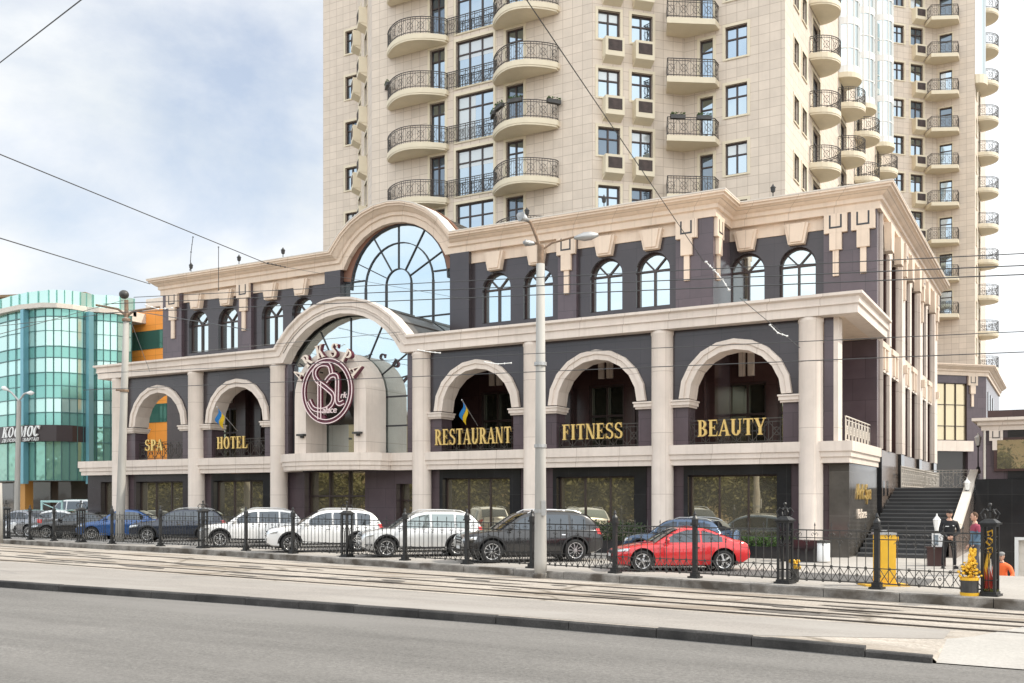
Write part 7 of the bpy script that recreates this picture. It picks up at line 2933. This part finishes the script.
    decal('door_handle', [([(X(x), Y, belt - 0.15), (X(x) + 0.18, Y, belt - 0.15), (X(x) + 0.18, Y, belt - 0.115), (X(x), Y, belt - 0.115)], (0, 1, 0), 3, 1) for x in spec['handles']], spec.get('handle_m', M['chrome'] if spec.get('clad') else M['plastic']), 0.03)
    if spec.get('clad'):
        mb = MB(); mb.smooth = True
        q = []
        for x in (fx, rx):
            for k in range(10):
                a0_, a1_ = PI * k / 10, PI * (k + 1) / 10
                r0, r1 = wr + 0.068, wr + 0.125
                zc_ = wr + 0.01
                q.append(([(x + r0 * math.cos(a0_), Y, zc_ + r0 * math.sin(a0_)), (x + r0 * math.cos(a1_), Y, zc_ + r0 * math.sin(a1_)), (x + r1 * math.cos(a1_), Y, zc_ + r1 * math.sin(a1_)), (x + r1 * math.cos(a0_), Y, zc_ + r1 * math.sin(a0_))], (0, 1, 0), 1, 1))
        s0, s1 = fx + wr + 0.1, rx - wr - 0.1
        q.append(([(s0, Y, bot(1.9) + 0.03), (s1, Y, bot(1.9) + 0.03), (s1, Y, bot(1.9) + 0.15), (s0, Y, bot(1.9) + 0.15)], (0, 1, 0), 8, 2))
        decal('cladding', q, M['plastic'], 0.010)
    # mirrors, roof rails
    for s in (-1, 1):
        mb = MB(); mb.smooth = True
        mx_ = spec['ws'][0] + 0.32
        mb.ball((X(mx_), s * (cw + 0.10), belt + 0.10), (0.075, 0.115, 0.075), 10, 7)
        mb.tube([(X(mx_), s * (cw - 0.02), belt + 0.03), (X(mx_), s * (cw + 0.06), belt + 0.08)], 0.03, 6)
        mb.build('mirror', spec.get('mirrorpaint', paint), root)
    if spec.get('rails'):
        r0, r1 = spec['rails']
        for s in (-1, 1):
            mb = MB()
            pts = []
            for k in range(9):
                x = r0 + (r1 - r0) * k / 8
                z = cab(x)
                pts.append((X(x), s * (cwid(x) - k_ * (z - belt) - 0.07), z + (0.055 if 0 < k < 8 else 0.005)))
            mb.tube(pts, 0.02, 6)
            mb.build('roof_rail', spec.get('rail_m', M['galv']), root)
    # wheels
    ty, rim = wheel_parts(wr, 0.23, spec.get('spokes', 5), spec.get('rim', 'five'))
    for x in (fx, rx):
        for s in (-1, 1):
            w = bpy.data.objects.new('wheel', ty); COL.objects.link(w)
            w.parent = root
            w.location = (x, s * (hw - 0.125), wr)
            w.rotation_euler = (0, R(17 * (1 + x)), 0 if s < 0 else PI)
            sub('rim', rim, w)
    # underbody so that no light passes beneath the wells
    mb = MB()
    mb.box(X(0.35), X(L_ - 0.35), -hw + 0.33, hw - 0.33, 0.17, 0.5)
    mb.build('underbody', M['plastic'], root)
    return root, decal

white = carpaint('white_car_paint', (0.72, 0.72, 0.71))
pearl = carpaint('silver_white_car_paint', (0.62, 0.62, 0.61), 0.25)
blackp = carpaint('black_car_paint', (0.012, 0.012, 0.013))
darkgr = carpaint('charcoal_car_paint', (0.018, 0.018, 0.019), 0.2)
navy = carpaint('navy_car_paint', (0.018, 0.026, 0.045), 0.3)
bluep = carpaint('blue_car_paint', (0.014, 0.085, 0.27), 0.2)
steel_blue = carpaint('steel_blue_car_paint', (0.06, 0.105, 0.18), 0.35)
redp = carpaint('red_car_paint', (0.62, 0.018, 0.022), 0.05)

def suv(paint, L=4.6, W=1.86, H=1.68, wb=2.68, wr=0.36, **k):
    s = L / 4.6
    v = H / 1.68
    d = dict(L=L, W=W, wr=wr, wb=wb, fw=0.88 * s, paint=paint, belt=1.03 * v,
             top=[(0, 0.74 * v), (0.07 * s, 0.86 * v), (0.35 * s, 0.95 * v), (1.0 * s, 1.02 * v), (1.6 * s, 1.04 * v), (3.4 * s, 1.08 * v), (4.35 * s, 1.08 * v), (4.52 * s, 1.0 * v), (4.6 * s, 0.86 * v)],
             bot=[(0, 0.36), (0.25 * s, 0.25), (1.0, 0.22), (3.6 * s, 0.22), (4.3 * s, 0.28), (4.6 * s, 0.42)],
             cab=[(1.10 * s, 0.99 * v), (1.55 * s, 1.31 * v), (2.0 * s, 1.57 * v), (2.5 * s, 1.655 * v), (3.3 * s, 1.65 * v), (4.0 * s, 1.57 * v), (4.3 * s, 1.36 * v), (4.5 * s, 1.05 * v)],
             ws=(1.17 * s, 1.98 * s), rw=(4.08 * s, 4.42 * s), glass_x=[(1.62 * s, 2.50 * s), (2.58 * s, 3.42 * s), (3.50 * s, 4.0 * s)],
             head_z=0.78 * v, tail_z=0.98 * v, grille=(0.62 * v, 0.84 * v, 0.42), seams=(1.55 * s, 2.53 * s, 3.42 * s), handles=(2.25 * s, 3.15 * s), clad=True, rails=(2.1 * s, 3.9 * s), spokes=5, rim='twin', plate_z=0.46)
    d.update(k)
    return d
def sedan(paint, L=4.5, W=1.78, H=1.46, wb=2.65, wr=0.33, **k):
    v = H / 1.46
    s = L / 4.5
    d = dict(L=L, W=W, wr=wr, wb=wb, fw=0.85 * s, paint=paint, belt=0.93 * v,
             top=[(0, 0.58 * v), (0.08, 0.70 * v), (0.4 * s, 0.80 * v), (1.2 * s, 0.90 * v), (1.6 * s, 0.93 * v), (3.5 * s, 0.97 * v), (4.3 * s, 0.98 * v), (4.46 * s, 0.90 * v), (4.5 * s, 0.76 * v)],
             bot=[(0, 0.32), (0.25, 0.22), (1.0, 0.18), (3.6 * s, 0.18), (4.2 * s, 0.24), (4.5 * s, 0.38)],
             cab=[(1.15 * s, 0.88 * v), (1.65 * s, 1.18 * v), (2.1 * s, 1.39 * v), (2.6 * s, 1.44 * v), (3.1 * s, 1.41 * v), (3.6 * s, 1.22 * v), (4.0 * s, 0.97 * v)],
             ws=(1.22 * s, 2.05 * s), rw=(3.2 * s, 3.9 * s), glass_x=[(1.68 * s, 2.5 * s), (2.58 * s, 3.5 * s)],
             head_z=0.66 * v, tail_z=0.86 * v, grille=(0.50 * v, 0.66 * v, 0.38), seams=(1.5 * s, 2.53 * s, 3.35 * s), handles=(2.25 * s, 3.1 * s), spokes=7, rim='thin', plate_z=0.40)
    d.update(k)
    return d
def put_car(spec, px, py, rz_deg, label, d=None, ref='front', **kw):
    """stand the car so that its near front (or rear) wheel touches the ground at the given picture point"""
    p = onZ(px, py, 0.1) if d is None else onD(px, YH, d)
    rz = R(rz_deg)
    lx = (spec['fw'] if ref == 'front' else spec['fw'] + spec['wb']) - spec['L'] / 2
    ly = -spec['W'] / 2 + 0.12
    x = p.x - (lx * math.cos(rz) - ly * math.sin(rz))
    y = p.y - (lx * math.sin(rz) + ly * math.cos(rz))
    return car(spec, (x, y, 0.1), rz, label, **kw)
# heading: nose (local -x) points left along the fence
cp = dict(
    L=4.18, W=1.84, wr=0.325, wb=2.47, fw=0.86, paint=redp, belt=0.86, taper=0.2, tumble=0.42, shoulder=0.04, hdr=0.075,
    top=[(0, 0.50), (0.06, 0.60), (0.35, 0.70), (0.95, 0.80), (1.4, 0.84), (2.3, 0.87), (3.3, 0.92), (3.85, 0.91), (4.10, 0.84), (4.18, 0.66)],
    bot=[(0, 0.26), (0.2, 0.18), (1.0, 0.16), (3.3, 0.16), (3.9, 0.22), (4.18, 0.36)],
    cab=[(1.20, 0.82), (1.62, 1.08), (2.0, 1.27), (2.35, 1.335), (2.8, 1.29), (3.3, 1.12), (3.85, 0.90)],
    ws=(1.27, 1.98), rw=(2.85, 3.70), glass_x=[(1.62, 2.62), (2.68, 3.30)], head_z=0.64, tail_z=0.80, head=(0.28, 0.07), tail=(0.22, 0.09),
    grille=(0.36, 0.62, 0.36), seams=(1.50, 2.66), handles=(2.40,), spokes=5, rim='five', plate_z=0.42, bars=False, crown=0.05)
red, rdec = put_car(cp, 641, 571.8, 32, 'glossy red two-door coupe parked behind the fence', ref='front')
put_car(suv(darkgr, 4.85, 1.92, 1.72, 2.90, 0.385, spokes=10, rim='thin', roofpaint=darkgr, rail_m=M['alloy']), 491.6, 563.2, 45, 'charcoal black SUV with many-spoked wheels behind the lamp pole')
put_car(suv(pearl, 4.55, 1.85, 1.68, 2.62, 0.36, glass=M['car_glass_light'], spokes=5), 386.4, 557.6, 46, 'silver-white SUV with clear windows, left of the black SUV')
put_car(suv(white, 4.62, 1.84, 1.70, 2.66, 0.36, spokes=6), 290, 552.8, 46, 'white SUV in front of the hotel entrance, its tail behind the silver SUV')
put_car(suv(white, 4.5, 1.84, 1.68, 2.62, 0.365, spokes=5, rim='twin', top=suv(white)['top']), 219.8, 547.6, 46, 'white SUV with black wheel arches, its nose overlapping the navy car')
put_car(suv(navy, 4.6, 1.84, 1.62, 2.65, 0.35), 147.6, 542.0, 40, 'navy blue crossover between the blue hatchback and the white SUV')
put_car(sedan(bluep, 4.3, 1.76, 1.56, 2.60, 0.32), 92, 540.0, 36, 'bright blue hatchback half hidden behind the tram pole', d=50.8)
put_car(sedan(blackp, 4.5, 1.8, 1.42), 46.8, 538.6, 34, 'black sedan near the left end of the fence')
put_car(sedan(white, 4.5, 1.78, 1.50), 21, 537.0, 34, 'white sedan at the left edge, its tail behind the black sedan')
red.scale = (0.965, 0.965, 0.965)
bs = suv(steel_blue, 3.9, 1.76, 1.56, 2.45, 0.34, spokes=5, name='parked_car')
bs['rails'] = (2.0, 3.4)
bcar, bdec = put_car(bs, 706, 500, -2, 'steel blue compact off-roader with a spare wheel on its tailgate, behind the red coupe', d=33.2, ref='rear')
bcar.scale = (0.94, 0.94, 0.93)
ty, rim = wheel_parts(0.36, 0.23, 5, 'twin')
sw_ = bpy.data.objects.new('spare_wheel', ty); COL.objects.link(sw_); sw_.parent = bcar
sw_.location = (3.9 / 2 + 0.12, 0.1, 0.80); sw_.rotation_euler = (0, 0, R(90))
mb = MB(); mb.smooth = True
mb.lathe([(0.37, -0.10), (0.35, 0.12), (0.30, 0.15), (0.0, 0.16)], n=22, ax='x')
c_ = mb.build('cover', steel_blue, sw_); c_.rotation_euler = (0, 0, -R(90))
# a few more distant vehicles at the left
vn = suv(white, 5.2, 1.95, 2.05, 3.2, 0.35, name='parked_van', rails=None, clad=False)
vn['cab'] = [(0.75, 1.22), (1.2, 1.65), (1.6, 1.98), (2.2, 2.05), (3.8, 2.05), (4.8, 2.02), (5.05, 1.75), (5.12, 1.26)]
vn['top'] = [(0, 0.85), (0.1, 1.0), (0.5, 1.15), (0.9, 1.24), (2.0, 1.26), (4.9, 1.26), (5.12, 1.2), (5.2, 1.0)]
vn['belt'] = 1.24; vn['ws'] = (0.82, 1.58); vn['rw'] = (4.85, 5.02); vn['glass_x'] = [(1.2, 2.2), (2.3, 3.5), (3.6, 4.7)]; vn['tumble'] = 0.14; vn['seams'] = (1.4, 2.4); vn['handles'] = (2.2,); vn['head_z'] = 0.9
put_car(vn, 52, 500, 4, 'white minibus far behind the sedans at left', d=60, cat='minibus', group=None)
put_car(sedan(M['maroon'] if False else carpaint('rust_car_paint', (0.22, 0.05, 0.03)), 4.3, 1.75, 1.5), 44, 500, 4, 'rust red hatchback behind the white sedan at far left', d=56.5)
put_car(sedan(carpaint('grey_car_paint', (0.25, 0.25, 0.26), 0.4), 4.4, 1.78, 1.5), -4, 500, 4, 'grey sedan cut off by the left edge behind the fence end', d=55)

# ================================================================== trees across the street (seen only mirrored in the shop windows)
bark = mat('bark', (0.09, 0.07, 0.055), 0.9, var=0.3, scale=5, bump=0.5)
leaf_a = mat('spring_leaf', (0.13, 0.122, 0.040), 0.6, var=0.4, scale=0.6)
def tree_meshes(seed):
    rn = random.Random(seed)
    mb = MB()
    mb.tube([(0, 0, 0), (0.05, 0.02, 2.0), (0.0, 0.1, 4.5), (0.15, 0.1, 7.5)], [0.24, 0.19, 0.14, 0.05], 8)
    tips = []
    for k in range(20):
        a = rn.uniform(0, 2 * PI); z0 = rn.uniform(0.3, 4.6); l = rn.uniform(1.4, 3.1)
        e = (l * math.cos(a), l * math.sin(a), z0 + rn.uniform(0.4, 1.8))
        m_ = (l * 0.5 * math.cos(a + 0.2), l * 0.5 * math.sin(a + 0.2), z0 + 0.4)
        mb.tube([(0, 0.05, z0), m_, e], [0.08, 0.05, 0.02], 5)
        tips += [e, m_]
    tr = mb.mesh('trunk', bark)
    lb = MB()
    for t in tips + [(0, 0, 7.6), (0.4, 0.3, 6.8)]:
        leaf_cloud(lb, 260, lambda: (t[0] + rn.gauss(0, 0.62), t[1] + rn.gauss(0, 0.62), t[2] + rn.gauss(0, 0.5)), 0.12, 0.24, rn)
    return tr, lb.mesh('crown', leaf_a, fixn=False)
tms = [tree_meshes(s) for s in (1, 2)]
NTH = ['first', 'second', 'third', 'fourth', 'fifth', 'sixth', 'seventh', 'eighth', 'ninth', 'tenth', 'eleventh', 'twelfth', 'thirteenth', 'fourteenth', 'fifteenth', 'sixteenth', 'seventeenth', 'eighteenth', 'nineteenth', 'twentieth']
for k in range(20):
    x = -2 - 5.6 * k
    t = empty('street_tree', (x, -11.0 + 0.9 * math.sin(k * 2.3), -0.1), k * 1.3, 'leafy street tree across the road, %s from the right' % NTH[k], 'tree', 'street trees across the road')
    a, b = tms[k % 2]
    sub('trunk', a, t); sub('crown', b, t)
    t.scale = (1.0 + 0.12 * math.sin(k),) * 3
# the block across the street, mirrored in the windows of the hotel
blk = empty('street_block', (-40, -40, 0), 0, 'long ochre apartment block across the road behind the street trees', 'building')
fk = Facet((20, -30), PI, 110, blk, -0.1, 13.0, mat('ochre_plaster', (0.42, 0.33, 0.20), 0.85, var=0.12, scale=0.4))
for k in range(22):
    for z in (1.2, 5.2, 9.2):
        fk.window(2.0 + 4.9 * k, 3.5 + 4.9 * k, z, z + 2.1, 2, (0.65,), 0.14)
fk.done()
mb = MB()
mb.box(-90.4, 20.4, -44, -29.6, 13.01, 13.5)
mb.build('eaves', M['cream'], blk, world=True)
mb = MB()
mb.box(-90, 20, -44, -30.6, -0.1, 13.0)
mb.build('core', M['plum_dark'], blk, world=True)
bpy.context.view_layer.update()
